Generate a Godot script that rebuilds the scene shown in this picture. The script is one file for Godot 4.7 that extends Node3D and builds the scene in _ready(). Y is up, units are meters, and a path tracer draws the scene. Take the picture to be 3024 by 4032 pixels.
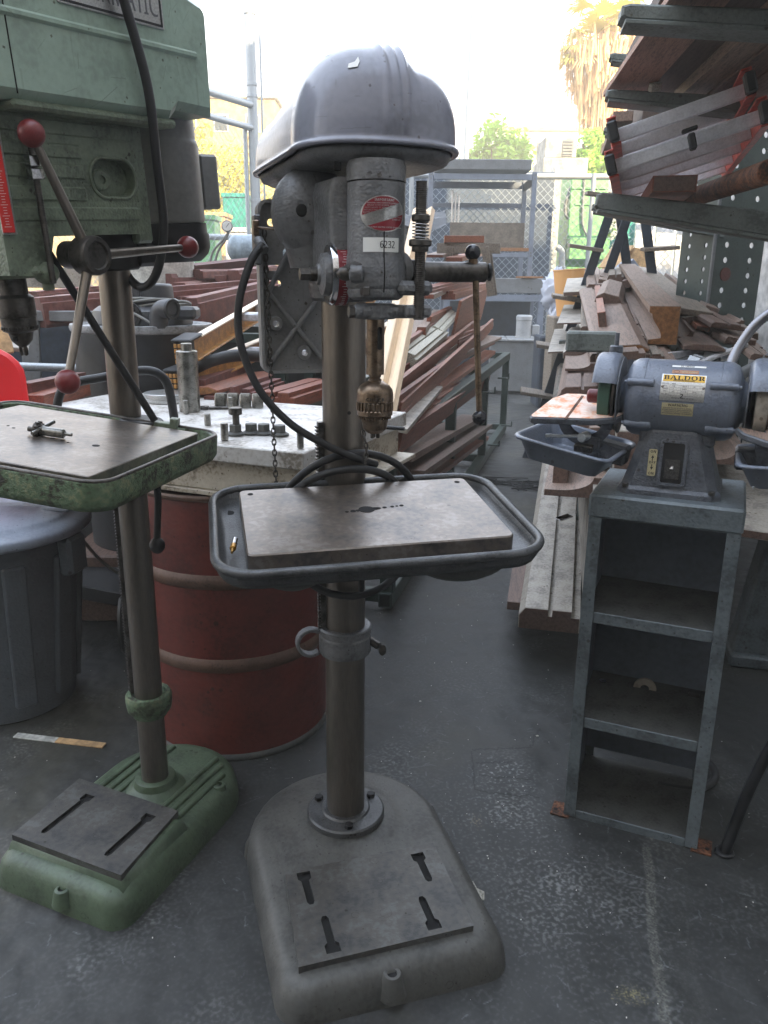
extends Node3D

func _ready() -> void:
	var cam := Camera3D.new()
	cam.name = "camera"
	cam.position = Vector3(0, 1.4, 0)
	cam.rotation_order = EULER_ORDER_YXZ
	cam.rotation_degrees = Vector3(-16.1, 0, 0.58)
	cam.fov = 66.0; cam.near = 0.05; cam.far = 400.0
	add_child(cam)
	var env := Environment.new()
	env.tonemap_mode = Environment.TONE_MAPPER_LINEAR
	env.tonemap_exposure = EXPOSURE
	env.background_mode = Environment.BG_SKY
	var sm := ProceduralSkyMaterial.new()
	sm.sky_top_color = Color(0.83, 0.885, 0.97); sm.sky_horizon_color = Color(1.0, 0.975, 0.93); sm.sky_curve = 0.12
	sm.ground_bottom_color = Color(0.3, 0.28, 0.26); sm.ground_horizon_color = Color(0.8, 0.78, 0.74)
	sm.energy_multiplier = 1.0
	sm.sun_angle_max = 10.0
	var sky := Sky.new()
	sky.sky_material = sm
	env.sky = sky
	env.sdfgi_enabled = true; env.ssao_enabled = true; env.ssil_enabled = true
	if GLARE_HAZE > 0.0:
		env.fog_enabled = true; env.fog_density = GLARE_HAZE; env.fog_light_color = Color(1.0, 0.965, 0.90)
	var we := WorldEnvironment.new()
	we.name = "world_environment"; we.environment = env
	add_child(we)
	var sun := DirectionalLight3D.new()
	sun.name = "sun"
	sun.light_energy = 1.5; sun.light_color = Color(1.0, 0.90, 0.72); sun.light_angular_distance = 0.5; sun.shadow_enabled = true
	sun.look_at_from_position(Vector3(0.52, 0.42, 0.68) * 10.0, Vector3.ZERO)
	add_child(sun)
	textures()
	materials()
	setting()
	grey_press()
	green_press()
	grinder_and_stand()
	drum_and_slab()
	left_things()
	moldings_left()
	green_rack()
	lumber_pile()
	cantilever_rack()
	far_yard()
	small_things()

const EXPOSURE := 4.9
const GLARE_HAZE := 0.013  # thin fog added to imitate a veil of lens glare

func textures() -> void:
	var n1 := img_noise(512, 0.012, 5, 11)
	var n2 := img_noise(512, 0.06, 4, 23)
	var n3 := img_noise(512, 0.2, 2, 37)
	var cell := img_noise(512, 0.05, 1, 5, FastNoiseLite.TYPE_CELLULAR)
	T.mott = tex_mix(512, n1, n2, 0.55, grad([0.25, 0.70, 0.5, 0.86, 0.75, 1.0]))
	T.soft = tex_mix(512, n1, n2, 0.5, grad([0.25, 0.88, 0.5, 0.95, 0.75, 1.0]))
	T.fine = tex_mix(512, n2, n3, 0.5, grad([0.3, 0.80, 0.5, 0.92, 0.7, 1.0]))
	T.grime = tex_mix(512, n1, n2, 0.6, grad([0.28, 0.62, 0.42, 0.84, 0.52, 0.94, 0.7, 1.0]))
	T.spots = tex_mix(512, n2, n3, 0.6, grad([0.2, 0.25, 0.32, 0.6, 0.40, 0.95, 0.7, 1.0]))
	var st := stretch_noise(512, 0.05, 16, 7)
	var sh := stretch_noise(512, 0.05, 16, 8, false)
	T.streak = tex_mix(512, st, n1, 0.6, grad([0.2, 0.62, 0.5, 0.85, 0.8, 1.0]))
	T.wood = tex_mix(512, sh, n1, 0.75, grad([0.2, 0.60, 0.45, 0.85, 0.6, 0.95, 0.8, 1.0]))
	T.wood_end = tex_mix(512, cell, n2, 0.5, grad([0.2, 0.5, 0.5, 0.85, 0.8, 1.0]))
	# green paint worn down to iron and grease
	T.worn_green = tex_mix(512, n2, n1, 0.45, grad([0.30, Color(0.17, 0.17, 0.14), 0.38, Color(0.27, 0.29, 0.21), 0.43, Color(0.31, 0.39, 0.29), 0.58, Color(0.38, 0.45, 0.35), 0.66, Color(0.46, 0.49, 0.37), 0.8, Color(0.52, 0.51, 0.40)]))
	T.rust = tex_mix(512, n2, n1, 0.5, grad([0.25, Color(0.16, 0.11, 0.08), 0.45, Color(0.30, 0.19, 0.13), 0.6, Color(0.45, 0.27, 0.17), 0.8, Color(0.52, 0.38, 0.28)]))
	T.slab = worn(img_noise(1024, 0.008, 5, 81), img_noise(1024, 0.06, 3, 82), grad([0.25, Color(0.62, 0.59, 0.55), 0.38, Color(0.84, 0.82, 0.80), 0.5, Color(0.94, 0.93, 0.92), 0.8, Color(1, 1, 1)]), 260, 420, 30, 0, 8)
	T.orange = tex_mix(512, n1, n2, 0.65, grad([0.28, Color(0.84, 0.50, 0.30), 0.42, Color(0.86, 0.66, 0.54), 0.52, Color(0.87, 0.75, 0.68), 0.7, Color(0.88, 0.80, 0.75)]))
	T.leaf = tex_mix(256, img_noise(256, 0.05, 3, 3), img_noise(256, 0.2, 2, 4), 0.5, grad([0.3, 0.6, 0.7, 1.0]))
	T.grain = tex_mix(512, n2, n1, 0.6, grad([0.25, 0.62, 0.42, 0.84, 0.55, 0.94, 0.75, 1.0]))
	var b := n3.duplicate(); b.convert(Image.FORMAT_RGBA8); b.bump_map_to_normal_map(3.0)
	T.n_cast = tex_of(b)
	var b2 := n2.duplicate(); b2.convert(Image.FORMAT_RGBA8); b2.bump_map_to_normal_map(5.0)
	T.n_rough = tex_of(b2)
	var b3 := sh.duplicate(); b3.convert(Image.FORMAT_RGBA8); b3.bump_map_to_normal_map(4.0)
	T.n_grain = tex_of(b3)
	T.scuff = worn(img_noise(1024, 0.006, 5, 71), img_noise(1024, 0.05, 3, 72), grad([0.25, 0.86, 0.5, 0.95, 0.8, 1.0]), 420, 260, 0, 130, 5)
	T.grimy = worn(img_noise(1024, 0.006, 5, 73), img_noise(1024, 0.05, 3, 74), grad([0.28, 0.72, 0.45, 0.88, 0.6, 0.96, 0.8, 1.0]), 300, 700, 6, 90, 6)
	T.plate = worn(img_noise(1024, 0.005, 5, 75), img_noise(1024, 0.03, 4, 76), grad([0.25, Color(0.66, 0.66, 0.68), 0.42, Color(0.82, 0.81, 0.80), 0.55, Color(0.88, 0.85, 0.82), 0.72, Color(1, 1, 1)]), 1900, 120, 26, 0, 7, 0.25)
	floor_texture()
# paint or iron with use on it: pale scratches, dark chips, rings left by bored holes, runs of dirt
func worn(a: Image, b: Image, gr: Gradient, scratches: int, chips: int, rings: int, runs: int, sd: int, spread := 3.2) -> ImageTexture:
	var sz := a.get_width()
	var im: Image = tex_mix(sz, a, b, 0.6, gr).get_image()
	im.clear_mipmaps()
	var rg := RandomNumberGenerator.new()
	rg.seed = sd
	var dab := func(x: float, y: float, c: Color, al: float) -> void:
		var u := posmod(int(x), sz); var w := posmod(int(y), sz)
		im.set_pixel(u, w, im.get_pixel(u, w).lerp(c, al))
	for k in runs:
		var x := rg.randf() * sz; var y := rg.randf() * sz
		var l := rg.randf_range(30, 260); var w := rg.randi_range(2, 9); var al := rg.randf_range(0.03, 0.12)
		for t in int(l):
			for i in w: dab.call(x + i, y + t, Color(0.25, 0.22, 0.18), al * (1.0 - t / l) * (1.0 - absf(i * 2.0 / w - 1.0)))
	for k in scratches:
		var p := Vector2(rg.randf(), rg.randf()) * sz
		var d := Vector2.from_angle(rg.randf_range(-spread, spread))
		var l := rg.randf_range(4, 40) if rg.randf() < 0.9 else rg.randf_range(40, 120)
		var c := Color(1, 1, 1) if rg.randf() < 0.6 else Color(0.35, 0.33, 0.31)
		var al := rg.randf_range(0.08, 0.4)
		for t in int(l): dab.call(p.x + d.x * t, p.y + d.y * t, c, al)
	for k in chips:
		var p := Vector2(rg.randf(), rg.randf()) * sz
		var r := rg.randf_range(0.6, 2.6) if rg.randf() < 0.93 else rg.randf_range(3, 7)
		var c := Color(0.22, 0.19, 0.16).lerp(Color(0.5, 0.42, 0.34), rg.randf())
		for i in range(-8, 9):
			for j in range(-8, 9):
				if Vector2(i, j * rg.randf_range(0.7, 1.4)).length() < r: dab.call(p.x + i, p.y + j, c, 0.65)
	for k in rings:
		var p := Vector2(rg.randf(), rg.randf()) * sz
		var r := rg.randf_range(6, 22); var a0 := rg.randf() * TAU
		for t in 160: dab.call(p.x + cos(a0 + t * 0.034) * r, p.y + sin(a0 + t * 0.034) * r, Color(0.3, 0.28, 0.26), 0.35)
	return tex_of(im)

# the painted floor: 6 m x 6 m of scuffs, scratches, pale chips and stains, from x -3..3 and z 0..-6
func floor_texture() -> void:
	var sz := 2048
	var a := img_noise(sz, 0.0022, 5, 51).get_data(); var b := img_noise(sz, 0.2, 3, 52).get_data(); var c := img_noise(sz, 0.009, 5, 53).get_data()
	var o := PackedByteArray()
	o.resize(sz * sz * 3)
	for i in sz * sz:
		var w := a[i]; var f := b[i]; var k := c[i]
		var g := 45 + (w - 128) / 14 + (f - 128) / 16
		var r := 0
		if k > 150 and f > 118: g += (k - 150) * (f - 118) / 150          # worn, dusty places
		if w > 140: r = (w - 140) / 14
		o[i * 3] = clampi(g + r, 0, 255); o[i * 3 + 1] = clampi(g + 1 + r / 2, 0, 255); o[i * 3 + 2] = clampi(g - r, 0, 255)
	var im := Image.create_from_data(sz, sz, false, Image.FORMAT_RGB8, o)
	var rg := RandomNumberGenerator.new()
	rg.seed = 77
	var px := func(x: float, z: float) -> Vector2: return Vector2((x + 3.0) / 6.0 * sz, (z + 6.0) / 6.0 * sz)
	var dab := func(p: Vector2, col: Color, al: float) -> void:
		var x := int(p.x); var y := int(p.y)
		if x >= 0 and y >= 0 and x < sz and y < sz: im.set_pixel(x, y, im.get_pixel(x, y).lerp(col, al))
	# scratches: short, in many directions, thick in the aisle
	for k in 1300:
		var x := rg.randfn(0.45, 0.45); var z := rg.randfn(-1.75, 0.55)
		if rg.randf() < 0.25: x = rg.randf_range(-1.6, 1.4); z = rg.randf_range(-4.5, -1.0)
		var p: Vector2 = px.call(x, z)
		var l := rg.randf_range(2, 12) if rg.randf() < 0.93 else rg.randf_range(12, 34)
		var d := Vector2.from_angle(rg.randf() * TAU)
		var al := rg.randf_range(0.08, 0.4)
		for t in int(l): dab.call(p + d * t, Color(0.62, 0.64, 0.66), al)
	# worn, dusty places: soft-edged and broken up by the finer noises
	for q in [[0.33, -1.85, 0.24, 0.75], [0.36, -2.06, 0.11, 1.3], [0.42, -1.55, 0.26, 0.6], [0.3, -2.6, 0.3, 0.3], [0.35, -1.3, 0.25, 0.25], [-0.55, -1.6, 0.5, 0.14], [0.5, -3.4, 0.4, 0.2], [-0.75, -2.9, 0.2, 0.25], [0.75, -1.5, 0.25, 0.2], [-0.2, -1.2, 0.3, 0.16]]:
		var m: Vector2 = px.call(q[0], q[1])
		var rr: float = q[2] / 6.0 * sz
		for y in range(maxi(0, int(m.y - rr * 2)), mini(sz, int(m.y + rr * 2))):
			for x in range(maxi(0, int(m.x - rr * 2)), mini(sz, int(m.x + rr * 2))):
				var n := (b[y * sz + x] - 138) * 0.016 + (c[y * sz + x] - 128) * 0.006
				if n <= 0.0: continue
				var al: float = minf(n * 1.3, 0.8) * exp(-2.0 * Vector2(x - m.x, y - m.y).length_squared() / (rr * rr)) * q[3]
				if al > 0.01: im.set_pixel(x, y, im.get_pixel(x, y).lerp(Color(0.60, 0.60, 0.59), al))
	# faded painted line, and a second one beside it
	for ln in [[0.69, -1.731, 0.555, -1.19, 4, 0.24], [0.75, -1.72, 0.60, -1.19, 14, 0.10]]:
		for t in 1400:
			var f := t / 1400.0
			var p: Vector2 = px.call(lerpf(ln[0], ln[2], f) + sin(f * 9.0) * 0.004, lerpf(ln[1], ln[3], f))
			for k in 3:
				if rg.randf() < 0.75: dab.call(p + Vector2(rg.randf_range(-ln[4], ln[4]), 0), Color(0.55, 0.54, 0.49), ln[5] * rg.randf_range(0.2, 1.0))
	# yellow crumbs of paint
	for k in 200:
		dab.call(px.call(rg.randfn(0.52, 0.022), rg.randfn(-1.285, 0.012)), Color(0.62, 0.57, 0.36), rg.randf_range(0.1, 0.5))
	for k in 60:
		dab.call(px.call(rg.randfn(0.26, 0.01), rg.randfn(-1.83, 0.012)), Color(0.62, 0.52, 0.36), rg.randf_range(0.1, 0.5))
	# dark oil spots
	for k in 160:
		var p: Vector2 = px.call(rg.randf_range(-1.6, 1.0), rg.randf_range(-3.6, -1.1))
		var s := rg.randi_range(1, 5)
		for u in range(-s, s + 1):
			for w in range(-s, s + 1):
				if u * u + w * w <= s * s: dab.call(p + Vector2(u, w), Color(0.1, 0.1, 0.11), 0.4)
	# cracks round the square patch
	for q in [[0.285, -2.17, 0.47, -2.19], [0.275, -1.965, 0.45, -1.935], [0.282, -2.16, 0.27, -1.97], [0.29, -2.1, 0.40, -2.11], [0.29, -2.04, 0.44, -2.02], [0.47, -2.185, 0.52, -2.3]]:
		var n := 260
		var wob := 0.0
		for t in n:
			wob = wob * 0.95 + rg.randf_range(-0.002, 0.002)
			var f := float(t) / n
			dab.call(px.call(lerpf(q[0], q[2], f) + wob * 0.4, lerpf(q[1], q[3], f) + wob), Color(0.04, 0.04, 0.045), 0.8)
	T.floor = tex_of(im)

func materials() -> void:
	mat("hood_grey", c8(140, 142, 154), 0.22, 0.0, "scuff", 1.0)
	mat("plate_grey", c8(150, 150, 150), 0.5, 0.0, "scuff", 1.6)
	mat("cast_grey", c8(118, 119, 121), 0.42, 0.1, "grimy", 1.4, "n_cast", 0.35)
	mat("base_grey", c8(84, 83, 79), 0.55, 0.1, "grimy", 1.1, "n_cast", 0.14)
	mat("steel", c8(128, 120, 111), 0.34, 0.85, "soft", 1.3)
	mat("steel_dark", c8(96, 92, 88), 0.42, 0.8, "grime", 3.0)
	mat("chrome", c8(205, 205, 208), 0.14, 1.0, "fine", 3.0)
	mat("plate", c8(124, 117, 111), 0.34, 0.55, "plate", 1.8)
	mat("plate_base", c8(88, 88, 86), 0.5, 0.35, "plate", 1.6, "n_cast", 0.08)
	mat("pan", c8(88, 89, 90), 0.42, 0.45, "grimy", 2.0, "n_cast", 0.25)
	mat("black_iron", c8(30, 30, 32), 0.55, 0.2, "mott", 3.0)
	mat("void", c8(10, 10, 11), 0.9)
	mat("rubber", c8(38, 38, 40), 0.55, 0.0, "fine", 5.0)
	mat("black_ball", c8(26, 27, 34), 0.18)
	mat("red_ball", c8(120, 38, 40), 0.35, 0.0, "fine", 8.0)
	mat("red_print", c8(128, 30, 42), 0.4)
	mat("red_scale", c8(196, 40, 38), 0.4)
	mat("silver", c8(196, 196, 194), 0.3, 0.8, "fine", 6.0)
	mat("white_label", c8(222, 222, 218), 0.6)
	mat("ink", c8(26, 26, 28), 0.7)
	mat("ink_grey", c8(92, 92, 96), 0.7)
	mat("brass", c8(178, 134, 64), 0.3, 0.9)
	mat("bronze", c8(128, 110, 92), 0.32, 0.8, "grime", 6.0)
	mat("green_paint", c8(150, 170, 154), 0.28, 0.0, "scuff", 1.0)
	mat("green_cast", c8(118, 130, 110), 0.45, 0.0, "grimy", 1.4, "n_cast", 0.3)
	mat("worn_green", Color.WHITE, 0.5, 0.1, "worn_green", 2.2, "n_cast", 0.5)
	mat("base_green", c8(80, 96, 74), 0.5, 0.0, "grimy", 1.2, "n_cast", 0.12)
	mat("motor_grey", c8(126, 125, 122), 0.45, 0.1, "soft", 2.0)
	mat("blue_grey", c8(112, 119, 132), 0.32, 0.05, "scuff", 1.3, "n_cast", 0.2)
	mat("blue_grey_cast", c8(98, 102, 109), 0.48, 0.1, "grimy", 1.6, "n_cast", 0.4)
	mat("stand_grey", c8(104, 113, 117), 0.5, 0.1, "grimy", 1.2, "n_cast", 0.2)
	mat("stand_dark", c8(112, 121, 136), 0.5, 0.05, "soft", 1.2)
	mat("shelf_brown", c8(86, 86, 82), 0.6, 0.2, "grimy", 1.6)
	mat("rust", Color.WHITE, 0.8, 0.1, "rust", 3.0, "n_rough", 0.5)
	mat("yellow", c8(226, 178, 58), 0.5)
	mat("cream_label", c8(192, 180, 140), 0.5, 0.0, "fine", 8.0)
	mat("copper_label", c8(178, 128, 96), 0.4, 0.2, "fine", 8.0)
	mat("wheel_green", c8(80, 112, 96), 0.85, 0.0, "fine", 12.0, "n_rough", 0.6)
	mat("orange_rest", Color.WHITE, 0.42, 0.1, "orange", 2.6)
	mat("flex", c8(128, 128, 132), 0.35, 0.9)
	mat("drum_red", c8(104, 43, 34), 0.45, 0.0, "grimy", 0.9, "n_rough", 0.12)
	mat("hoop_grey", c8(108, 82, 68), 0.55, 0.1, "grimy", 2.0)
	mat("slab", c8(206, 205, 202), 0.4, 0.0, "slab", 0.9)
	mat("slab_box", c8(190, 182, 166), 0.5, 0.0, "slab", 1.2)
	mat("raw_steel", c8(150, 148, 142), 0.3, 0.9, "grime", 5.0)
	mat("can_grey", c8(94, 100, 106), 0.5, 0.0, "scuff", 1.0, "n_cast", 0.2)
	mat("can_lid", c8(150, 158, 172), 0.42, 0.0, "scuff", 1.2)
	mat("vac_dark", c8(60, 61, 64), 0.45, 0.0, "fine", 4.0)
	mat("drum_black", c8(30, 31, 35), 0.4, 0.0, "grime", 2.0)
	mat("lid_grey", c8(150, 152, 154), 0.5, 0.1, "grime", 3.0)
	mat("cord_grey", c8(124, 124, 120), 0.6)
	mat("red_plastic", c8(214, 26, 34), 0.35)
	mat("pvc_white", c8(214, 214, 206), 0.45, 0.0, "mott", 2.0)
	mat("maroon_a", c8(122, 74, 66), 0.55, 0.0, "mott", 1.5)
	mat("maroon_b", c8(140, 90, 80), 0.55, 0.0, "mott", 2.0)
	mat("maroon_c", c8(104, 58, 50), 0.55, 0.0, "wood", 1.5)
	mat("red_wood", c8(136, 74, 52), 0.5, 0.0, "wood", 1.5, "n_rough", 0.12)
	mat("red_wood_b", c8(152, 92, 66), 0.5, 0.0, "wood", 1.5, "n_rough", 0.12)
	mat("brown_wood", c8(138, 116, 102), 0.6, 0.0, "wood", 1.6, "n_rough", 0.15)
	mat("brown_wood_b", c8(112, 88, 76), 0.6, 0.0, "wood", 1.8, "n_rough", 0.15)
	mat("grey_wood", c8(136, 124, 110), 0.65, 0.0, "wood", 1.6, "n_rough", 0.2)
	mat("pale_board", c8(168, 160, 148), 0.6, 0.0, "grimy", 1.2, "n_rough", 0.12)
	mat("end_grain", c8(160, 110, 66), 0.75, 0.0, "wood_end", 4.0)
	mat("cream_wood", c8(232, 206, 172), 0.55, 0.0, "wood", 1.2, "n_rough", 0.1)
	mat("ladder_tan", c8(196, 140, 66), 0.45, 0.0, "mott", 3.0)
	mat("ladder_cream", c8(232, 214, 190), 0.45)
	mat("ladder_red", c8(206, 84, 68), 0.45, 0.0, "mott", 2.0)
	mat("alu", c8(236, 236, 240), 0.38, 0.12, "soft", 3.0)
	mat("white_alu", c8(214, 218, 226), 0.4, 0.0, "mott", 2.0)
	mat("stone_mold", c8(186, 182, 166), 0.7, 0.0, "spots", 4.0)
	mat("rack_green", c8(44, 62, 56), 0.45, 0.1, "mott", 2.0)
	mat("arm_green", c8(110, 117, 113), 0.55, 0.1, "grimy", 1.2, "n_cast", 0.3)
	mat("column_green", c8(70, 81, 76), 0.5, 0.1, "scuff", 1.0)
	mat("plywood", c8(150, 110, 92), 0.6, 0.0, "wood", 0.9)
	mat("dark_board_and_gap", c8(84, 70, 62), 0.7, 0.0, "wood", 0.9)  # dark boards, and the painted shade of the overhead gap
	mat("frame_blue", c8(122, 130, 144), 0.45, 0.1, "scuff", 1.0)
	mat("box_blue", c8(74, 86, 102), 0.5, 0.0, "soft", 1.0)
	mat("panel_brown", c8(124, 112, 98), 0.6, 0.0, "mott", 1.0)
	mat("cab_grey", c8(118, 120, 122), 0.5, 0.1, "scuff", 0.8)
	mat("cab_top", c8(164, 166, 168), 0.5, 0.1, "scuff", 0.8)
	mat("tarp_dark", c8(46, 58, 74), 0.6, 0.0, "mott", 1.0)
	mat("galv", c8(180, 186, 190), 0.45, 0.5, "fine", 3.0)
	mat("wire", c8(160, 168, 172), 0.5, 0.4)
	mat("machine_green", c8(126, 190, 128), 0.45, 0.0, "mott", 1.0)
	mat("teal", c8(40, 142, 130), 0.45, 0.0, "mott", 1.0)
	mat("cardboard", c8(206, 168, 120), 0.8, 0.0, "mott", 1.4)
	mat("tub_orange", c8(214, 158, 94), 0.5)
	mat("concrete", c8(176, 178, 174), 0.85, 0.0, "mott", 0.5)
	mat("wall_white", c8(226, 224, 220), 0.75, 0.0, "mott", 0.4)
	mat("wall_tan", c8(206, 180, 128), 0.85, 0.0, "mott", 0.5)
	mat("bounce_wall", c8(214, 206, 194), 0.9)  # pale, so the added walls bounce light onto the machines
	mat("shade_bay", c8(104, 100, 96), 0.9)  # dark, so the added bay sends little light to lower surfaces
	mat("window", c8(70, 78, 84), 0.15, 0.0)
	mat("leaf_green", c8(150, 190, 72), 0.7, 0.0)
	mat("leaf_yellow", c8(196, 190, 84), 0.7, 0.0)
	mat("leaf_dark", c8(64, 98, 46), 0.7, 0.0)
	for k in ["leaf_green", "leaf_yellow", "leaf_dark"]:
		M[k].backlight_enabled = true; M[k].backlight = M[k].albedo_color * 0.7
	mat("frond", c8(204, 192, 84), 0.7)
	mat("thatch", c8(220, 182, 128), 0.85)
	mat("bark", c8(120, 98, 74), 0.9, 0.0, "streak", 1.0)
	mat("tank_blue", c8(172, 190, 204), 0.4, 0.0, "mott", 1.0)
	mat("plastic_film", c8(190, 196, 210), 0.25, 0.0)
	mat("debris", c8(196, 192, 182), 0.8)
	mat("paper", c8(176, 172, 160), 0.9, 0.0, "grime", 20.0)
	mat("mud", c8(98, 90, 78), 0.85, 0.0, "grime", 0.6, "n_rough", 0.4)
	for k in ["red_wood", "red_wood_b", "brown_wood", "brown_wood_b", "grey_wood", "maroon_c", "plywood", "dark_board_and_gap"]:
		M[k].uv1_scale = Vector3(9, 9, 0.8)   # grain runs along a board's length
		M[k].albedo_texture = T.grain
	M.cream_wood.uv1_scale = Vector3(9, 0.8, 9); M.cream_wood.albedo_texture = T.soft
	M.end_grain.albedo_texture = T.mott; M.end_grain.uv1_scale = Vector3.ONE * 6.0
	M.steel.uv1_scale = Vector3(5, 0.8, 5)
	var f := StandardMaterial3D.new()
	f.albedo_texture = T.floor; f.roughness = 0.62
	f.normal_enabled = true; f.normal_texture = T.n_rough; f.normal_scale = 0.25
	f.uv1_triplanar = true; f.uv1_world_triplanar = true; f.uv1_scale = Vector3.ONE / 6.0; f.uv1_offset = Vector3(0.5, 0, 0)
	M.floor = f

# ---------------------------------------------------------------- geometry collector
class G:
	var v := PackedVector3Array()
	var n := PackedVector3Array()
	var uv := PackedVector2Array()
	func tri(a: Vector3, b: Vector3, c: Vector3) -> void:
		var m := (b - a).cross(c - a).normalized()
		v.append_array([a, c, b]); n.append_array([m, m, m]); uv.append_array([Vector2(), Vector2(), Vector2()])
	func quad(a: Vector3, b: Vector3, c: Vector3, d: Vector3) -> void:
		var m := (c - a).cross(d - b).normalized()
		v.append_array([a, c, b, a, d, c]); n.append_array([m, m, m, m, m, m])
		var u := [Vector2(0, 1), Vector2(1, 1), Vector2(1, 0), Vector2(0, 0)]
		uv.append_array([u[0], u[2], u[1], u[0], u[3], u[2]])
	func grid(rows: Array, wrap := false) -> void:
		var h := rows.size(); var w: int = rows[0].size()
		var cols := w if wrap else w - 1
		var nn := []
		for i in h:
			var p := PackedVector3Array(); p.resize(w); nn.append(p)
		for i in h - 1:
			for j in cols:
				var k := (j + 1) % w
				var m: Vector3 = (rows[i + 1][k] - rows[i][j]).cross(rows[i + 1][j] - rows[i][k])
				nn[i][j] += m; nn[i][k] += m; nn[i + 1][j] += m; nn[i + 1][k] += m
		for i in h - 1:
			for j in cols:
				var k := (j + 1) % w
				var q := [[i, j, j], [i + 1, k, j + 1], [i, k, j + 1], [i, j, j], [i + 1, j, j], [i + 1, k, j + 1]]
				for e in q:
					v.append(rows[e[0]][e[1]]); n.append(nn[e[0]][e[1]].normalized())
					uv.append(Vector2(float(e[2]) / cols, 1.0 - float(e[0]) / (h - 1)))
	func fan(ring: PackedVector3Array, flip := false) -> void:
		var c := Vector3()
		for p in ring: c += p
		c /= ring.size()
		for i in ring.size():
			var j := (i + 1) % ring.size()
			if flip: tri(c, ring[j], ring[i])
			else: tri(c, ring[i], ring[j])
	func bx(c: Vector3, s: Vector3, ch := 0.0, b := Basis()) -> void:
		var h := s * 0.5
		ch = minf(ch, minf(h.x, minf(h.y, h.z)) * 0.9)
		var ax := [Vector3.RIGHT, Vector3.UP, Vector3.BACK]
		for a in 3:
			var e0: Vector3 = ax[(a + 1) % 3]; var e1: Vector3 = ax[(a + 2) % 3]
			for sg in [-1.0, 1.0]:
				var o: Vector3 = ax[a] * h[a] * sg
				var p: Vector3 = e0 * (h[(a + 1) % 3] - ch); var q: Vector3 = e1 * (h[(a + 2) % 3] - ch)
				var l := [o - p - q, o + p - q, o + p + q, o - p + q]
				if sg < 0: l.reverse()
				quad(c + b * l[0], c + b * l[1], c + b * l[2], c + b * l[3])
		if ch <= 0.0: return
		for a in 3:
			var i1 := (a + 1) % 3; var i2 := (a + 2) % 3
			for s1 in [-1.0, 1.0]:
				for s2 in [-1.0, 1.0]:
					var p1: Vector3 = ax[i1] * h[i1] * s1 + ax[i2] * (h[i2] - ch) * s2
					var p2: Vector3 = ax[i1] * (h[i1] - ch) * s1 + ax[i2] * h[i2] * s2
					var d: Vector3 = ax[a] * (h[a] - ch)
					var l := [p1 - d, p1 + d, p2 + d, p2 - d]
					if s1 * s2 > 0: l.reverse()
					quad(c + b * l[0], c + b * l[1], c + b * l[2], c + b * l[3])
		for sx in [-1.0, 1.0]:
			for sy in [-1.0, 1.0]:
				for sz in [-1.0, 1.0]:
					var p1 := Vector3(h.x * sx, (h.y - ch) * sy, (h.z - ch) * sz)
					var p2 := Vector3((h.x - ch) * sx, h.y * sy, (h.z - ch) * sz)
					var p3 := Vector3((h.x - ch) * sx, (h.y - ch) * sy, h.z * sz)
					if sx * sy * sz > 0: tri(c + b * p1, c + b * p2, c + b * p3)
					else: tri(c + b * p1, c + b * p3, c + b * p2)
	static func frame(d: Vector3) -> Basis:   # y axis along d
		d = d.normalized()
		var s := Vector3.RIGHT if absf(d.x) < 0.9 else Vector3.BACK
		var x := s.slide(d).normalized()
		return Basis(x, d, x.cross(d))
	func ring(c: Vector3, b: Basis, r: float, seg: int, a0 := 0.0, a1 := TAU) -> PackedVector3Array:
		var p := PackedVector3Array()
		var m := seg if a1 - a0 > 6.28 else seg + 1
		for i in m:
			var t := a0 + (a1 - a0) * i / seg
			p.append(c + b * Vector3(cos(t) * r, 0, -sin(t) * r))
		return p
	# profile of (radius, height) turned round the y axis of xf; creases are kept sharp
	func lathe(pr: Array, xf := Transform3D(), seg := 24, a0 := 0.0, a1 := TAU, crease := 0.6) -> void:
		var full := a1 - a0 > 6.28
		var rows := []
		for i in pr.size():
			var row := ring(xf * Vector3(0, pr[i].y, 0), xf.basis, maxf(pr[i].x, 0.00001), seg, a0, a1)
			rows.append(row)
			var sharp := false
			if i > 0 and i < pr.size() - 1:
				var d0: Vector2 = (pr[i] - pr[i - 1]).normalized(); var d1: Vector2 = (pr[i + 1] - pr[i]).normalized()
				sharp = absf(d0.angle_to(d1)) > crease
			if sharp or i == pr.size() - 1:
				if rows.size() > 1: grid(rows, full)
				rows = [row]
	func cyl(a: Vector3, b: Vector3, r0: float, r1 := -1.0, seg := 14, bev := 0.0) -> void:
		if r1 < 0: r1 = r0
		var l := a.distance_to(b)
		var pr := [Vector2(0, 0), Vector2(r0 - bev, 0), Vector2(r0, bev), Vector2(r1, l - bev), Vector2(r1 - bev, l), Vector2(0, l)]
		if bev <= 0: pr = [Vector2(0, 0), Vector2(r0, 0), Vector2(r1, l), Vector2(0, l)]
		lathe(pr, Transform3D(frame(b - a), a), seg)
	func tube(pts: Array, r: float, seg := 8, closed := false) -> void:
		var rows := []
		var m := pts.size()
		var d: Vector3 = (pts[1] - pts[0]).normalized()
		var bs := frame(d)
		for i in m:
			var t: Vector3
			if closed: t = pts[(i + 1) % m] - pts[(i + m - 1) % m]
			else: t = pts[mini(i + 1, m - 1)] - pts[maxi(i - 1, 0)]
			t = t.normalized()
			var ax := bs.y.cross(t)
			if ax.length() > 0.00001: bs = Basis(ax.normalized(), bs.y.angle_to(t)) * bs
			rows.append(ring(pts[i], bs, r, seg))
		if closed: rows.append(rows[0])
		grid(rows, true)
		if not closed:
			fan(rows[0], true); fan(rows[m - 1])
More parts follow.
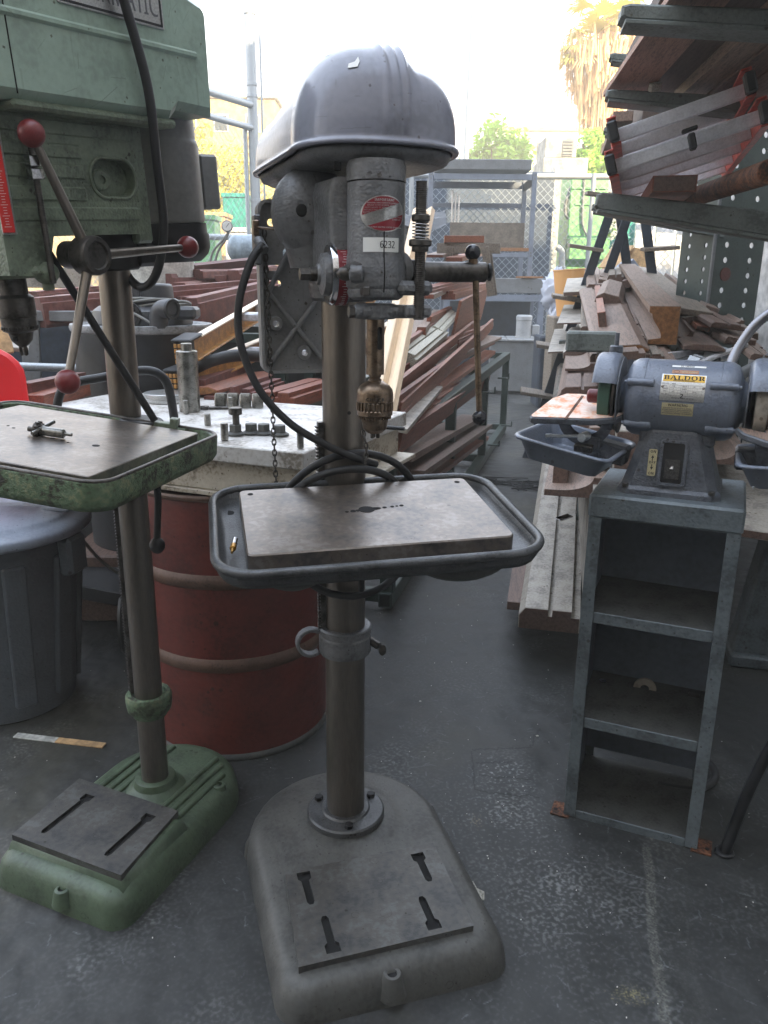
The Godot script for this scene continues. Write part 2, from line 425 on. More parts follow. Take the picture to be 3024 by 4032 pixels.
	func ball(c: Vector3, r: float, sc := Vector3.ONE, seg := 18, b := Basis()) -> void:
		var rows := []
		for i in seg / 2 + 1:
			var t := -PI / 2 + PI * i / (seg / 2)
			var row := PackedVector3Array()
			for j in seg:
				var a := TAU * j / seg
				row.append(c + b * (Vector3(cos(t) * cos(a), sin(t), -cos(t) * sin(a)) * r * sc))
			rows.append(row)
		grid(rows, true)
	static func inset(poly: PackedVector2Array, d: float) -> PackedVector2Array:
		var o := PackedVector2Array()
		var m := poly.size()
		for i in m:
			var e0 := (poly[i] - poly[(i + m - 1) % m]).normalized(); var e1 := (poly[(i + 1) % m] - poly[i]).normalized()
			var n0 := Vector2(-e0.y, e0.x); var n1 := Vector2(-e1.y, e1.x)
			var k := n0 + n1
			var f := k.length_squared()
			o.append(poly[i] + (k * (2.0 / f) * d if f > 0.3 else n0 * d))
		return o
	# counter-clockwise outline in the xy plane of xf, from z0 to z1, edges bevelled by bev
	func prism(poly: PackedVector2Array, z0: float, z1: float, xf := Transform3D(), bev := 0.0, crease := 0.6) -> void:
		if Geometry2D.is_polygon_clockwise(poly):   # Godot's sense is for y down
			pass
		var area := 0.0
		for i in poly.size():
			var a := poly[i]; var b := poly[(i + 1) % poly.size()]
			area += a.x * b.y - b.x * a.y
		if area < 0: poly.reverse()
		var levels := [[poly, z0], [poly, z1]]
		if bev > 0:
			var p := inset(poly, bev)
			levels = [[p, z0], [poly, z0 + bev], [poly, z1 - bev], [p, z1]]
		var m := poly.size()
		for k in levels.size() - 1:
			var run := [0]
			var sharp := []
			for i in m:
				var d0 := (poly[i] - poly[(i + m - 1) % m]).normalized(); var d1 := (poly[(i + 1) % m] - poly[i]).normalized()
				sharp.append(absf(d0.angle_to(d1)) > crease)
			var st := sharp.find(true)
			var p0: PackedVector2Array = levels[k][0]; var p1: PackedVector2Array = levels[k + 1][0]
			var lo := PackedVector3Array(); var hi := PackedVector3Array()
			if st < 0:
				for i in m:
					lo.append(xf * Vector3(p0[i].x, p0[i].y, levels[k][1])); hi.append(xf * Vector3(p1[i].x, p1[i].y, levels[k + 1][1]))
				grid([lo, hi], true)
				continue
			for i in m + 1:
				var q := (st + i) % m
				lo.append(xf * Vector3(p0[q].x, p0[q].y, levels[k][1])); hi.append(xf * Vector3(p1[q].x, p1[q].y, levels[k + 1][1]))
				if i > 0 and (sharp[q] or i == m):
					grid([lo, hi])
					lo = PackedVector3Array([lo[-1]]); hi = PackedVector3Array([hi[-1]])
		for k in [0, levels.size() - 1]:
			var p: PackedVector2Array = levels[k][0]
			var ix := Geometry2D.triangulate_polygon(p)
			for i in range(0, ix.size(), 3):
				var a := Vector3(p[ix[i]].x, p[ix[i]].y, levels[k][1]); var b := Vector3(p[ix[i + 1]].x, p[ix[i + 1]].y, levels[k][1]); var c := Vector3(p[ix[i + 2]].x, p[ix[i + 2]].y, levels[k][1])
				var up := (b - a).cross(c - a).z > 0
				if up == (k > 0): tri(xf * a, xf * b, xf * c)
				else: tri(xf * a, xf * c, xf * b)
	func mesh() -> ArrayMesh:
		var a := []
		a.resize(Mesh.ARRAY_MAX)
		a[Mesh.ARRAY_VERTEX] = v; a[Mesh.ARRAY_NORMAL] = n; a[Mesh.ARRAY_TEX_UV] = uv
		var m := ArrayMesh.new()
		m.add_surface_from_arrays(Mesh.PRIMITIVE_TRIANGLES, a)
		return m

static func rrect(w: float, h: float, r: float, seg := 5, c := Vector2()) -> PackedVector2Array:
	var p := PackedVector2Array()
	for k in 4:
		var o: Vector2 = Vector2(w / 2 - r, h / 2 - r) * [Vector2(1, 1), Vector2(-1, 1), Vector2(-1, -1), Vector2(1, -1)][k]
		for i in seg + 1:
			p.append(c + o + Vector2.from_angle(PI / 2 * (k + float(i) / seg)) * r)
	return p
static func circ(r: float, seg := 20, c := Vector2(), sy := 1.0) -> PackedVector2Array:
	var p := PackedVector2Array()
	for i in seg: p.append(c + Vector2(cos(TAU * i / seg) * r, sin(TAU * i / seg) * r * sy))
	return p
static func curve(pts: Array, steps := 6) -> Array:   # Catmull-Rom through the points
	var o := []
	for i in pts.size() - 1:
		var a = pts[maxi(i - 1, 0)]; var b = pts[i]; var c = pts[i + 1]; var d = pts[mini(i + 2, pts.size() - 1)]
		for k in steps:
			o.append(b.cubic_interpolate(c, a, d, float(k) / steps))
	o.append(pts[-1])
	return o
static func v2(l: Array) -> PackedVector2Array:
	var p := PackedVector2Array()
	for i in range(0, l.size(), 2): p.append(Vector2(l[i], l[i + 1]))
	return p
static func yawb(d: float) -> Basis: return Basis(Vector3.UP, deg_to_rad(d))
static func eul(x: float, y: float, z: float) -> Basis: return Basis.from_euler(Vector3(deg_to_rad(x), deg_to_rad(y), deg_to_rad(z)))

# ---------------------------------------------------------------- objects
var used := {}
func numbered(s: String) -> String:
	if not used.has(s):
		used[s] = 0
		return s
	used[s] += 1
	return "%s_%03d" % [s, used[s]]
func tag(o: Node, label: String, category: String, group := "", kind := "") -> void:
	o.set_meta("label", label); o.set_meta("category", category)
	if group: o.set_meta("group", group)
	if kind: o.set_meta("kind", kind)
func thing(called: String, label: String, category: String, at := Vector3(), turn := Basis(), group := "") -> Node3D:
	var o := Node3D.new()
	o.name = numbered(called); add_child(o)
	o.transform = Transform3D(turn, at)
	tag(o, label, category, group)
	return o
func part(called: String, g: G, m: Material, parent: Node3D, label := "") -> MeshInstance3D:
	var o := MeshInstance3D.new()
	o.mesh = g.mesh(); o.material_override = m; o.name = called
	parent.add_child(o, true)
	if label: o.set_meta("label", label)
	return o
func solo(called: String, g: G, m: Material, label: String, category: String, at := Vector3(), turn := Basis(), group := "") -> MeshInstance3D:
	var o := MeshInstance3D.new()
	o.mesh = g.mesh(); o.material_override = m; o.name = numbered(called)
	add_child(o)
	o.transform = Transform3D(turn, at)
	tag(o, label, category, group)
	return o
func struct(called: String, g: G, m: Material) -> MeshInstance3D:
	var o := MeshInstance3D.new()
	o.mesh = g.mesh(); o.material_override = m; o.name = numbered(called)
	add_child(o)
	o.set_meta("kind", "structure")
	return o
var fonts := {}
func letters(called: String, s: String, height: float, m: Material, parent: Node3D, xf: Transform3D, bold := false, stretch := 1.0, bend := 0.0, serif := false) -> void:
	var key := str(bold) + str(serif)
	if not fonts.has(key):
		var f := SystemFont.new()
		f.font_names = PackedStringArray(["Droid Serif" if serif else "Droid Sans"])
		f.font_weight = 700 if bold else 400
		fonts[key] = f
	var t := TextMesh.new()
	t.text = s; t.font = fonts[key]; t.font_size = 32; t.pixel_size = height / 23.0; t.depth = 0.0006; t.curve_step = 2.0
	var a := t.get_mesh_arrays()
	var vv: PackedVector3Array = a[Mesh.ARRAY_VERTEX]
	for i in vv.size():
		var p := vv[i]
		p.x *= stretch
		if bend > 0: p = Vector3(p.x, (bend + p.z) * sin(p.y / bend), (bend + p.z) * cos(p.y / bend) - bend)
		elif bend < 0: p = Vector3((-bend + p.z) * sin(p.x / -bend), p.y, (-bend + p.z) * cos(p.x / -bend) + bend)
		vv[i] = p
	a[Mesh.ARRAY_VERTEX] = vv
	var mm := ArrayMesh.new()
	mm.add_surface_from_arrays(Mesh.PRIMITIVE_TRIANGLES, a)
	var o := MeshInstance3D.new()
	o.mesh = mm; o.material_override = m; o.name = called; o.transform = xf
	parent.add_child(o, true)

# ---------------------------------------------------------------- materials
var T := {}
var M := {}
func img_noise(sz: int, freq: float, oct: int, sd: int, type := FastNoiseLite.TYPE_SIMPLEX_SMOOTH) -> Image:
	var f := FastNoiseLite.new()
	f.seed = sd; f.frequency = freq; f.fractal_octaves = oct; f.noise_type = type
	return f.get_seamless_image(sz, sz)
func tex_of(im: Image) -> ImageTexture:
	im.generate_mipmaps()
	return ImageTexture.create_from_image(im)
# two noises mapped through a gradient of greys or colours
func tex_mix(sz: int, a: Image, b: Image, wa: float, grad: Gradient) -> ImageTexture:
	var da := a.get_data(); var db := b.get_data()
	var lut := PackedByteArray()
	for i in 256:
		var c := grad.sample(i / 255.0)
		lut.append_array([int(c.r * 255), int(c.g * 255), int(c.b * 255)])
	var o := PackedByteArray()
	o.resize(sz * sz * 3)
	var wi := int(wa * 256); var wj := 256 - wi
	for i in sz * sz:
		var k := ((da[i] * wi + db[i] * wj) >> 8) * 3
		o[i * 3] = lut[k]; o[i * 3 + 1] = lut[k + 1]; o[i * 3 + 2] = lut[k + 2]
	return tex_of(Image.create_from_data(sz, sz, false, Image.FORMAT_RGB8, o))
func grad(l: Array) -> Gradient:
	var g := Gradient.new()
	var off := PackedFloat32Array(); var col := PackedColorArray()
	for i in range(0, l.size(), 2):
		off.append(l[i]); col.append(l[i + 1] if l[i + 1] is Color else Color(l[i + 1], l[i + 1], l[i + 1]))
	g.offsets = off; g.colors = col
	return g
func stretch_noise(sz: int, freq: float, k: int, sd: int, down := true) -> Image:   # streaks along y (or x)
	var im := img_noise(sz, freq, 3, sd)
	if down: im.resize(sz, sz / k if false else sz)
	var o := Image.create(sz, sz, false, Image.FORMAT_L8)
	var src := im.duplicate()
	if down: src.resize(sz, sz / k, Image.INTERPOLATE_BILINEAR)
	else: src.resize(sz / k, sz, Image.INTERPOLATE_BILINEAR)
	src = im.get_region(Rect2i(0, 0, sz, sz / k) if down else Rect2i(0, 0, sz / k, sz))
	src.resize(sz, sz, Image.INTERPOLATE_CUBIC)
	o = src
	return o
func mat(key: String, col: Color, rough := 0.6, metal := 0.0, tex = null, sc := 2.0, nrm = null, ns := 0.4) -> StandardMaterial3D:
	if M.has(key): return M[key]
	var m := StandardMaterial3D.new()
	m.albedo_color = col; m.roughness = rough; m.metallic = metal
	m.uv1_triplanar = true; m.uv1_scale = Vector3.ONE * sc
	if tex: m.albedo_texture = T[tex]
	if nrm:
		m.normal_enabled = true; m.normal_texture = T[nrm]; m.normal_scale = ns
	M[key] = m
	return m
func c8(r: int, g: int, b: int) -> Color: return Color8(r, g, b)

func setting() -> void:
	# painted shop floor with real mapping of its wear, and the yard beyond as far as the horizon
	var g := G.new()
	g.quad(Vector3(-200, -0.012, 60), Vector3(200, -0.012, 60), Vector3(200, -0.012, -320), Vector3(-200, -0.012, -320))
	struct("ground", g, M.mud)
	g = G.new()
	g.quad(Vector3(-9, 0, 9), Vector3(9, 0, 9), Vector3(9, 0, -15), Vector3(-9, 0, -15))
	struct("shop_floor", g, M.floor)
	# the workshop added unseen behind the camera and the white building on the right, which keep the sun off the yard
	var w := thing("added_workshop", "unseen pale workshop building added to block sun and bounce light, with an awning, facing the yard from behind", "building", Vector3(0, 0, 3.0))
	g = G.new()
	g.bx(Vector3(0, 7.6, 1.2), Vector3(40, 10.0, 0.6))
	part("wall", g, M.bounce_wall, w)
	for sx in [-12.5, 12.5]:
		g = G.new()
		g.bx(Vector3(sx, 1.3, 1.2), Vector3(15.0, 2.6, 0.6))
		part("lower_wall", g, M.bounce_wall, w)
	g = G.new()
	g.bx(Vector3(0, 1.45, 7.0), Vector3(10.4, 2.9, 0.3))
	part("shade_bay_back", g, M.shade_bay, w)  # unseen bay added behind the camera to keep lower surfaces dark
	for sx in [-5.15, 5.15]:
		g = G.new()
		g.bx(Vector3(sx, 1.45, 4.1), Vector3(0.3, 2.9, 5.0))
		part("shade_bay_side", g, M.shade_bay, w)
	g = G.new()
	g.bx(Vector3(0, 2.75, 4.15), Vector3(10.0, 0.28, 5.2))
	part("shade_bay_ceiling", g, M.shade_bay, w)
	g = G.new()
	g.bx(Vector3(-2.0, 3.0, 0.05), Vector3(8.8, 0.12, 1.65))
	part("added_awning", g, M.bounce_wall, w)  # unseen overhang added to cut the light from the sky
	g = G.new()
	var b := thing("white_building", "plain white building wall behind the perforated rack column", "building", Vector3(4.1, 0, -1.8))
	g = G.new()
	g.bx(Vector3(0, 4.0, 0), Vector3(3.2, 8.0, 10.4), 0.02)
	part("wall", g, M.wall_white, b)
	g = G.new()
	g.bx(Vector3(0, 8.08, 0), Vector3(3.4, 0.16, 10.6), 0.02)
	part("parapet", g, M.concrete, b)

# radius-free body through stacked outlines (each a closed ring of Vector3, counter-clockwise from above)
func loft(g: G, rings: Array, cap := true) -> void:
	var rows := []
	for r in rings: rows.append(r)
	g.grid(rows, true)
	if cap:
		g.fan(rows[0], true); g.fan(rows[-1])
func ring_xz(poly: PackedVector2Array, y: float) -> PackedVector3Array:   # outline given as (x, z); made counter-clockwise from above
	var p := PackedVector3Array()
	var area := 0.0
	for i in poly.size():
		var a := poly[i]; var b := poly[(i + 1) % poly.size()]
		area += a.x * b.y - b.x * a.y
	if area > 0: poly.reverse()
	for q in poly: p.append(Vector3(q.x, y, q.y))
	return p
# horizontal plate from an outline in (x, z)
func plate_xz(g: G, poly: PackedVector2Array, y0: float, y1: float, bev := 0.0) -> void:
	var q := PackedVector2Array()
	for p in poly: q.append(Vector2(p.x, -p.y))
	g.prism(q, y0, y1, Transform3D(Basis(Vector3.RIGHT, -PI / 2), Vector3()), bev)
func slot_outline(c: Vector2, l: float, w: float, head: float, head_first: bool) -> PackedVector2Array:   # T-slot seen from above, along z
	var h := l / 2
	var s := 1.0 if head_first else -1.0
	var p := PackedVector2Array()
	for q in [[-head, -h], [head, -h], [head, -h + head * 1.4], [w, -h + head * 1.8], [w, h - w], [w * 0.5, h], [-w * 0.5, h], [-w, h - w], [-w, -h + head * 1.8], [-head, -h + head * 1.4]]:
		p.append(c + Vector2(q[0], q[1] * s))
	return p
# a rectangular plate with openings, as a flat slab: openings become walls going down, floor dark
func slotted_plate(nm: String, outer: PackedVector2Array, holes: Array, y0: float, y1: float, m: Material, parent: Node3D, bottom: float) -> void:
	var c := CSGCombiner3D.new()
	c.name = nm
	var base := CSGPolygon3D.new()
	base.name = "slab"; base.polygon = outer; base.depth = y1 - y0; base.material = m
	base.rotation = Vector3(PI / 2, 0, 0); base.position = Vector3(0, y0, 0)
	c.add_child(base)
	for h in holes:
		var k := CSGPolygon3D.new()
		k.name = "slot"; k.polygon = h; k.depth = y1 - bottom + 0.003; k.operation = CSGShape3D.OPERATION_SUBTRACTION; k.material = M.void
		k.rotation = Vector3(PI / 2, 0, 0); k.position = Vector3(0, bottom, 0)
		c.add_child(k, true)
	parent.add_child(c, true)
func tray(nm: String, parent: Node3D, w: float, d: float, r: float, top: float, deep: float, rim: float, m: Material) -> void:   # a pan with a rolled rim
	var rings := []
	for q in [[0.03, -deep], [0.008, -deep + 0.004], [0.0, -deep * 0.5], [0.0, 0.0], [0.006, 0.0], [0.012, -deep * 0.4], [0.022, -deep + 0.012], [0.05, -deep + 0.01]]:
		var p := rrect(w - q[0] * 2, d - q[0] * 2, maxf(r - q[0], 0.01), 6)
		rings.append(ring_xz(p, top + q[1]))
	var g := G.new()
	g.grid(rings, true)
	g.fan(rings[0], true); g.fan(rings[-1])
	part(nm, g, m, parent)
	g = G.new()
	var pts := []
	for q in rrect(w, d, r, 7): pts.append(Vector3(q.x, top, -q.y))
	g.tube(pts, rim, 8, true)
	part("rolled_rim", g, m, parent)
func hexa(g: G, c: Vector3, r: float, h: float, b := Basis()) -> void:
	g.prism(circ(r, 6), 0, h, Transform3D(b * Basis(Vector3.RIGHT, -PI / 2), c), r * 0.08, 0.3)
func screw_rod(g: G, a: Vector3, b: Vector3, r: float, pitch: float) -> void:   # ridged rod
	var l := a.distance_to(b)
	var n := int(l / pitch)
	var pr := [Vector2(0, 0)]
	for i in n:
		pr.append_array([Vector2(r * 0.86, l * (i + 0.1) / n), Vector2(r, l * (i + 0.5) / n), Vector2(r * 0.86, l * (i + 0.9) / n)])
	pr.append(Vector2(0, l))
	g.lathe(pr, Transform3D(G.frame(b - a), a), 12, 0, TAU, 3.0)
func chain(g: G, pts: Array, link: float, wire: float) -> void:
	var i := 0
	for k in pts.size() - 1:
		var a: Vector3 = pts[k]; var b: Vector3 = pts[k + 1]
		var n := maxi(1, int(a.distance_to(b) / link))
		for j in n:
			var p := a.lerp(b, (j + 0.5) / n)
			var f := G.frame(b - a)
			var s := f.x if i % 2 == 0 else f.z
			var loop := []
			for t in 8:
				var an := TAU * t / 8
				loop.append(p + f.y * cos(an) * link * 0.72 + s * sin(an) * link * 0.36)
			g.tube(loop, wire, 5, true)
			i += 1

func grey_press() -> void:
	var t := thing("drill_press", "grey floor drill press with domed hood in the middle, tag 6232 on its head", "drill press", Vector3(-0.09, 0, -1.725), yawb(16.3))
	# base: a domed casting, square in front and round behind, with a slotted machined pad
	var outline := func(ins: float, round_back: float) -> PackedVector2Array:
		var p := PackedVector2Array()
		var w := 0.25 - ins; var f := 0.487 - ins; var r := 0.06 + ins * 0.2
		for i in 7: p.append(Vector2(w - r, f - r) + Vector2.from_angle(PI / 2 * i / 6.0) * r)
		for i in 7: p.append(Vector2(-w + r, f - r) + Vector2.from_angle(PI / 2 + PI / 2 * i / 6.0) * r)
		for i in 21: p.append(Vector2(0, 0.01) + Vector2.from_angle(PI + PI * i / 20.0) * (0.255 - ins) * round_back)
		return p
	var rings := []
	for q in [[0.0, 0.0], [0.001, 0.014], [0.004, 0.034], [0.009, 0.052], [0.017, 0.066], [0.027, 0.075], [0.038, 0.0795], [0.06, 0.081], [0.15, 0.084]]:
		rings.append(ring_xz(outline.call(q[0], 1.0), q[1]))
	var g := G.new()
	loft(g, rings)
	# swelling under the column
	g.lathe([Vector2(0.20, 0.0825), Vector2(0.175, 0.0848), Vector2(0.15, 0.0875), Vector2(0.13, 0.0915), Vector2(0.115, 0.098), Vector2(0.0, 0.098)], Transform3D(), 48)
	for e in [[-0.225, -0.03], [0.228, -0.03]]:
		g.lathe([Vector2(0.034, 0.0), Vector2(0.030, 0.03), Vector2(0.020, 0.052), Vector2(0.017, 0.056), Vector2(0.010, 0.056), Vector2(0.009, 0.03)], Transform3D(Basis(), Vector3(e[0], 0, e[1])), 16)
	g.lathe([Vector2(0.030, 0.02), Vector2(0.022, 0.055), Vector2(0.0190, 0.068), Vector2(0.0170, 0.071), Vector2(0.0105, 0.071), Vector2(0.0095, 0.05)], Transform3D(Basis(), Vector3(-0.018, 0, 0.474)), 16)
	part("base", g, M.base_grey, t)
	for e in [[-0.225, 0.045, -0.03, 0.0092], [0.228, 0.045, -0.03, 0.0092], [-0.018, 0.0665, 0.474, 0.0104]]:
		g = G.new()
		g.cyl(Vector3(e[0], e[1] - 0.01, e[2]), Vector3(e[0], e[1], e[2]), e[3], -1, 12)
		part("bolt_hole", g, M.void, t)
	slotted_plate("slotted_pad", v2([-0.184, 0.164, 0.180, 0.160, 0.176, 0.427, -0.200, 0.432]),
		[slot_outline(Vector2(-0.143, 0.225), 0.102, 0.0085, 0.0155, true), slot_outline(Vector2(-0.124, 0.366), 0.100, 0.0085, 0.0155, false),
		slot_outline(Vector2(0.130, 0.232), 0.096, 0.0085, 0.0155, true), slot_outline(Vector2(0.095, 0.366), 0.096, 0.0085, 0.0155, false)], 0.05, 0.0945, M.plate_base, t, 0.0865)
	g = G.new()
	g.lathe([Vector2(0.098, 0.095), Vector2(0.098, 0.112), Vector2(0.094, 0.116), Vector2(0.062, 0.117), Vector2(0.058, 0.122), Vector2(0.047, 0.122)], Transform3D(), 36)
	var fl := part("column_flange", g, M.pan, t)
	for a in [20.0, 140.0, 262.0]:
		g = G.new()
		hexa(g, Vector3(cos(deg_to_rad(a)) * 0.078, 0.116, -sin(deg_to_rad(a)) * 0.078), 0.011, 0.011)
		part("bolt", g, M.black_iron, fl)
	g = G.new()
	g.cyl(Vector3(0, 0.1, 0), Vector3(0, 1.57, 0), 0.0475, -1, 40)
	var col := part("column", g, M.steel, t)
	g = G.new()
	g.cyl(Vector3(0.0, 1.135, 0.0472), Vector3(0.0, 1.135, 0.0478), 0.004, -1, 10)
	part("pin_hole", g, M.void, col)
	# rack down the column's left side
	g = G.new()
	g.bx(Vector3(-0.053, 0.86, 0.0), Vector3(0.014, 0.5, 0.018), 0.001)
	for i in 62: g.bx(Vector3(-0.0615, 0.617 + i * 0.0079, 0.0), Vector3(0.007, 0.004, 0.017), 0.0009)
	part("rack", g, M.steel_dark, t)
	# split collar with its hook and screw
	g = G.new()
	g.lathe([Vector2(0.048, 0.555), Vector2(0.060, 0.555), Vector2(0.062, 0.559), Vector2(0.062, 0.596), Vector2(0.060, 0.6), Vector2(0.0585, 0.602), Vector2(0.0585, 0.607), Vector2(0.063, 0.609), Vector2(0.063, 0.621), Vector2(0.060, 0.624), Vector2(0.048, 0.624)], Transform3D(), 36)
	part("collar", g, M.cast_grey, t)
	g = G.new()
	var hook := []
	for i in 13:
		var an := deg_to_rad(55 + 250.0 * i / 12)
		hook.append(Vector2(-0.083 + cos(an) * 0.036, 0.588 + sin(an) * 0.036))
	for i in 13:
		var an := deg_to_rad(305 - 250.0 * i / 12)
		hook.append(Vector2(-0.083 + cos(an) * 0.028, 0.588 + sin(an) * 0.028))
	g.prism(PackedVector2Array(hook), -0.012, 0.012, Transform3D(), 0.002)
	part("hook", g, M.cast_grey, t)
	g = G.new()
	g.cyl(Vector3(0.055, 0.585, 0.02), Vector3(0.074, 0.575, 0.038), 0.010, -1, 12, 0.002)
	g.ball(Vector3(0.080, 0.568, 0.046), 0.0095, Vector3(1, 1.5, 1))
	part("thumb_screw", g, M.steel_dark, t)
	grey_table(t)
	grey_head(t)
	grey_hood(t)
	# the power cord: down from the motor plate, in loose turns round the column
	g = G.new()
	g.tube(curve([Vector3(-0.168, 1.475, 0.01), Vector3(-0.195, 1.44, 0.02), Vector3(-0.222, 1.36, 0.025), Vector3(-0.222, 1.28, 0.03), Vector3(-0.19, 1.19, 0.045), Vector3(-0.13, 1.12, 0.06), Vector3(-0.06, 1.075, 0.075), Vector3(0.0, 1.045, 0.075), Vector3(0.06, 1.02, 0.05)], 7), 0.008, 10)
	var turn := func(cx: float, cy: float, rx: float, ry: float, z0: float, a0: float, a1: float) -> Array:
		var l := []
		for i in 41:
			var a := deg_to_rad(lerpf(a0, a1, i / 40.0))
			l.append(Vector3(cx + cos(a) * rx, cy + sin(a) * ry, z0 + 0.075 * absf(sin(a)) - 0.045))
		return l
	g.tube(turn.call(0.01, 0.885, 0.165, 0.165, 0.034, -20, 340), 0.0085, 10)
	g.tube(turn.call(-0.005, 0.915, 0.135, 0.105, 0.052, 5, 175), 0.0085, 10)
	part("power_cord", g, M.rubber, t)

func grey_table(t: Node3D) -> void:
	var tb := Node3D.new()
	tb.name = "table"
	# fitted in the world, then brought into the press's frame
	var w := Transform3D(Basis(Vector3.UP, deg_to_rad(12.6)) * Basis(Vector3.RIGHT, deg_to_rad(6.4)) * Basis(Vector3.BACK, deg_to_rad(0.87)), Vector3(-0.0303, 0.965, -1.5078))
	tb.transform = t.transform.affine_inverse() * w
	t.add_child(tb)
	var g := G.new()
	plate_xz(g, rrect(0.4965, 0.321, 0.014, 4), -0.034, 0.0, 0.0025)
	part("table_top", g, M.plate, tb)
	g = G.new()
	g.cyl(Vector3(-0.002, -0.001, -0.012), Vector3(-0.002, 0.0006, -0.012), 0.0165, -1, 20)
	for q in [[-0.03, 0.006], [-0.043, 0.004], [0.022, 0.006], [0.036, 0.0045], [0.052, 0.0042], [0.062, 0.003], [0.072, 0.0045], [-0.020, 0.005], [0.016, 0.007]]:
		g.cyl(Vector3(q[0], -0.001, -0.012 - q[0] * 0.13), Vector3(q[0], 0.0005, -0.012 - q[0] * 0.13), q[1], -1, 10)
	for q in [[-0.225, -0.135], [0.225, -0.135]]: g.cyl(Vector3(q[0], -0.001, q[1]), Vector3(q[0], 0.0006, q[1]), 0.006, -1, 12)
	part("drilled_hole", g, M.void, tb)
	tray("drip_pan", tb, 0.606, 0.418, 0.075, -0.014, 0.036, 0.009, M.pan)
	g = G.new()
	g.cyl(Vector3(-0.272, -0.0405, -0.135), Vector3(-0.272, -0.0385, -0.135), 0.012, -1, 16)
	part("drain_hole", g, M.void, tb)
	# castings under the table
	g = G.new()
	g.ball(Vector3(0.165, -0.06, 0.07), 0.11, Vector3(1.0, 0.5, 0.9), 24)
	part("underside_casting", g, M.shelf_brown, tb)
	g = G.new()
	g.ball(Vector3(-0.16, -0.065, 0.06), 0.075, Vector3(1.0, 0.75, 0.9), 24)
	part("underside_casting", g, M.shelf_brown, tb)
	g = G.new()
	g.bx(Vector3(0.0, -0.1, -0.1), Vector3(0.09, 0.07, 0.26), 0.012)
	g.cyl(Vector3(0.0, -0.17, -0.235), Vector3(0.0, -0.04, -0.235), 0.066, -1, 28, 0.004)
	g.cyl(Vector3(-0.005, -0.2, -0.045), Vector3(-0.005, -0.11, -0.05), 0.0065, -1, 10)
	part("table_arm", g, M.black_iron, tb)
	g = G.new()
	g.cyl(Vector3(0.10, -0.16, -0.05), Vector3(0.125, -0.115, -0.02), 0.006, -1, 8)
	g.cyl(Vector3(0.115, -0.165, -0.05), Vector3(0.14, -0.12, -0.02), 0.006, -1, 8)
	part("plug_prongs", g, M.steel_dark, tb)

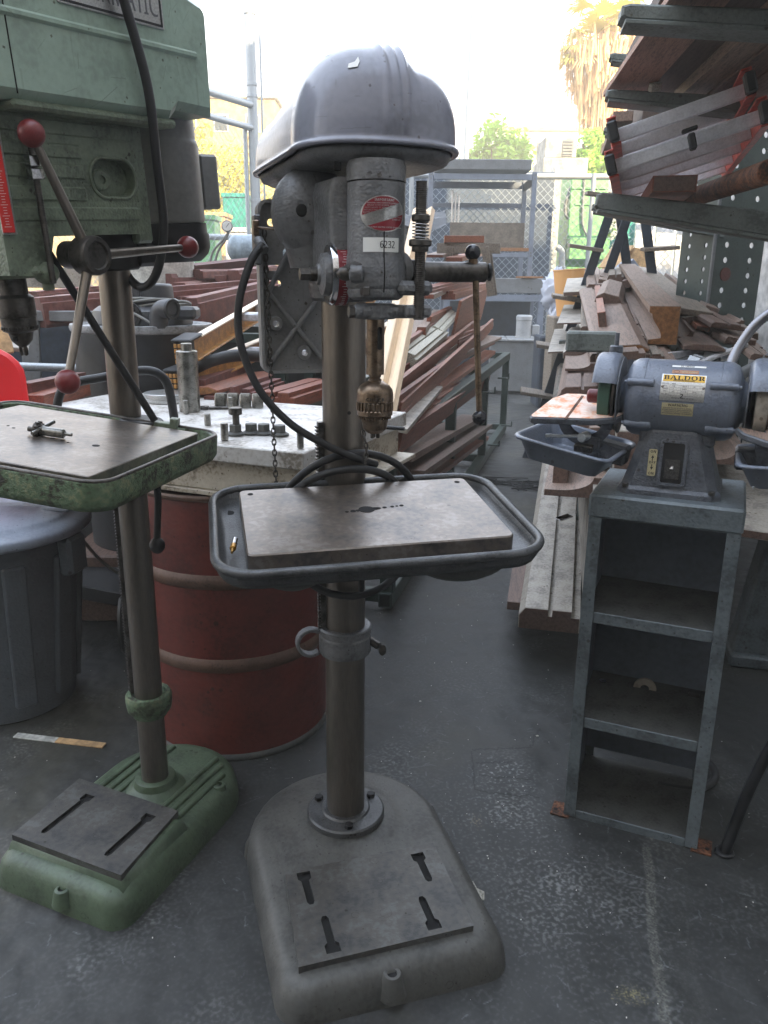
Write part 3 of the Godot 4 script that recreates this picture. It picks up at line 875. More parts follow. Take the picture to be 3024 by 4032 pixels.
func grey_head(t: Node3D) -> void:
	var g := G.new()
	# column clamp behind, spindle housing in front, bridged by the body
	var hz := 0.216; var hx := 0.010
	g.lathe([Vector2(0.0, 1.365), Vector2(0.062, 1.365), Vector2(0.070, 1.372), Vector2(0.076, 1.41), Vector2(0.085, 1.46), Vector2(0.10, 1.50), Vector2(0.105, 1.54), Vector2(0.095, 1.585), Vector2(0.06, 1.6), Vector2(0.0, 1.6)], Transform3D(), 32)
	var rings := []
	for q in [[1.40, 0.046, 0.7], [1.43, 0.056, 1.0], [1.50, 0.06, 1.1], [1.56, 0.062, 1.1], [1.585, 0.055, 1.0]]:
		var p := PackedVector2Array()
		var w: float = q[1]
		p.append_array(v2([w, hz - 0.02, -w, hz - 0.02, -w * 1.12, 0.15, -w * 1.4, 0.06, -w * 1.6, 0.0, w * 1.5, 0.0, w * 1.4, 0.08, w * 1.15, 0.14]))
		rings.append(ring_xz(p, q[0]))
	loft(g, rings)
	# swollen side boss on the left with the oil hole
	g.ball(Vector3(-0.07, 1.535, 0.03), 0.088, Vector3(0.95, 1.0, 0.72), 28)
	g.cyl(Vector3(-0.07, 1.43, 0.02), Vector3(-0.07, 1.535, 0.02), 0.045, 0.07, 24)
	part("head_casting", g, M.cast_grey, t)
	g = G.new()
	g.ball(Vector3(-0.101, 1.535, 0.086), 0.0125, Vector3(1, 1, 0.5), 14)
	part("oil_hole", g, M.void, t)
	g = G.new()
	var at := Transform3D(Basis(), Vector3(hx, 0, hz))
	g.lathe([Vector2(0.0, 1.372), Vector2(0.042, 1.372), Vector2(0.051, 1.378), Vector2(0.0535, 1.386), Vector2(0.052, 1.392), Vector2(0.056, 1.398), Vector2(0.0575, 1.424), Vector2(0.055, 1.437), Vector2(0.0525, 1.455), Vector2(0.0525, 1.5735)], at, 40)
	g.lathe([Vector2(0.0535, 1.5755), Vector2(0.0535, 1.6), Vector2(0.05, 1.61), Vector2(0.0, 1.612)], at, 40)
	g.cyl(Vector3(-0.046, 1.418, 0.245), Vector3(-0.022, 1.418, 0.255), 0.016, -1, 16, 0.003)
	g.cyl(Vector3(0.045, 1.425, 0.225), Vector3(0.06, 1.425, 0.215), 0.035, -1, 20, 0.008)
	var sp := part("spindle_housing", g, M.cast_grey, t)
	g = G.new()   # parting line down the front
	g.lathe([Vector2(0.0533, 1.455), Vector2(0.0533, 1.49)], at, 2, deg_to_rad(-90.9), deg_to_rad(-88.6))
	g.lathe([Vector2(0.0552, 1.437), Vector2(0.0533, 1.455)], at, 2, deg_to_rad(-90.9), deg_to_rad(-88.6))
	g.lathe([Vector2(0.0540, 1.386), Vector2(0.0566, 1.398), Vector2(0.0581, 1.424), Vector2(0.0556, 1.437)], at, 2, deg_to_rad(-90.9), deg_to_rad(-88.6))
	part("parting_line", g, M.void, sp)
	g = G.new()
	hexa(g, Vector3(-0.05, 1.418, 0.244), 0.0155, 0.028, Basis(Vector3.BACK, deg_to_rad(-68)))
	g.ball(Vector3(-0.052, 1.418, 0.243), 0.013, Vector3(1.5, 1, 1), 14)
	part("clamp_nut", g, M.steel_dark, sp)
	g = G.new()
	g.bx(Vector3(-0.022, 1.388, 0.262), Vector3(0.014, 0.016, 0.02), 0.002)
	part("grease_screw", g, M.steel_dark, sp)
	# clamp ring under the housing
	g = G.new()
	g.lathe([Vector2(0.018, 1.338), Vector2(0.036, 1.338), Vector2(0.040, 1.342), Vector2(0.040, 1.362), Vector2(0.036, 1.366), Vector2(0.018, 1.366)], at, 30)
	g.cyl(Vector3(-0.038, 1.352, hz + 0.026), Vector3(0.096, 1.352, hz + 0.026), 0.0125, -1, 18, 0.002)
	g.bx(Vector3(0.078, 1.353, 0.255), Vector3(0.05, 0.022, 0.034), 0.005)
	part("quill_clamp", g, M.cast_grey, t)
	g = G.new()
	hexa(g, Vector3(-0.032, 1.352, hz + 0.026), 0.0115, 0.016, Basis(Vector3.BACK, PI / 2))
	part("clamp_bolt", g, M.steel_dark, t)
	# stop lug, threaded stop rod with collars and spring
	g = G.new()
	g.bx(Vector3(0.072, 1.394, 0.25), Vector3(0.066, 0.026, 0.042), 0.008)
	part("stop_lug", g, M.cast_grey, t)
	g = G.new()
	screw_rod(g, Vector3(0.078, 1.338, 0.268), Vector3(0.078, 1.575, 0.268), 0.0105, 0.0034)
	part("depth_stop_rod", g, M.steel_dark, t)
	g = G.new()
	g.cyl(Vector3(0.078, 1.508, 0.268), Vector3(0.078, 1.520, 0.268), 0.0165, -1, 20, 0.002)
	part("stop_collar", g, M.steel_dark, t)
	g = G.new()
	g.cyl(Vector3(0.078, 1.466, 0.268), Vector3(0.078, 1.478, 0.268), 0.0205, -1, 20, 0.002)
	g.cyl(Vector3(0.078, 1.457, 0.268), Vector3(0.078, 1.466, 0.268), 0.0150, -1, 20, 0.001)
	part("stop_nut", g, M.steel_dark, t)
	g = G.new()
	var sprg := []
	for i in 61:
		var a := TAU * i / 12.0
		sprg.append(Vector3(0.078 + cos(a) * 0.0145, 1.479 + 0.028 * i / 60.0, 0.268 + sin(a) * 0.0145))
	g.tube(sprg, 0.0013, 5)
	part("stop_spring", g, M.chrome, t)
	# badge on the housing: silver oval with two red segments and a diagonal bar
	badge(t, at)
	# paper tag
	g = G.new()
	g.grid([g.ring(at * Vector3(0, 1.4553, 0), Basis(), 0.0532, 14, deg_to_rad(-131), deg_to_rad(-56)), g.ring(at * Vector3(0, 1.4795, 0), Basis(), 0.0532, 14, deg_to_rad(-131), deg_to_rad(-56))])
	var lb := part("number_tag", g, M.white_label, t)
	letters("tag_number", "6232", 0.0115, M.ink, lb, Transform3D(Basis(Vector3.UP, deg_to_rad(8)), at * Vector3(0.0074, 1.4675, 0.0529)), false, 0.86, -0.0534)
	# quill, spindle nose, chuck
	g = G.new()
	g.cyl(Vector3(hx, 1.235, hz), Vector3(hx, 1.34, hz), 0.0172, -1, 26)
	g.lathe([Vector2(0.0, 1.218), Vector2(0.012, 1.218), Vector2(0.013, 1.226), Vector2(0.010, 1.228), Vector2(0.012, 1.231), Vector2(0.012, 1.236)], at, 20)
	var ql := part("quill", g, M.bronze, t)
	g = G.new()
	g.prism(rrect(0.0095, 0.042, 0.0046, 5), 0.0, 0.0006, Transform3D(Basis(), Vector3(hx + 0.004, 1.303, hz + 0.0170)), 0.0)
	part("drift_slot", g, M.void, ql)
	g = G.new()
	g.lathe([Vector2(0.0, 1.222), Vector2(0.016, 1.222), Vector2(0.028, 1.214), Vector2(0.034, 1.206), Vector2(0.0355, 1.198), Vector2(0.0355, 1.184), Vector2(0.033, 1.182), Vector2(0.033, 1.168), Vector2(0.0345, 1.166), Vector2(0.0345, 1.158), Vector2(0.030, 1.155), Vector2(0.0265, 1.152), Vector2(0.0265, 1.146), Vector2(0.025, 1.142), Vector2(0.023, 1.130), Vector2(0.014, 1.122), Vector2(0.0, 1.122)].map(func(p): return p), at, 40)
	var ch := part("chuck", g, M.bronze, t)
	g = G.new()
	for i in 26:
		var a := TAU * i / 26
		g.bx(at * Vector3(cos(a) * 0.0338, 1.175, sin(a) * 0.0338), Vector3(0.0042, 0.0165, 0.004), 0.0008, Basis(Vector3.UP, -a + PI / 2))
	for i in 34:
		var a := TAU * i / 34
		g.bx(at * Vector3(cos(a) * 0.029, 1.1535, sin(a) * 0.029), Vector3(0.0026, 0.006, 0.006), 0.0005, Basis(Vector3.UP, -a + PI / 2))
	part("knurled_ring", g, M.bronze, ch)
	letters("chuck_mark", "CHUCK", 0.0065, M.steel_dark, ch, Transform3D(Basis(Vector3.UP, deg_to_rad(-14)), at * Vector3(-0.0085, 1.191, 0.0345)), true, 1.2, -0.0356)
	for i in 3:
		var a := TAU * i / 3 + 0.5
		g = G.new()
		g.bx(at * Vector3(cos(a) * 0.0065, 1.119, sin(a) * 0.0065), Vector3(0.007, 0.014, 0.006), 0.001, Basis(Vector3.UP, -a))
		part("jaw", g, M.steel_dark, ch)
	# feed shaft to the right with its lever
	g = G.new()
	g.cyl(Vector3(0.058, 1.423, 0.216), Vector3(0.088, 1.423, 0.222), 0.022, -1, 24, 0.002)
	g.cyl(Vector3(0.086, 1.423, 0.222), Vector3(0.222, 1.424, 0.235), 0.0185, -1, 28, 0.003)
	var fs := part("feed_hub", g, M.steel_dark, t)
	g = G.new()
	g.lathe([Vector2(0, 0), Vector2(0.012, 0.0), Vector2(0.0165, 0.003), Vector2(0.0165, 0.007), Vector2(0.010, 0.010), Vector2(0.0, 0.0105)], Transform3D(G.frame(Vector3(1, 0.05, 0.25)), Vector3(0.222, 1.424, 0.237)), 22)
	part("end_knob", g, M.black_iron, fs)
	g = G.new()
	g.cyl(Vector3(0.20, 1.42, 0.236), Vector3(0.209, 1.155, 0.262), 0.0062, -1, 12)
	g.cyl(Vector3(0.196, 1.43, 0.236), Vector3(0.1945, 1.448, 0.234), 0.009, -1, 12)
	var lv := part("feed_lever", g, M.bronze, t)
	for p in [[Vector3(0.2095, 1.152, 0.262), 0.0145], [Vector3(0.1935, 1.459, 0.234), 0.0150]]:
		g = G.new()
		g.ball(p[0], p[1])
		part("knob", g, M.black_ball, lv)
	# depth dial on the left
	var dx := Transform3D(G.frame(Vector3(-1, 0, 0)), Vector3(-0.034, 1.417, 0.16))
	g = G.new()
	g.lathe([Vector2(0.0, -0.002), Vector2(0.050, -0.002), Vector2(0.056, 0.001), Vector2(0.0568, 0.004)], dx, 44)
	g.lathe([Vector2(0.0568, 0.025), Vector2(0.0565, 0.030), Vector2(0.053, 0.035), Vector2(0.046, 0.036), Vector2(0.0, 0.034)], dx, 44)
	var dl := part("depth_dial", g, M.chrome, t)
	g = G.new()
	g.lathe([Vector2(0.0568, 0.004), Vector2(0.0562, 0.005), Vector2(0.0562, 0.024), Vector2(0.0568, 0.025)], dx, 44)
	part("scale_band", g, M.red_print, dl)
	g = G.new()
	for i in 64:
		var a := TAU * i / 64
		g.bx(dx * Vector3(cos(a) * 0.0561, 0.012 if i % 4 else 0.0135, sin(a) * 0.0561), Vector3(0.006 if i % 4 else 0.010, 0.0006, 0.0009), 0.0, Basis(dx.basis.y, -a) * Basis(Vector3(0, 0, 1), 0.0))
	part("scale_marks", g, M.white_label, dl)
	g = G.new()
	g.lathe([Vector2(0.040, 0.034), Vector2(0.038, 0.046), Vector2(0.027, 0.050), Vector2(0.020, 0.051), Vector2(0.018, 0.056), Vector2(0.0, 0.056)], dx, 32)
	part("dial_hub", g, M.cast_grey, dl)
	g = G.new()
	g.cyl(dx * Vector3(0, 0.054, 0), dx * Vector3(0, 0.070, 0), 0.013, -1, 18, 0.002)
	hexa(g, dx * Vector3(0, 0.066, 0), 0.0125, 0.022, dx.basis)
	part("dial_nut", g, M.steel_dark, dl)
	# motor plate behind the column, ribbed, with slots
	g = G.new()
	var pc := CSGCombiner3D.new()
	pc.name = "motor_plate"
	var px := Transform3D(Basis(), Vector3(-0.04, 1.388, -0.15))
	var pm := CSGPolygon3D.new()
	pm.name = "plate"; pm.polygon = rrect(0.236, 0.372, 0.02); pm.depth = 0.008; pm.material = M.plate_grey
	pc.add_child(pm)
	for h in [[-0.085, 0.14, 0.02, 0.016], [-0.083, 0.045, 0.030, 0.013], [-0.083, 0.012, 0.030, 0.013], [-0.085, -0.075, 0.014, 0.014], [-0.02, -0.14, 0.014, 0.014], [-0.045, 0.15, 0.028, 0.03], [-0.055, 0.075, 0.014, 0.022]]:
		var k := CSGPolygon3D.new()
		k.name = "slot"; k.polygon = rrect(h[2], h[3], minf(h[2], h[3]) * 0.48, 4, Vector2(h[0], h[1])); k.depth = 0.03; k.operation = CSGShape3D.OPERATION_SUBTRACTION; k.material = M.plate_grey
		k.position.z = 0.01
		pc.add_child(k, true)
	pc.transform = px
	t.add_child(pc)
	g = G.new()
	var rim := []
	for q in rrect(0.232, 0.368, 0.02, 4): rim.append(Vector3(q.x, q.y, 0.004))
	var lo := rrect(0.236, 0.372, 0.022, 4); var li := rrect(0.222, 0.358, 0.016, 4)
	var a0 := PackedVector3Array(); var a1 := PackedVector3Array(); var a2 := PackedVector3Array(); var a3 := PackedVector3Array()
	for i in lo.size():
		a0.append(Vector3(lo[i].x, lo[i].y, -0.028)); a1.append(Vector3(lo[i].x, lo[i].y, 0.018)); a2.append(Vector3(li[i].x, li[i].y, 0.018)); a3.append(Vector3(li[i].x, li[i].y, -0.002))
	g.grid([a0, a1], true); g.grid([a1, a2], true); g.grid([a2, a3], true)
	for r in [[Vector2(-0.105, 0.0), Vector2(0.03, -0.165)], [Vector2(-0.10, -0.165), Vector2(0.03, 0.0)], [Vector2(-0.10, -0.01), Vector2(-0.04, 0.10)], [Vector2(-0.04, 0.10), Vector2(-0.03, 0.17)]]:
		g.cyl(Vector3(r[0].x, r[0].y, 0.008), Vector3(r[1].x, r[1].y, 0.008), 0.0055, -1, 8)
	for h in [[-0.085, -0.075, 0.014], [-0.02, -0.14, 0.014]]:
		g.lathe([Vector2(0.0071, 0.0), Vector2(0.0072, 0.012), Vector2(h[2] + 0.001, 0.011), Vector2(h[2] + 0.003, 0.0)], Transform3D(Basis(Vector3.RIGHT, PI / 2), Vector3(h[0], h[1], 0.006)), 18)
	var rb := part("plate_ribs", g, M.plate_grey, t)
	rb.transform = px
	# belt-release ball handle and rod, terminal strip
	g = G.new()
	g.cyl(Vector3(-0.172, 1.508, -0.02), Vector3(-0.112, 1.499, 0.045), 0.0026, -1, 8)
	g.bx(Vector3(-0.176, 1.508, -0.03), Vector3(0.012, 0.03, 0.02), 0.002)
	var br := part("release_rod", g, M.bronze, t)
	g = G.new()
	g.ball(Vector3(-0.108, 1.499, 0.05), 0.0165)
	part("knob", g, M.chrome, br)
	g = G.new()
	g.bx(Vector3(-0.168, 1.487, -0.085), Vector3(0.014, 0.10, 0.05), 0.003)
	g.cyl(Vector3(-0.176, 1.485, -0.01), Vector3(-0.166, 1.462, 0.012), 0.0105, 0.0115, 12, 0.002)
	part("cord_clamp", g, M.cast_grey, t)
	# motor hanging behind the plate
	g = G.new()
	var mo := Transform3D(Basis(), Vector3(0.03, 0, -0.262))
	g.lathe([Vector2(0.0, 1.26), Vector2(0.06, 1.26), Vector2(0.07, 1.275), Vector2(0.074, 1.30), Vector2(0.074, 1.53), Vector2(0.07, 1.56), Vector2(0.05, 1.585), Vector2(0.0, 1.59)], mo, 32)
	g.bx(Vector3(0.03, 1.42, -0.19), Vector3(0.08, 0.2, 0.07), 0.006)
	part("motor", g, M.black_iron, t)
	# safety chain along the plate's edge down past the table, and the chuck-key chain
	g = G.new()
	chain(g, [Vector3(-0.145, 1.51, -0.128), Vector3(-0.142, 1.36, -0.128), Vector3(-0.14, 1.22, -0.128), Vector3(-0.137, 1.05, -0.132), Vector3(-0.133, 0.86, -0.132)], 0.0125, 0.0017)
	part("chain", g, M.steel_dark, t)
	g = G.new()
	chain(g, [Vector3(-0.004, 1.12, 0.18), Vector3(0.002, 1.085, 0.185), Vector3(0.0, 1.055, 0.185)], 0.010, 0.0018)
	part("key_chain", g, M.steel_dark, t)

func badge(t: Node3D, at: Transform3D) -> void:
	var r := 0.0529
	var on := func(x: float, y: float, up: float) -> Vector3:
		var a := x / r + 0.02
		return at * Vector3(sin(a) * (r + up), 1.519 + y, cos(a) * (r + up))
	var ell := func(g: G, rx: float, ry: float, up: float) -> void:
		var c: Vector3 = on.call(0, 0, up)
		var rows := []
		for k in 7:
			var row := PackedVector3Array()
			for i in 36:
				var an := TAU * i / 36
				row.append(on.call(cos(an) * rx * k / 6.0, sin(an) * ry * k / 6.0, up))
			rows.append(row)
		rows.reverse()
		g.grid(rows, true)
	var g := G.new()
	ell.call(g, 0.0440, 0.0305, 0.0004)
	var b := part("badge", g, M.silver, t)
	# red segments above and below the bar
	for s in [1.0, -1.0]:
		g = G.new()
		var lo := []; 
		var rows := []
		for k in 9:
			var row := PackedVector3Array()
			for i in 25:
				var x := lerpf(-0.0412, 0.0412, i / 24.0)
				var top := 0.0284 * sqrt(maxf(0.0, 1.0 - pow(x / 0.0413, 2)))
				var bar: float = x * 0.30 + 0.0105 * s - 0.001
				var y: float
				if s > 0: y = lerpf(minf(maxf(bar, -top), top), top, k / 8.0)
				else: y = lerpf(-top, maxf(minf(bar, top), -top), k / 8.0)
				row.append(on.call(x, y, 0.0008))
			rows.append(row)
		g.grid(rows)
		part("red_field", g, M.red_print, b)
	var line := func(s: String, x: float, y: float, h: float, bold: bool) -> void:
		letters("badge_text", s, h, M.silver, b, Transform3D(Basis(Vector3.UP, x / r + 0.02), on.call(x, y, 0.0006)), bold, 1.15, -r - 0.0008)
	line.call("IMPORTANT", 0.0, 0.0226, 0.0040, true)
	line.call("REMOVE THIS COVER TO LUBRICATE", 0.0, 0.0175, 0.0022, true)
	line.call("SPLINE EVERY MONTH. USE A", -0.006, 0.0138, 0.0022, true)
	line.call("GOOD GRADE OF HEAVY OIL", -0.011, 0.0100, 0.0022, true)
	line.call("REPLACE THIS COVER TO", -0.015, 0.0062, 0.0022, true)
	line.call("GUARD AGAINST", -0.024, 0.0024, 0.0022, true)
	line.call("DUST", -0.032, -0.0014, 0.0022, true)
	line.call("MANUFACTURING", 0.022, -0.0052, 0.0022, true)
	line.call("COMPANY", 0.024, -0.0092, 0.0026, true)
	line.call("MADE IN THE UNITED STATES OF AMERICA", 0.0, -0.0225, 0.0021, true)

# belt hood: a dome over the spindle in front, falling to a narrower tail over the motor
func grey_hood(t: Node3D) -> void:
	var rim := PackedVector2Array()
	var half := func(s: float) -> Vector2:   # s 0..1 from the front centre round the right side to the back centre
		return Vector2()
	var n := 96
	var plan := []
	# front circle centre (0.018, 0.10) radius 0.158, tail end circle centre (-0.015, -0.34) radius 0.118
	var c0 := Vector2(0.028, 0.115); var r0 := 0.152; var c1 := Vector2(-0.020, -0.205); var r1 := 0.128
	for i in 141:
		var a := lerpf(-4.0, 184.0, i / 140.0)
		var u := Vector2.from_angle(deg_to_rad(a))
		var e := 0.80 if u.y > 0 else 1.0
		plan.append(c0 + Vector2(signf(u.x) * pow(absf(u.x), e), signf(u.y) * pow(absf(u.y), e)) * r0)
	for i in 8: plan.append((c0 + Vector2.from_angle(deg_to_rad(184)) * r0).lerp(c1 + Vector2.from_angle(deg_to_rad(184)) * r1, (i + 1) / 9.0))
	for i in 33:
		var a := lerpf(184.0, 356.0, i / 32.0)
		plan.append(c1 + Vector2.from_angle(deg_to_rad(a)) * r1)
	for i in 8: plan.append((c1 + Vector2.from_angle(deg_to_rad(-4)) * r1).lerp(c0 + Vector2.from_angle(deg_to_rad(-4)) * r0, (i + 1) / 9.0))
	var axis := func(p: Vector2) -> Vector2:   # the nearest point of the spine
		var d := c1 - c0
		var f := clampf((p - c0).dot(d) / d.length_squared(), 0.0, 1.0)
		return c0 + d * f
	var crown := func(p: Vector2) -> float:   # height of the top above the rim along the spine
		var f := clampf((c0.y - p.y) / (c0.y - c1.y), 0.0, 1.0)
		return lerpf(0.158, 0.106, smoothstep(0.1, 1.0, f))
	var y0 := 1.632
	var rows := []
	var steps := 22
	for k in steps + 1:
		var f := float(k) / steps
		var th := f * PI / 2
		var row := PackedVector3Array()
		for i in plan.size():
			var p: Vector2 = plan[plan.size() - 1 - i]
			var s: Vector2 = axis.call(p)
			var e := pow(cos(th), 0.62) if k < steps else 0.0
			var q := s.lerp(p, e)
			var h: float = crown.call(s)
			var y := y0 + 0.016 + h * pow(sin(th), 0.86)
			# three ribs over the front, along the hood's centre line
			var x := q.x - 0.034
			var rib := 0.0
			if q.y > 0.0 and f > 0.02:
				for o in [-0.017, 0.0, 0.017]:
					rib = maxf(rib, exp(-pow((x - o) / 0.0052, 2)))
				rib *= 0.0065
				var away := (q - s)
				if away.length() > 0.001: q += away.normalized() * rib * cos(th)
				y += rib * sin(th)
			# the right shoulder sits a little lower than the left
			if q.x > 0.05: y -= 0.026 * smoothstep(0.05, 0.085, q.x) * sin(th) * (1.0 if q.y > -0.15 else 0.3)
			row.append(Vector3(q.x, y, q.y))
		rows.append(row)
	var g := G.new()
	# bead and rolled edge below
	var skirt := []
	for q in [[-0.004, 0.0], [0.0055, -0.001], [0.0075, 0.003], [0.006, 0.007], [0.002, 0.009], [0.0, 0.012], [0.0, 0.0161]]:
		var row := PackedVector3Array()
		for i in plan.size():
			var p: Vector2 = plan[plan.size() - 1 - i]
			var d: Vector2 = (p - axis.call(p)).normalized()
			row.append(Vector3(p.x + d.x * q[0], y0 + q[1], p.y + d.y * q[0]))
		skirt.append(row)
	skirt.append_array(rows.slice(1))
	g.grid(skirt, true)
	var hd := part("belt_hood", g, M.hood_grey, t)
	# finger pull moulded into the top, torn sticker
	var on := func(x: float, z: float) -> Transform3D:   # frame on the shell: y is the outward normal
		var best := 9.0; var bi := 1; var bj := 0
		for i in range(1, rows.size() - 1):
			for j in plan.size():
				var q: Vector3 = rows[i][j]
				var dd := Vector2(q.x - x, q.z - z).length()
				if dd < best:
					best = dd; bi = i; bj = j
		var p: Vector3 = rows[bi][bj]
		var du: Vector3 = rows[bi][(bj + 1) % plan.size()] - rows[bi][(bj + plan.size() - 1) % plan.size()]
		var dv: Vector3 = rows[bi + 1][bj] - rows[bi - 1][bj]
		var nn := du.cross(dv).normalized()
		if nn.y < 0: nn = -nn
		var ux := (Vector3.RIGHT - nn * nn.x).normalized()
		return Transform3D(Basis(ux, nn, ux.cross(nn)), p)
	g = G.new()
	var fp: Transform3D = on.call(-0.05, 0.17)
	var pull := []
	for q in rrect(0.052, 0.024, 0.011, 5): pull.append(fp * Vector3(q.x, -0.002 - absf(q.x) * 0.12, q.y))
	g.tube(pull, 0.0022, 7, true)
	part("finger_pull", g, M.hood_grey, hd)
	g = G.new()
	g.prism(v2([-0.010, -0.008, 0.007, -0.009, 0.012, 0.002, 0.011, 0.012, 0.004, 0.003, -0.007, 0.001]), 0.0, 0.0006, on.call(-0.036, 0.232) * Transform3D(Basis(Vector3.RIGHT, -PI / 2), Vector3(0, 0.001, 0)), 0.0)
	part("torn_sticker", g, M.white_label, hd)
	# pan under the hood
	g = G.new()
	var pan := []
	for q in [[-0.06, -0.024], [-0.03, -0.022], [-0.014, -0.016], [-0.008, -0.006], [-0.009, 0.0], [-0.03, 0.003]]:
		var row := PackedVector3Array()
		for i in plan.size():
			var p: Vector2 = plan[plan.size() - 1 - i]
			var d: Vector2 = (p - axis.call(p)).normalized()
			row.append(Vector3(p.x + d.x * q[0], y0 + q[1], p.y + d.y * q[0]))
		pan.append(row)
	g.grid(pan, true)
	g.fan(pan[0], true); g.fan(pan[-1])
	part("hood_pan", g, M.cast_grey, t)
	g = G.new()
	g.bx(Vector3(-0.055, 1.606, 0.19), Vector3(0.012, 0.022, 0.006), 0.001)
	g.bx(Vector3(-0.085, 1.605, 0.0), Vector3(0.02, 0.02, 0.1), 0.004)
	part("hood_bracket", g, M.black_iron, t)

func green_press() -> void:
	var t := thing("drill_press", "green floor drill press with red ball handles, cut by the left edge of the picture", "drill press", Vector3(-0.611, 0, -1.848), yawb(-23))
	# base casting: broad skirt in front, raised round tail with ribs, machined pad with two slots
	var outline := func(ins: float) -> PackedVector2Array:
		var p := PackedVector2Array()
		var w := 0.200 - ins; var f := 0.380 - ins; var r := 0.05
		for i in 7: p.append(Vector2(w - r, f - r) + Vector2.from_angle(PI / 2 * i / 6.0) * r)
		for i in 7: p.append(Vector2(-w + r, f - r) + Vector2.from_angle(PI / 2 + PI / 2 * i / 6.0) * r)
		p.append(Vector2(-w * 0.98, 0.10))
		for i in 21: p.append(Vector2(-0.005, -0.05) + Vector2.from_angle(PI + PI * i / 20.0) * (0.195 - ins))
		p.append(Vector2(w * 0.98, 0.10))
		return p
	var rings := []
	for q in [[0.0, 0.0], [0.001, 0.014], [0.003, 0.034], [0.008, 0.056], [0.016, 0.070], [0.028, 0.079], [0.05, 0.083], [0.10, 0.085]]:
		rings.append(ring_xz(outline.call(q[0]), q[1]))
	var g := G.new()
	loft(g, rings)
	rings = []
	for q in [[0.0, 0.07], [0.006, 0.092], [0.012, 0.100], [0.016, 0.103]]:
		rings.append(ring_xz(v2([0.176 - q[0], 0.336 - q[0], -0.176 + q[0], 0.336 - q[0], -0.176 + q[0], 0.095 + q[0], 0.176 - q[0], 0.095 + q[0]]), q[1]))
	loft(g, rings)
	g.lathe([Vector2(0.085, 0.08), Vector2(0.068, 0.092), Vector2(0.058, 0.10), Vector2(0.053, 0.118), Vector2(0.049, 0.12), Vector2(0.036, 0.12)], Transform3D(), 30)
	part("base", g, M.base_green, t)
	for i in 3:
		for s in [-1.0, 1.0]:
			g = G.new()
			var x: float = s * (0.075 + i * 0.03)
			var back := -0.05 - sqrt(maxf(0.0, 0.16 * 0.16 - x * x)) + 0.012
			g.prism(rrect(0.014, 0.02, 0.005, 3), back, 0.085, Transform3D(Basis(), Vector3(x, 0.082, 0)), 0.004)
			part("base_rib", g, M.base_green, t)
	for e in [[-0.105, 0.080, -0.145], [0.15, 0.078, -0.075], [0.03, 0.055, 0.372]]:
		g = G.new()
		g.lathe([Vector2(0.026, -0.03), Vector2(0.019, 0.002), Vector2(0.0165, 0.007), Vector2(0.010, 0.009), Vector2(0.009, -0.004)], Transform3D(Basis(), Vector3(e[0], e[1], e[2])), 16)
		var lug := part("bolt_lug", g, M.base_green, t)
		g = G.new()
		g.cyl(Vector3(e[0], e[1] - 0.01, e[2]), Vector3(e[0], e[1] + 0.003, e[2]), 0.0095, -1, 12)
		part("bolt_hole", g, M.void, lug)
	slotted_plate("slotted_pad", v2([-0.184, 0.086, 0.143, 0.090, 0.167, 0.328, -0.167, 0.326]),
		[slot_outline(Vector2(-0.105, 0.211), 0.162, 0.0085, 0.0155, true), slot_outline(Vector2(0.091, 0.211), 0.162, 0.0085, 0.0155, true)], 0.096, 0.113, M.plate_base, t, 0.1045)
	g = G.new()
	g.cyl(Vector3(0, 0.1, 0), Vector3(0, 1.55, 0), 0.0352, -1, 36)
	part("column", g, M.steel, t)
	g = G.new()
	g.bx(Vector3(-0.036, 0.70, 0.016), Vector3(0.012, 0.66, 0.014), 0.001, yawb(24))
	for i in 82: g.bx(Vector3(-0.0425, 0.377 + i * 0.0079, 0.019), Vector3(0.006, 0.004, 0.013), 0.0008, yawb(24))
	part("rack", g, M.steel_dark, t)
	g = G.new()
	g.lathe([Vector2(0.036, 0.318), Vector2(0.052, 0.320), Vector2(0.056, 0.326), Vector2(0.059, 0.350), Vector2(0.059, 0.364), Vector2(0.055, 0.371), Vector2(0.044, 0.371), Vector2(0.041, 0.366), Vector2(0.036, 0.366)], Transform3D(), 32)
	g.lathe([Vector2(0.036, 0.306), Vector2(0.044, 0.308), Vector2(0.046, 0.319)], Transform3D(), 28)
	part("collar", g, M.worn_green, t)
	green_table(t)
	green_head(t)

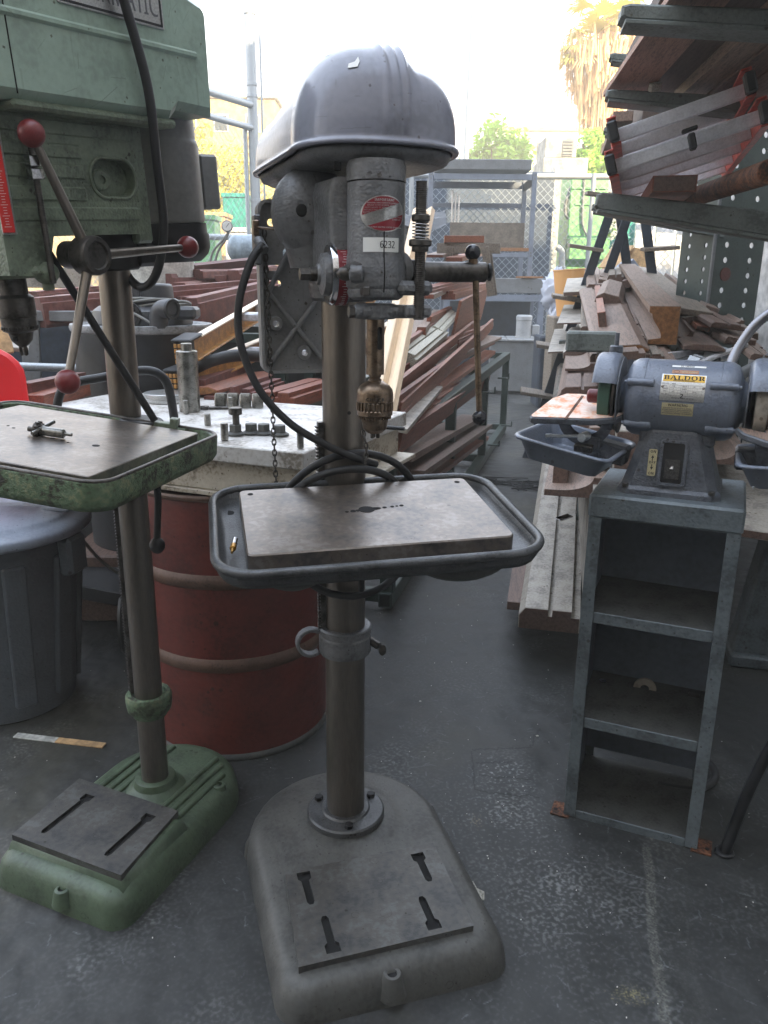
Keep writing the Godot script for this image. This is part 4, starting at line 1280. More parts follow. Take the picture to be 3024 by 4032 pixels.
func green_table(t: Node3D) -> void:
	var tb := Node3D.new()
	tb.name = "table"
	var w := Transform3D(Basis(Vector3.UP, deg_to_rad(-12.2)) * Basis(Vector3.BACK, deg_to_rad(-5.74)), Vector3(-0.678, 1.10, -1.5747))
	tb.transform = t.transform.affine_inverse() * w
	t.add_child(tb)
	var g := G.new()
	plate_xz(g, rrect(0.4463, 0.432, 0.006, 3), -0.028, 0.0, 0.0015)
	part("table_top", g, M.plate, tb)
	g = G.new()
	for q in [[0.02, 0.02, 0.005], [0.045, 0.025, 0.004], [0.06, 0.03, 0.0025], [0.115, 0.02, 0.0075], [-0.09, -0.01, 0.0035], [-0.11, -0.02, 0.003]]:
		g.cyl(Vector3(q[0], -0.001, q[1]), Vector3(q[0], 0.0005, q[1]), q[2], -1, 12)
	part("drilled_hole", g, M.void, tb)
	# tray with a deep green apron
	var rings := []
	for q in [[0.022, -0.060], [0.006, -0.055], [0.0, -0.042], [0.0, -0.004], [0.003, 0.0], [0.009, 0.0], [0.012, -0.004], [0.014, -0.026], [0.03, -0.028]]:
		var row := PackedVector3Array()
		var pl := rrect(0.54 - q[0] * 2, 0.505 - q[0] * 2, 0.05, 6, Vector2(0.0, 0.0))
		pl.reverse()
		for p in pl: row.append(Vector3(p.x + 0.0, q[1], p.y))
		rings.append(row)
	g = G.new()
	g.grid(rings, true)
	g.fan(rings[0], true); g.fan(rings[-1])
	part("tray", g, M.worn_green, tb)
	g = G.new()
	var edge := []
	for q in rrect(0.529, 0.494, 0.045, 7): edge.append(Vector3(q.x, -0.0005, q.y))
	g.tube(edge, 0.0045, 6, true)
	part("tray_edge", g, M.steel_dark, tb)
	g = G.new()
	g.bx(Vector3(0.06, -0.085, -0.06), Vector3(0.13, 0.05, 0.26), 0.014)
	g.cyl(Vector3(0.058, -0.15, -0.265), Vector3(0.058, 0.0, -0.265), 0.05, -1, 26, 0.004)
	part("table_arm", g, M.black_iron, tb)
	g = G.new()
	g.prism(v2([-0.035, -0.02, 0.035, -0.02, 0.035, 0.0, 0.018, 0.0, 0.018, 0.02, 0.0, 0.02, 0.0, 0.008, -0.035, 0.008]), -0.012, 0.012, Transform3D(yawb(10), Vector3(0.142, -0.002, -0.243)), 0.002)
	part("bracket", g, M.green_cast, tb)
	# crank hanging on the right under the tray
	g = G.new()
	g.tube([Vector3(0.205, -0.07, -0.06), Vector3(0.212, -0.12, -0.055), Vector3(0.214, -0.205, -0.05)], 0.0075, 10)
	var cr := part("crank", g, M.black_iron, tb)
	g = G.new()
	g.ball(Vector3(0.215, -0.215, -0.05), 0.0165, Vector3(1, 1.1, 1))
	part("knob", g, M.black_iron, cr)

func green_head(t: Node3D) -> void:
	var hd := Node3D.new()
	hd.name = "head"
	var w := Transform3D(Basis(Vector3.UP, deg_to_rad(-29)) * Basis(Vector3.RIGHT, deg_to_rad(4.3)), Vector3(-0.611, 1.5, -1.848))
	hd.transform = t.transform.affine_inverse() * w
	t.add_child(hd)
	# cast head with a scooped pocket in its side
	var cc := CSGCombiner3D.new()
	cc.name = "head_casting"
	var b := CSGPolygon3D.new()
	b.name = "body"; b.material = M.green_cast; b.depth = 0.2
	b.rotation = Vector3(0, PI / 2, 0); b.position = Vector3(0.1, 0, 0)
	b.polygon = v2([-0.26, -0.072, -0.345, -0.066, -0.345, 0.226, 0.002, 0.226, 0.002, 0.0, -0.235, 0.0])
	cc.add_child(b)
	var k := CSGPolygon3D.new()
	k.name = "pocket"; k.material = M.green_cast; k.depth = 0.05; k.operation = CSGShape3D.OPERATION_SUBTRACTION
	k.polygon = rrect(0.116, 0.072, 0.034, 6, Vector2(-0.066, 0.108))
	k.rotation = Vector3(0, PI / 2, 0); k.position = Vector3(0.125, 0, 0)
	cc.add_child(k)
	hd.add_child(cc)
	cc.rotation = Vector3.ZERO
	var g := G.new()
	for yy in [0.192, 0.152, 0.116, 0.076, 0.040]:
		g = G.new()
		var z0 := 0.008 if yy > 0.16 or yy < 0.06 else 0.142
		g.bx(Vector3(0.1005, yy, (z0 + 0.335) / 2), Vector3(0.006, 0.026, 0.335 - z0), 0.0028)
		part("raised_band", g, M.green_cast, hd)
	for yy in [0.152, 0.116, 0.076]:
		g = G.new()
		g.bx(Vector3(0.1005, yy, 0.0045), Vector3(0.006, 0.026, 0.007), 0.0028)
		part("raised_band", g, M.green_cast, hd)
	g = G.new()
	var lip := []
	for q in rrect(0.120, 0.076, 0.036, 6): lip.append(Vector3(0.1, q.y + 0.108, -q.x + 0.066))
	g.tube(lip, 0.004, 6, true)
	g.lathe([Vector2(0.0, 0.0), Vector2(0.021, 0.0), Vector2(0.021, 0.010), Vector2(0.018, 0.013), Vector2(0.0085, 0.013), Vector2(0.0085, 0.006), Vector2(0.0, 0.006)], Transform3D(G.frame(Vector3(1, 0, 0.15)), Vector3(0.078, 0.105, 0.086)), 24)
	part("pocket_lip", g, M.green_cast, hd)
	# lower nose and quill boss
	g = G.new()
	g.cyl(Vector3(0.0, -0.075, 0.265), Vector3(0.0, 0.0, 0.265), 0.062, 0.07, 30, 0.006)
	g.bx(Vector3(0.045, -0.062, 0.268), Vector3(0.13, 0.022, 0.06), 0.009)
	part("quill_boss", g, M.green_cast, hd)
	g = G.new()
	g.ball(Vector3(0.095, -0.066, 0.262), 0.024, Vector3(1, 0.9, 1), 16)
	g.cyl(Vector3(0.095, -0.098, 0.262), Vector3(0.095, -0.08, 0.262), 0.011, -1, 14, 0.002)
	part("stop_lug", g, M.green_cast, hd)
	g = G.new()
	screw_rod(g, Vector3(0.118, -0.085, 0.268), Vector3(0.118, 0.165, 0.268), 0.0065, 0.0028)
	var rod := part("depth_stop_rod", g, M.steel_dark, hd)
	for yy in [0.120, 0.098]:
		g = G.new()
		hexa(g, Vector3(0.118, yy, 0.268), 0.0155, 0.018)
		part("nut", g, M.chrome, rod)
	# belt cover: a big rounded box with a ridge along its side
	g = G.new()
	var prof := PackedVector2Array()   # outline seen from the right side (x = -z, y)
	prof.append_array(v2([-0.36, 0.222, -0.04, 0.222, 0.065, 0.224, 0.088, 0.244, 0.20, 0.240]))
	for i in 8: prof.append(Vector2(0.205 - 0.03, 0.43) + Vector2.from_angle(PI / 2 * i / 7.0) * 0.032)
	prof.append_array(v2([0.12, 0.475, -0.36, 0.53]))
	for i in prof.size(): prof[i] = Vector2(prof[i].x, prof[i].y)
	g.prism(prof, -0.16, 0.16, Transform3D(Basis(Vector3(0, 0, -1), Vector3.UP, Vector3.RIGHT), Vector3()), 0.016, 0.5)
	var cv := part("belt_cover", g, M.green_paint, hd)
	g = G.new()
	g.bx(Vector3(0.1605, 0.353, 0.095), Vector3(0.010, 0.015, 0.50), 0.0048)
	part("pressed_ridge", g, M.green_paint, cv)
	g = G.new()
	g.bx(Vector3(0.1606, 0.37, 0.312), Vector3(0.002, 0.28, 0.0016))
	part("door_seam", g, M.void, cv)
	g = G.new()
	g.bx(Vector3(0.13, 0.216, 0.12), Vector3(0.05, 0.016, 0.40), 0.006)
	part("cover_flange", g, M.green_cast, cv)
	# nameplate
	g = G.new()
	g.bx(Vector3(0.1625, 0.434, 0.070), Vector3(0.003, 0.098, 0.262), 0.001)
	var np := part("nameplate", g, M.silver, cv)
	g = G.new()
	for q in [[0.4785, 0.07, 0.003, 0.250], [0.3905, 0.07, 0.0042, 0.250]]: g.bx(Vector3(0.1645, q[0], q[1]), Vector3(0.0012, q[2], q[3]))
	for q in [0.194, -0.054]: g.bx(Vector3(0.1645, 0.4345, q), Vector3(0.0012, 0.0918, 0.0042))
	part("nameplate_border", g, M.ink, np)
	letters("nameplate_text", "POWERMATIC", 0.038, M.ink_grey, np, Transform3D(Basis(Vector3.UP, PI / 2), Vector3(0.1645, 0.4225, 0.085)), false, 0.80)
	# red feed scale on the front corner
	g = G.new()
	g.bx(Vector3(0.106, 0.10, 0.334), Vector3(0.024, 0.19, 0.012), 0.001, yawb(47))
	var sc := part("feed_scale", g, M.silver, hd)
	g = G.new()
	g.bx(Vector3(0.1082, 0.10, 0.3362), Vector3(0.0205, 0.184, 0.0105), 0.001, yawb(47))
	part("red_strip", g, M.red_scale, sc)
	g = G.new()
	for i in 36: g.bx(Vector3(0.1120, 0.018 + i * 0.0046, 0.3398), Vector3(0.006 if i % 4 else 0.012, 0.0007, 0.0012), 0.0, yawb(47))
	part("scale_marks", g, M.white_label, sc)
	# sleeve round the column and motor behind it
	g = G.new()
	g.cyl(Vector3(0, -0.075, 0), Vector3(0, 0.02, 0), 0.054, -1, 30, 0.004)
	g.bx(Vector3(0.02, -0.045, -0.05), Vector3(0.07, 0.05, 0.06), 0.008)
	part("column_sleeve", g, M.black_iron, hd)
	g = G.new()
	var mo := Transform3D(Basis(), Vector3(-0.008, 0, -0.19))
	g.lathe([Vector2(0.0, 0.02), Vector2(0.086, 0.022), Vector2(0.088, 0.03), Vector2(0.088, 0.19), Vector2(0.085, 0.20), Vector2(0.083, 0.205), Vector2(0.083, 0.245)], mo, 36)
	var mt := part("motor", g, M.motor_grey, hd)
	g = G.new()
	g.lathe([Vector2(0.0, -0.068), Vector2(0.07, -0.066), Vector2(0.088, -0.05), Vector2(0.094, -0.035), Vector2(0.094, -0.006), Vector2(0.090, 0.0), Vector2(0.090, 0.021)], mo, 36)
	part("motor_end", g, M.black_iron, mt)
	g = G.new()
	g.bx(Vector3(0.022, 0.115, -0.305), Vector3(0.05, 0.125, 0.05), 0.006, yawb(-20))
	part("terminal_box", g, M.motor_grey, mt)
	g = G.new()
	g.bx(Vector3(0.055, 0.10, -0.035), Vector3(0.03, 0.24, 0.05), 0.006)
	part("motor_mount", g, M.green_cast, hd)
	# feed hub and its three handles
	g = G.new()
	g.cyl(Vector3(0.09, -0.035, 0.205), Vector3(0.15, -0.035, 0.205), 0.026, -1, 26, 0.003)
	var hx := Transform3D(G.frame(Vector3(1, 0, 0)), Vector3(0.135, -0.037, 0.204))
	g.lathe([Vector2(0.0, 0.0), Vector2(0.034, 0.0), Vector2(0.037, 0.004), Vector2(0.037, 0.036), Vector2(0.034, 0.042), Vector2(0.026, 0.043), Vector2(0.024, 0.038), Vector2(0.0, 0.037)], hx, 30)
	var hub := part("feed_hub", g, M.steel_dark, hd)
	for h in [Vector3(0.155, 0.170, 0.293), Vector3(0.165, -0.03, -0.06), Vector3(0.175, -0.26, 0.318)]:
		var c := Vector3(0.155, -0.037, 0.204)
		g = G.new()
		g.cyl(c, h, 0.0105, 0.0075, 14)
		var lv := part("handle", g, M.steel, hub)
		g = G.new()
		g.ball(h, 0.0235)
		part("ball_grip", g, M.red_ball, lv)
	# chuck
	g = G.new()
	var q := Transform3D(Basis(), Vector3(0.0, 0.0, 0.27))
	g.lathe([Vector2(0.0, -0.212), Vector2(0.012, -0.205), Vector2(0.020, -0.196), Vector2(0.024, -0.180), Vector2(0.033, -0.176), Vector2(0.034, -0.150), Vector2(0.0355, -0.148), Vector2(0.0355, -0.112), Vector2(0.030, -0.108), Vector2(0.027, -0.106), Vector2(0.027, -0.07), Vector2(0.0, -0.07)], q, 32)
	var ch := part("chuck", g, M.steel_dark, hd)
	g = G.new()
	for i in 30:
		var a := TAU * i / 30
		g.bx(q * Vector3(cos(a) * 0.0335, -0.170, sin(a) * 0.0335), Vector3(0.003, 0.006, 0.004), 0.0005, Basis(Vector3.UP, -a + PI / 2))
	part("gear_teeth", g, M.steel_dark, ch)
	g = G.new()
	g.cyl(q * Vector3(0.012, -0.19, 0.0215), q * Vector3(0.0125, -0.19, 0.0255), 0.005, -1, 10)
	part("key_hole", g, M.void, ch)
	for i in 3:
		g = G.new()
		var a := TAU * i / 3 + 0.3
		g.bx(q * Vector3(cos(a) * 0.006, -0.216, sin(a) * 0.006), Vector3(0.006, 0.02, 0.005), 0.001, Basis(Vector3.UP, -a))
		part("jaw", g, M.steel_dark, ch)
	# black supply cable in front of the cover, looping up behind
	g = G.new()
	g.tube(curve([Vector3(0.205, 0.62, 0.15), Vector3(0.20, 0.50, 0.105), Vector3(0.185, 0.40, 0.06), Vector3(0.18, 0.27, 0.022), Vector3(0.165, 0.13, 0.005), Vector3(0.15, 0.02, -0.01), Vector3(0.135, -0.05, -0.005), Vector3(0.11, -0.095, 0.0), Vector3(0.075, -0.112, 0.0), Vector3(0.035, -0.10, -0.01), Vector3(0.005, -0.075, -0.02)], 7), 0.0095, 10)
	part("supply_cable", g, M.rubber, hd)
	# rod from the head down to the table bracket
	g = G.new()
	var inv := w.affine_inverse()
	g.cyl(inv * Vector3(-0.705, 1.462, -1.72), inv * Vector3(-0.522, 1.098, -1.775), 0.0085, -1, 12)
	part("table_stay", g, M.black_iron, hd)

func grinder_and_stand() -> void:
	var at := Vector3(0.66, 0, -1.787); var turn := yawb(-23.5)
	var t := thing("grinder_stand", "blue-grey open shelf stand carrying the bench grinder, rusty feet", "stand", at, turn)
	var g := G.new()
	for sx in [-1.0, 1.0]:
		for sz in [0.0, -0.30]:
			g = G.new()
			var x: float = sx * (0.172 if sz == 0.0 else 0.172)
			var s := 1.0 if sz == 0.0 else -1.0
			# angle-iron leg
			g.bx(Vector3(x - sx * 0.0155, 0.432, sz - s * 0.002), Vector3(0.031, 0.858, 0.004), 0.0012)
			g.bx(Vector3(x - sx * 0.002, 0.432, sz - s * 0.0195), Vector3(0.004, 0.858, 0.031), 0.0012)
			part("leg", g, M.stand_grey, t)
			if sz < 0.0: continue
			g = G.new()
			g.bx(Vector3(x + sx * 0.010, 0.003, sz - s * 0.02), Vector3(0.05, 0.005, 0.06), 0.001)
			var ft := part("foot_plate", g, M.rust, t)
			g = G.new()
			g.cyl(Vector3(x + sx * 0.024, 0.004, sz - s * 0.012), Vector3(x + sx * 0.024, 0.0062, sz - s * 0.012), 0.006, -1, 10)
			part("bolt_hole", g, M.void, ft)
	for y in [0.605, 0.305, 0.02]:
		g = G.new()
		g.bx(Vector3(0, y - 0.002, -0.152), Vector3(0.332, 0.004, 0.292), 0.001)
		var sh := part("shelf", g, M.shelf_brown, t)
		g = G.new()
		g.bx(Vector3(0, y - 0.011, -0.0065), Vector3(0.281, 0.030, 0.004), 0.0015)
		part("shelf_lip", g, M.stand_grey, sh)
	g = G.new()
	g.bx(Vector3(0, 0.45, -0.297), Vector3(0.335, 0.80, 0.003), 0.001)
	part("back_panel", g, M.stand_dark, t)
	for sx in [-1.0, 1.0]:
		g = G.new()
		g.bx(Vector3(sx * 0.166, 0.43, -0.152), Vector3(0.003, 0.85, 0.245), 0.001)
		part("side_panel", g, M.stand_dark, t)
	g = G.new()
	g.bx(Vector3(0, 0.887, -0.155), Vector3(0.350, 0.060, 0.318), 0.006)
	part("top", g, M.stand_grey, t)
	# ---- the grinder
	var gr := thing("bench_grinder", "blue-grey double bench grinder with yellow-striped nameplate and orange tool rest", "grinder", at + turn * Vector3(0, 0.917, 0), turn)
	g = G.new()
	var rings := []
	for q in [[0.118, -0.036, -0.26, 0.0], [0.118, -0.036, -0.26, 0.012], [0.110, -0.044, -0.25, 0.020], [0.073, -0.056, -0.205, 0.152], [0.066, -0.062, -0.19, 0.165]]:
		var w: float = q[0]
		rings.append(ring_xz(v2([w, q[1] - 0.022, w - 0.022, q[1], -w + 0.022, q[1], -w, q[1] - 0.022, -w, q[2] + 0.02, -w + 0.02, q[2], w - 0.02, q[2], w, q[2] + 0.02]), q[3]))
	var rr := []
	for i in rings.size():
		if i > 0:
			for j in 8: g.quad(rings[i - 1][j], rings[i - 1][(j + 1) % 8], rings[i][(j + 1) % 8], rings[i][j])
	g.fan(rings[-1])
	var pd := part("pedestal", g, M.blue_grey_cast, gr)
	for sx in [-1.0, 1.0]:
		g = G.new()
		hexa(g, Vector3(sx * 0.098, 0.016, -0.038), 0.0075, 0.010)
		part("bolt", g, M.steel_dark, pd)
	# switch recess on the sloping front
	var fb := Transform3D(Basis(Vector3.RIGHT, deg_to_rad(-7.5)), Vector3(0.004, 0.082, -0.0485))
	g = G.new()
	var lo := rrect(0.064, 0.110, 0.008, 4); var li := rrect(0.048, 0.096, 0.004, 4)
	var a0 := PackedVector3Array(); var a1 := PackedVector3Array(); var a2 := PackedVector3Array(); var a3 := PackedVector3Array()
	for i in lo.size():
		a0.append(fb * Vector3(lo[i].x, lo[i].y, -0.006)); a1.append(fb * Vector3(lo[i].x * 0.97, lo[i].y * 0.98, 0.0045)); a2.append(fb * Vector3(li[i].x, li[i].y, 0.0045)); a3.append(fb * Vector3(li[i].x, li[i].y, -0.001))
	g.grid([a0, a1], true); g.grid([a1, a2], true); g.grid([a2, a3], true)
	var sw := part("switch_surround", g, M.blue_grey_cast, pd)
	g = G.new()
	g.prism(rrect(0.047, 0.095, 0.004, 3), 0.0, 0.0012, fb)
	part("switch_plate", g, M.black_iron, sw)
	g = G.new()
	g.prism(rrect(0.034, 0.046, 0.002, 2, Vector2(0, -0.014)), 0.001, 0.003, fb)
	g.lathe([Vector2(0.008, 0.003), Vector2(0.008, 0.006), Vector2(0.0045, 0.006), Vector2(0.003, 0.016), Vector2(0.0045, 0.020), Vector2(0.0, 0.022)], fb * Transform3D(Basis(Vector3.RIGHT, PI / 2), Vector3(0, -0.012, 0)), 16)
	part("toggle", g, M.chrome, sw)
	g = G.new()
	g.prism(rrect(0.019, 0.064, 0.003, 3, Vector2(-0.046, -0.002)), 0.001, 0.0022, fb)
	var on := part("switch_label", g, M.cream_label, pd)
	for q in [["ON", 0.024], ["OFF", -0.002], ["ON", -0.028]]:
		letters("switch_text", q[0], 0.0062, M.ink, on, fb * Transform3D(Basis(), Vector3(-0.046, q[1], 0.0021)), true)
	for s in [1.0, -1.0]:
		g = G.new()
		g.prism(v2([-0.0009, 0.004 * s, 0.0009, 0.004 * s, 0.0009, 0.011 * s, -0.0009, 0.011 * s]), 0.0021, 0.0027, fb * Transform3D(Basis(), Vector3(-0.046, -0.002, 0)))
		g.prism(v2([-0.0035, 0.011 * s, 0.0035, 0.011 * s, 0.0, 0.018 * s]), 0.0021, 0.0027, fb * Transform3D(Basis(), Vector3(-0.046, -0.002, 0)))
		part("arrow", g, M.ink, on)
	# motor body along x
	var my := 0.226; var mz := -0.12
	var mx := Transform3D(G.frame(Vector3(1, 0, 0)), Vector3(0.0, my, mz))
	g = G.new()
	g.lathe([Vector2(0.0915, -0.078), Vector2(0.0915, 0.088)], mx, 48)
	var mo := part("motor_shell", g, M.blue_grey, gr)
	g = G.new()
	g.bx(Vector3(0.005, my - 0.088, mz), Vector3(0.17, 0.035, 0.11), 0.008)
	part("motor_foot", g, M.blue_grey_cast, mo)
	for s in [-1.0, 1.0]:
		g = G.new()
		var ex := Transform3D(G.frame(Vector3(s, 0, 0)), Vector3(-0.0785 if s < 0 else 0.0885, my, mz))
		g.lathe([Vector2(0.0925, 0.0), Vector2(0.0930, 0.006), Vector2(0.0915, 0.022), Vector2(0.084, 0.035), Vector2(0.070, 0.042), Vector2(0.055, 0.046), Vector2(0.048, 0.052), Vector2(0.045, 0.062)], ex, 44)
		var eb := part("end_bell", g, M.blue_grey, gr)
		for a in [28.0, 142.0, -38.0, 218.0]:
			g = G.new()
			var r := deg_to_rad(a)
			var pc := Vector3(-0.055 if s < 0 else 0.065, my + sin(r) * 0.091, mz + cos(r) * 0.091)
			g.cyl(pc, pc + Vector3(s * 0.062, 0, 0), 0.0095, 0.008, 14, 0.002)
			g.cyl(pc + Vector3(s * 0.06, 0, 0), pc + Vector3(s * 0.067, 0, 0), 0.0045, -1, 8)
			part("bolt_boss", g, M.blue_grey, eb)
		# wheel, guard
		var wx := -0.168 if s < 0 else 0.178
		g = G.new()
		var wt := Transform3D(G.frame(Vector3(1, 0, 0)), Vector3(wx, my, mz))
		g.lathe([Vector2(0.0, -0.014), Vector2(0.080, -0.014), Vector2(0.0815, -0.012), Vector2(0.0815, 0.012), Vector2(0.080, 0.014), Vector2(0.0, 0.014)], wt, 48)
		var wh := part("grinding_wheel", g, M.wheel_green if s < 0 else M.pale_board, gr)
		g = G.new()
		g.lathe([Vector2(0.0, -0.022), Vector2(0.02, -0.022), Vector2(0.026, -0.0145)], wt, 24)
		g.lathe([Vector2(0.082, 0.017), Vector2(0.086, 0.019), Vector2(0.086, 0.024), Vector2(0.03, 0.026)], wt, 40)
		part("wheel_flange", g, M.steel_dark, wh)
		g = G.new()
		# hood over the top and back of the wheel
		var hoodp := func(r: float, x0: float, x1: float) -> Array:
			return []
		var rows := []
		for q in [[0.040, 0.030 * -s], [0.094, 0.030 * -s], [0.101, 0.022 * -s], [0.103, 0.008 * -s], [0.103, -0.020 * -s], [0.099, -0.028 * -s], [0.085, -0.0305 * -s]]:
			var row := PackedVector3Array()
			for i in 31:
				var a := deg_to_rad(lerpf(22.0, 242.0, i / 30.0))   # from the front over the top to the back
				row.append(Vector3(wx + q[1], my + sin(a) * q[0], mz + cos(a) * q[0]))
			rows.append(row)
		g.grid(rows)
		var gd := part("wheel_guard", g, M.blue_grey, gr)
		g = G.new()
		g.cyl(Vector3(wx - s * 0.030, my, mz), Vector3(wx - s * 0.033, my, mz), 0.093, -1, 40)
		part("guard_cheek", g, M.blue_grey_cast, gd)
		if s < 0:
			g = G.new()
			g.cyl(Vector3(wx + 0.006, my + 0.098, mz - 0.03), Vector3(wx + 0.006, my + 0.118, mz - 0.03), 0.0165, -1, 18, 0.003)
			g.cyl(Vector3(wx + 0.006, my + 0.117, mz - 0.03), Vector3(wx + 0.006, my + 0.148, mz - 0.03), 0.0055, -1, 12)
			part("shield_post", g, M.blue_grey_cast, gd)
			g = G.new()
			g.cyl(Vector3(wx - 0.045, my - 0.002, mz + 0.03), Vector3(wx - 0.016, my - 0.002, mz + 0.03), 0.017, -1, 18, 0.004)
			part("red_knob", g, M.red_ball, wh)
	# plates on the motor
	var on_shell := func(x: float, y: float, up: float) -> Transform3D:   # y is the arc length above the axis, facing front
		var a := y / 0.0915
		return Transform3D(Basis(Vector3.RIGHT, -a), Vector3(x, my + sin(a) * (0.0915 + up), mz + cos(a) * (0.0915 + up)))
	var curved := func(x0: float, x1: float, y0: float, y1: float, up: float) -> G:
		var gg := G.new()
		var rows := []
		for i in 9:
			var q: Transform3D = on_shell.call(0.0, lerpf(y0, y1, i / 8.0), up)
			rows.append(PackedVector3Array([Vector3(x0, q.origin.y, q.origin.z), Vector3(x1, q.origin.y, q.origin.z)]))
		gg.grid(rows)
		return gg
	var pl := part("nameplate", curved.call(-0.040, 0.056, 0.006, 0.070, 0.0008), M.silver, gr)
	part("yellow_band", curved.call(-0.037, 0.054, 0.051, 0.068, 0.0012), M.yellow, pl)
	letters("nameplate_title", "BALDOR", 0.0105, M.ink, pl, on_shell.call(0.0085, 0.0605, 0.0012), true, 1.42, 0.0927, true)
	letters("nameplate_text", "GRINDERS·BUFFERS", 0.0030, M.ink, pl, on_shell.call(0.0085, 0.0535, 0.0012), true, 1.2, 0.0927)
	for q in [["CAT. NO.", -0.030, 0.0455], ["H.P.", -0.030, 0.0395], ["PHASE", -0.030, 0.0335], ["HZ.", -0.030, 0.0275], ["SER. NO.", -0.030, 0.0205], ["VOLTS", 0.012, 0.0395], ["AMPS", 0.012, 0.0335], ["R.P.M.", 0.012, 0.0275], ["MANUFACTURED IN U.S.A.", 0.010, 0.0125], ["632E", -0.012, 0.0455], ["1/2", -0.012, 0.0395], ["115", 0.032, 0.0395], ["1", -0.012, 0.0335], ["60", -0.012, 0.0275], ["3600", 0.034, 0.0275]]:
		letters("nameplate_text", q[0], 0.0028, M.ink_grey, pl, on_shell.call(q[1], q[2], 0.0008), true, 1.0, 0.0923)
	letters("nameplate_mark", "2", 0.010, M.ink, pl, on_shell.call(0.008, 0.0175, 0.0009), true, 1.0, 0.0924)
	for yy in [0.0425, 0.0365, 0.0305, 0.0245, 0.0175]:
		part("table_rule", curved.call(-0.02, 0.05, yy - 0.0002, yy + 0.0002, 0.0012), M.ink_grey, pl)
	for xx in [-0.02, 0.004, 0.02, 0.05]:
		part("table_rule", curved.call(xx - 0.0002, xx + 0.0002, 0.0175, 0.0425, 0.0013), M.ink_grey, pl)
	for xx in [-0.036, 0.0525]:
		g = G.new()
		var q: Transform3D = on_shell.call(xx, 0.038, 0.0)
		g.ball(q.origin, 0.0036, Vector3(1, 1, 0.7), 12, q.basis)
		part("rivet", g, M.steel, pl)
	var wl := part("warning_label", curved.call(-0.033, 0.036, -0.028, 0.001, 0.0006), M.cream_label, gr)
	letters("warning_title", "WARNING", 0.0056, M.ink, wl, on_shell.call(0.002, -0.0035, 0.0006), true, 1.15, 0.0921)
	for k in 4: letters("warning_text", ["ALWAYS WEAR SAFETY GLASSES", "GUARD WHEELS AND KEEP RESTS", "ADJUSTED CLOSE TO WHEELS", "DISCONNECT POWER TO SERVICE"][k], 0.0027, M.ink_grey, wl, on_shell.call(0.001, -0.0105 - k * 0.0042, 0.0006), true, 1.1, 0.0921)
	var ul := part("approval_label", curved.call(-0.020, 0.038, 0.073, 0.084, 0.0006), M.copper_label, gr)
	letters("approval_text", "LISTED GRINDER", 0.0034, M.cream_label, ul, on_shell.call(0.018, 0.0785, 0.0006), true, 0.9, 0.0921)
	g = G.new()
	var rg := []
	for i in 16: rg.append(on_shell.call(-0.010 + cos(TAU * i / 16) * 0.0062, 0.0785 + sin(TAU * i / 16) * 0.0045, 0.0008).origin)
	g.tube(rg, 0.0004, 4, true)
	part("approval_ring", g, M.ink, ul)
	var wb := part("serial_label", curved.call(-0.022, 0.052, 0.0945, 0.101, 0.0006), M.white_label, gr)
	letters("serial_text", "02188902", 0.0042, M.ink, wb, on_shell.call(0.012, 0.0977, 0.0006), false, 1.2, 0.0921)
	# tool rests
	for s in [-1.0, 1.0]:
		var rest := Node3D.new()
		rest.name = "tool_rest"
		gr.add_child(rest, true)
		if s < 0: rest.transform = Transform3D(eul(9, -4, -3), Vector3(-0.218, 0.192, -0.085))
		else: rest.transform = Transform3D(eul(9, 4, -4), Vector3(0.232, 0.172, -0.05))
		g = G.new()
		var op := v2([-0.098, 0.118, -0.106, 0.108, -0.098, -0.05, -0.075, -0.105, -0.04, -0.118, 0.055, -0.118, 0.058, -0.112, 0.040, -0.03, 0.042, 0.015, 0.098, -0.005, 0.102, 0.0, 0.088, 0.035, 0.04, 0.072])
		if s > 0:
			for i in op.size(): op[i].x = -op[i].x
		plate_xz(g, op, -0.017, 0.0, 0.0035)
		part("rest_casting", g, M.blue_grey_cast, rest)
		g = G.new()
		var ip := PackedVector2Array()
		for q in op: ip.append(q * 0.965)
		plate_xz(g, ip, 0.0, 0.0012, 0.0004)
		part("rest_top", g, M.orange_rest if s < 0 else M.brown_wood, rest)
		g = G.new()
		g.bx(Vector3(-0.024 * -s, 0.0009, 0.0), Vector3(0.007, 0.0014, 0.20), 0.0, yawb(3))
		if s < 0: part("mitre_slot", g, M.rust, rest)
		# quadrant and clamp underneath
		g = G.new()
		g.lathe([Vector2(0.042, -0.006), Vector2(0.066, -0.006), Vector2(0.068, -0.002), Vector2(0.068, 0.002), Vector2(0.042, 0.006)], Transform3D(Basis(Vector3.RIGHT, PI / 2), Vector3(0.01, -0.02, 0.02)), 26, deg_to_rad(180), deg_to_rad(360))
		g.bx(Vector3(0.035, -0.075, 0.02), Vector3(0.04, 0.03, 0.035), 0.004)
		part("tilt_quadrant", g, M.blue_grey_cast, rest)
		g = G.new()
		g.bx(Vector3(0.02, -0.083, 0.052), Vector3(0.045, 0.018, 0.022), 0.002)
		for k in 2: g.cyl(Vector3(0.012 + k * 0.016, -0.083, 0.063), Vector3(0.012 + k * 0.016, -0.083, 0.0645), 0.0068, -1, 12)
		part("clamp_block", g, M.steel_dark, rest)
		g = G.new()
		g.cyl(Vector3(0.02, -0.058, 0.03), Vector3(0.015, -0.052, 0.068), 0.0115, -1, 14, 0.002)
		if s < 0:
			g.cyl(Vector3(0.035, -0.048, 0.060), Vector3(-0.068, -0.060, 0.070), 0.0045, -1, 10)
			g.cyl(Vector3(-0.058, -0.0588, 0.069), Vector3(-0.072, -0.0605, 0.0704), 0.0065, -1, 10)
		else:
			g.cyl(Vector3(0.035, -0.040, 0.060), Vector3(-0.048, -0.112, 0.070), 0.0045, -1, 10)
		part("clamp_lever", g, M.galv, rest)
		# water tray
		var tr := Node3D.new()
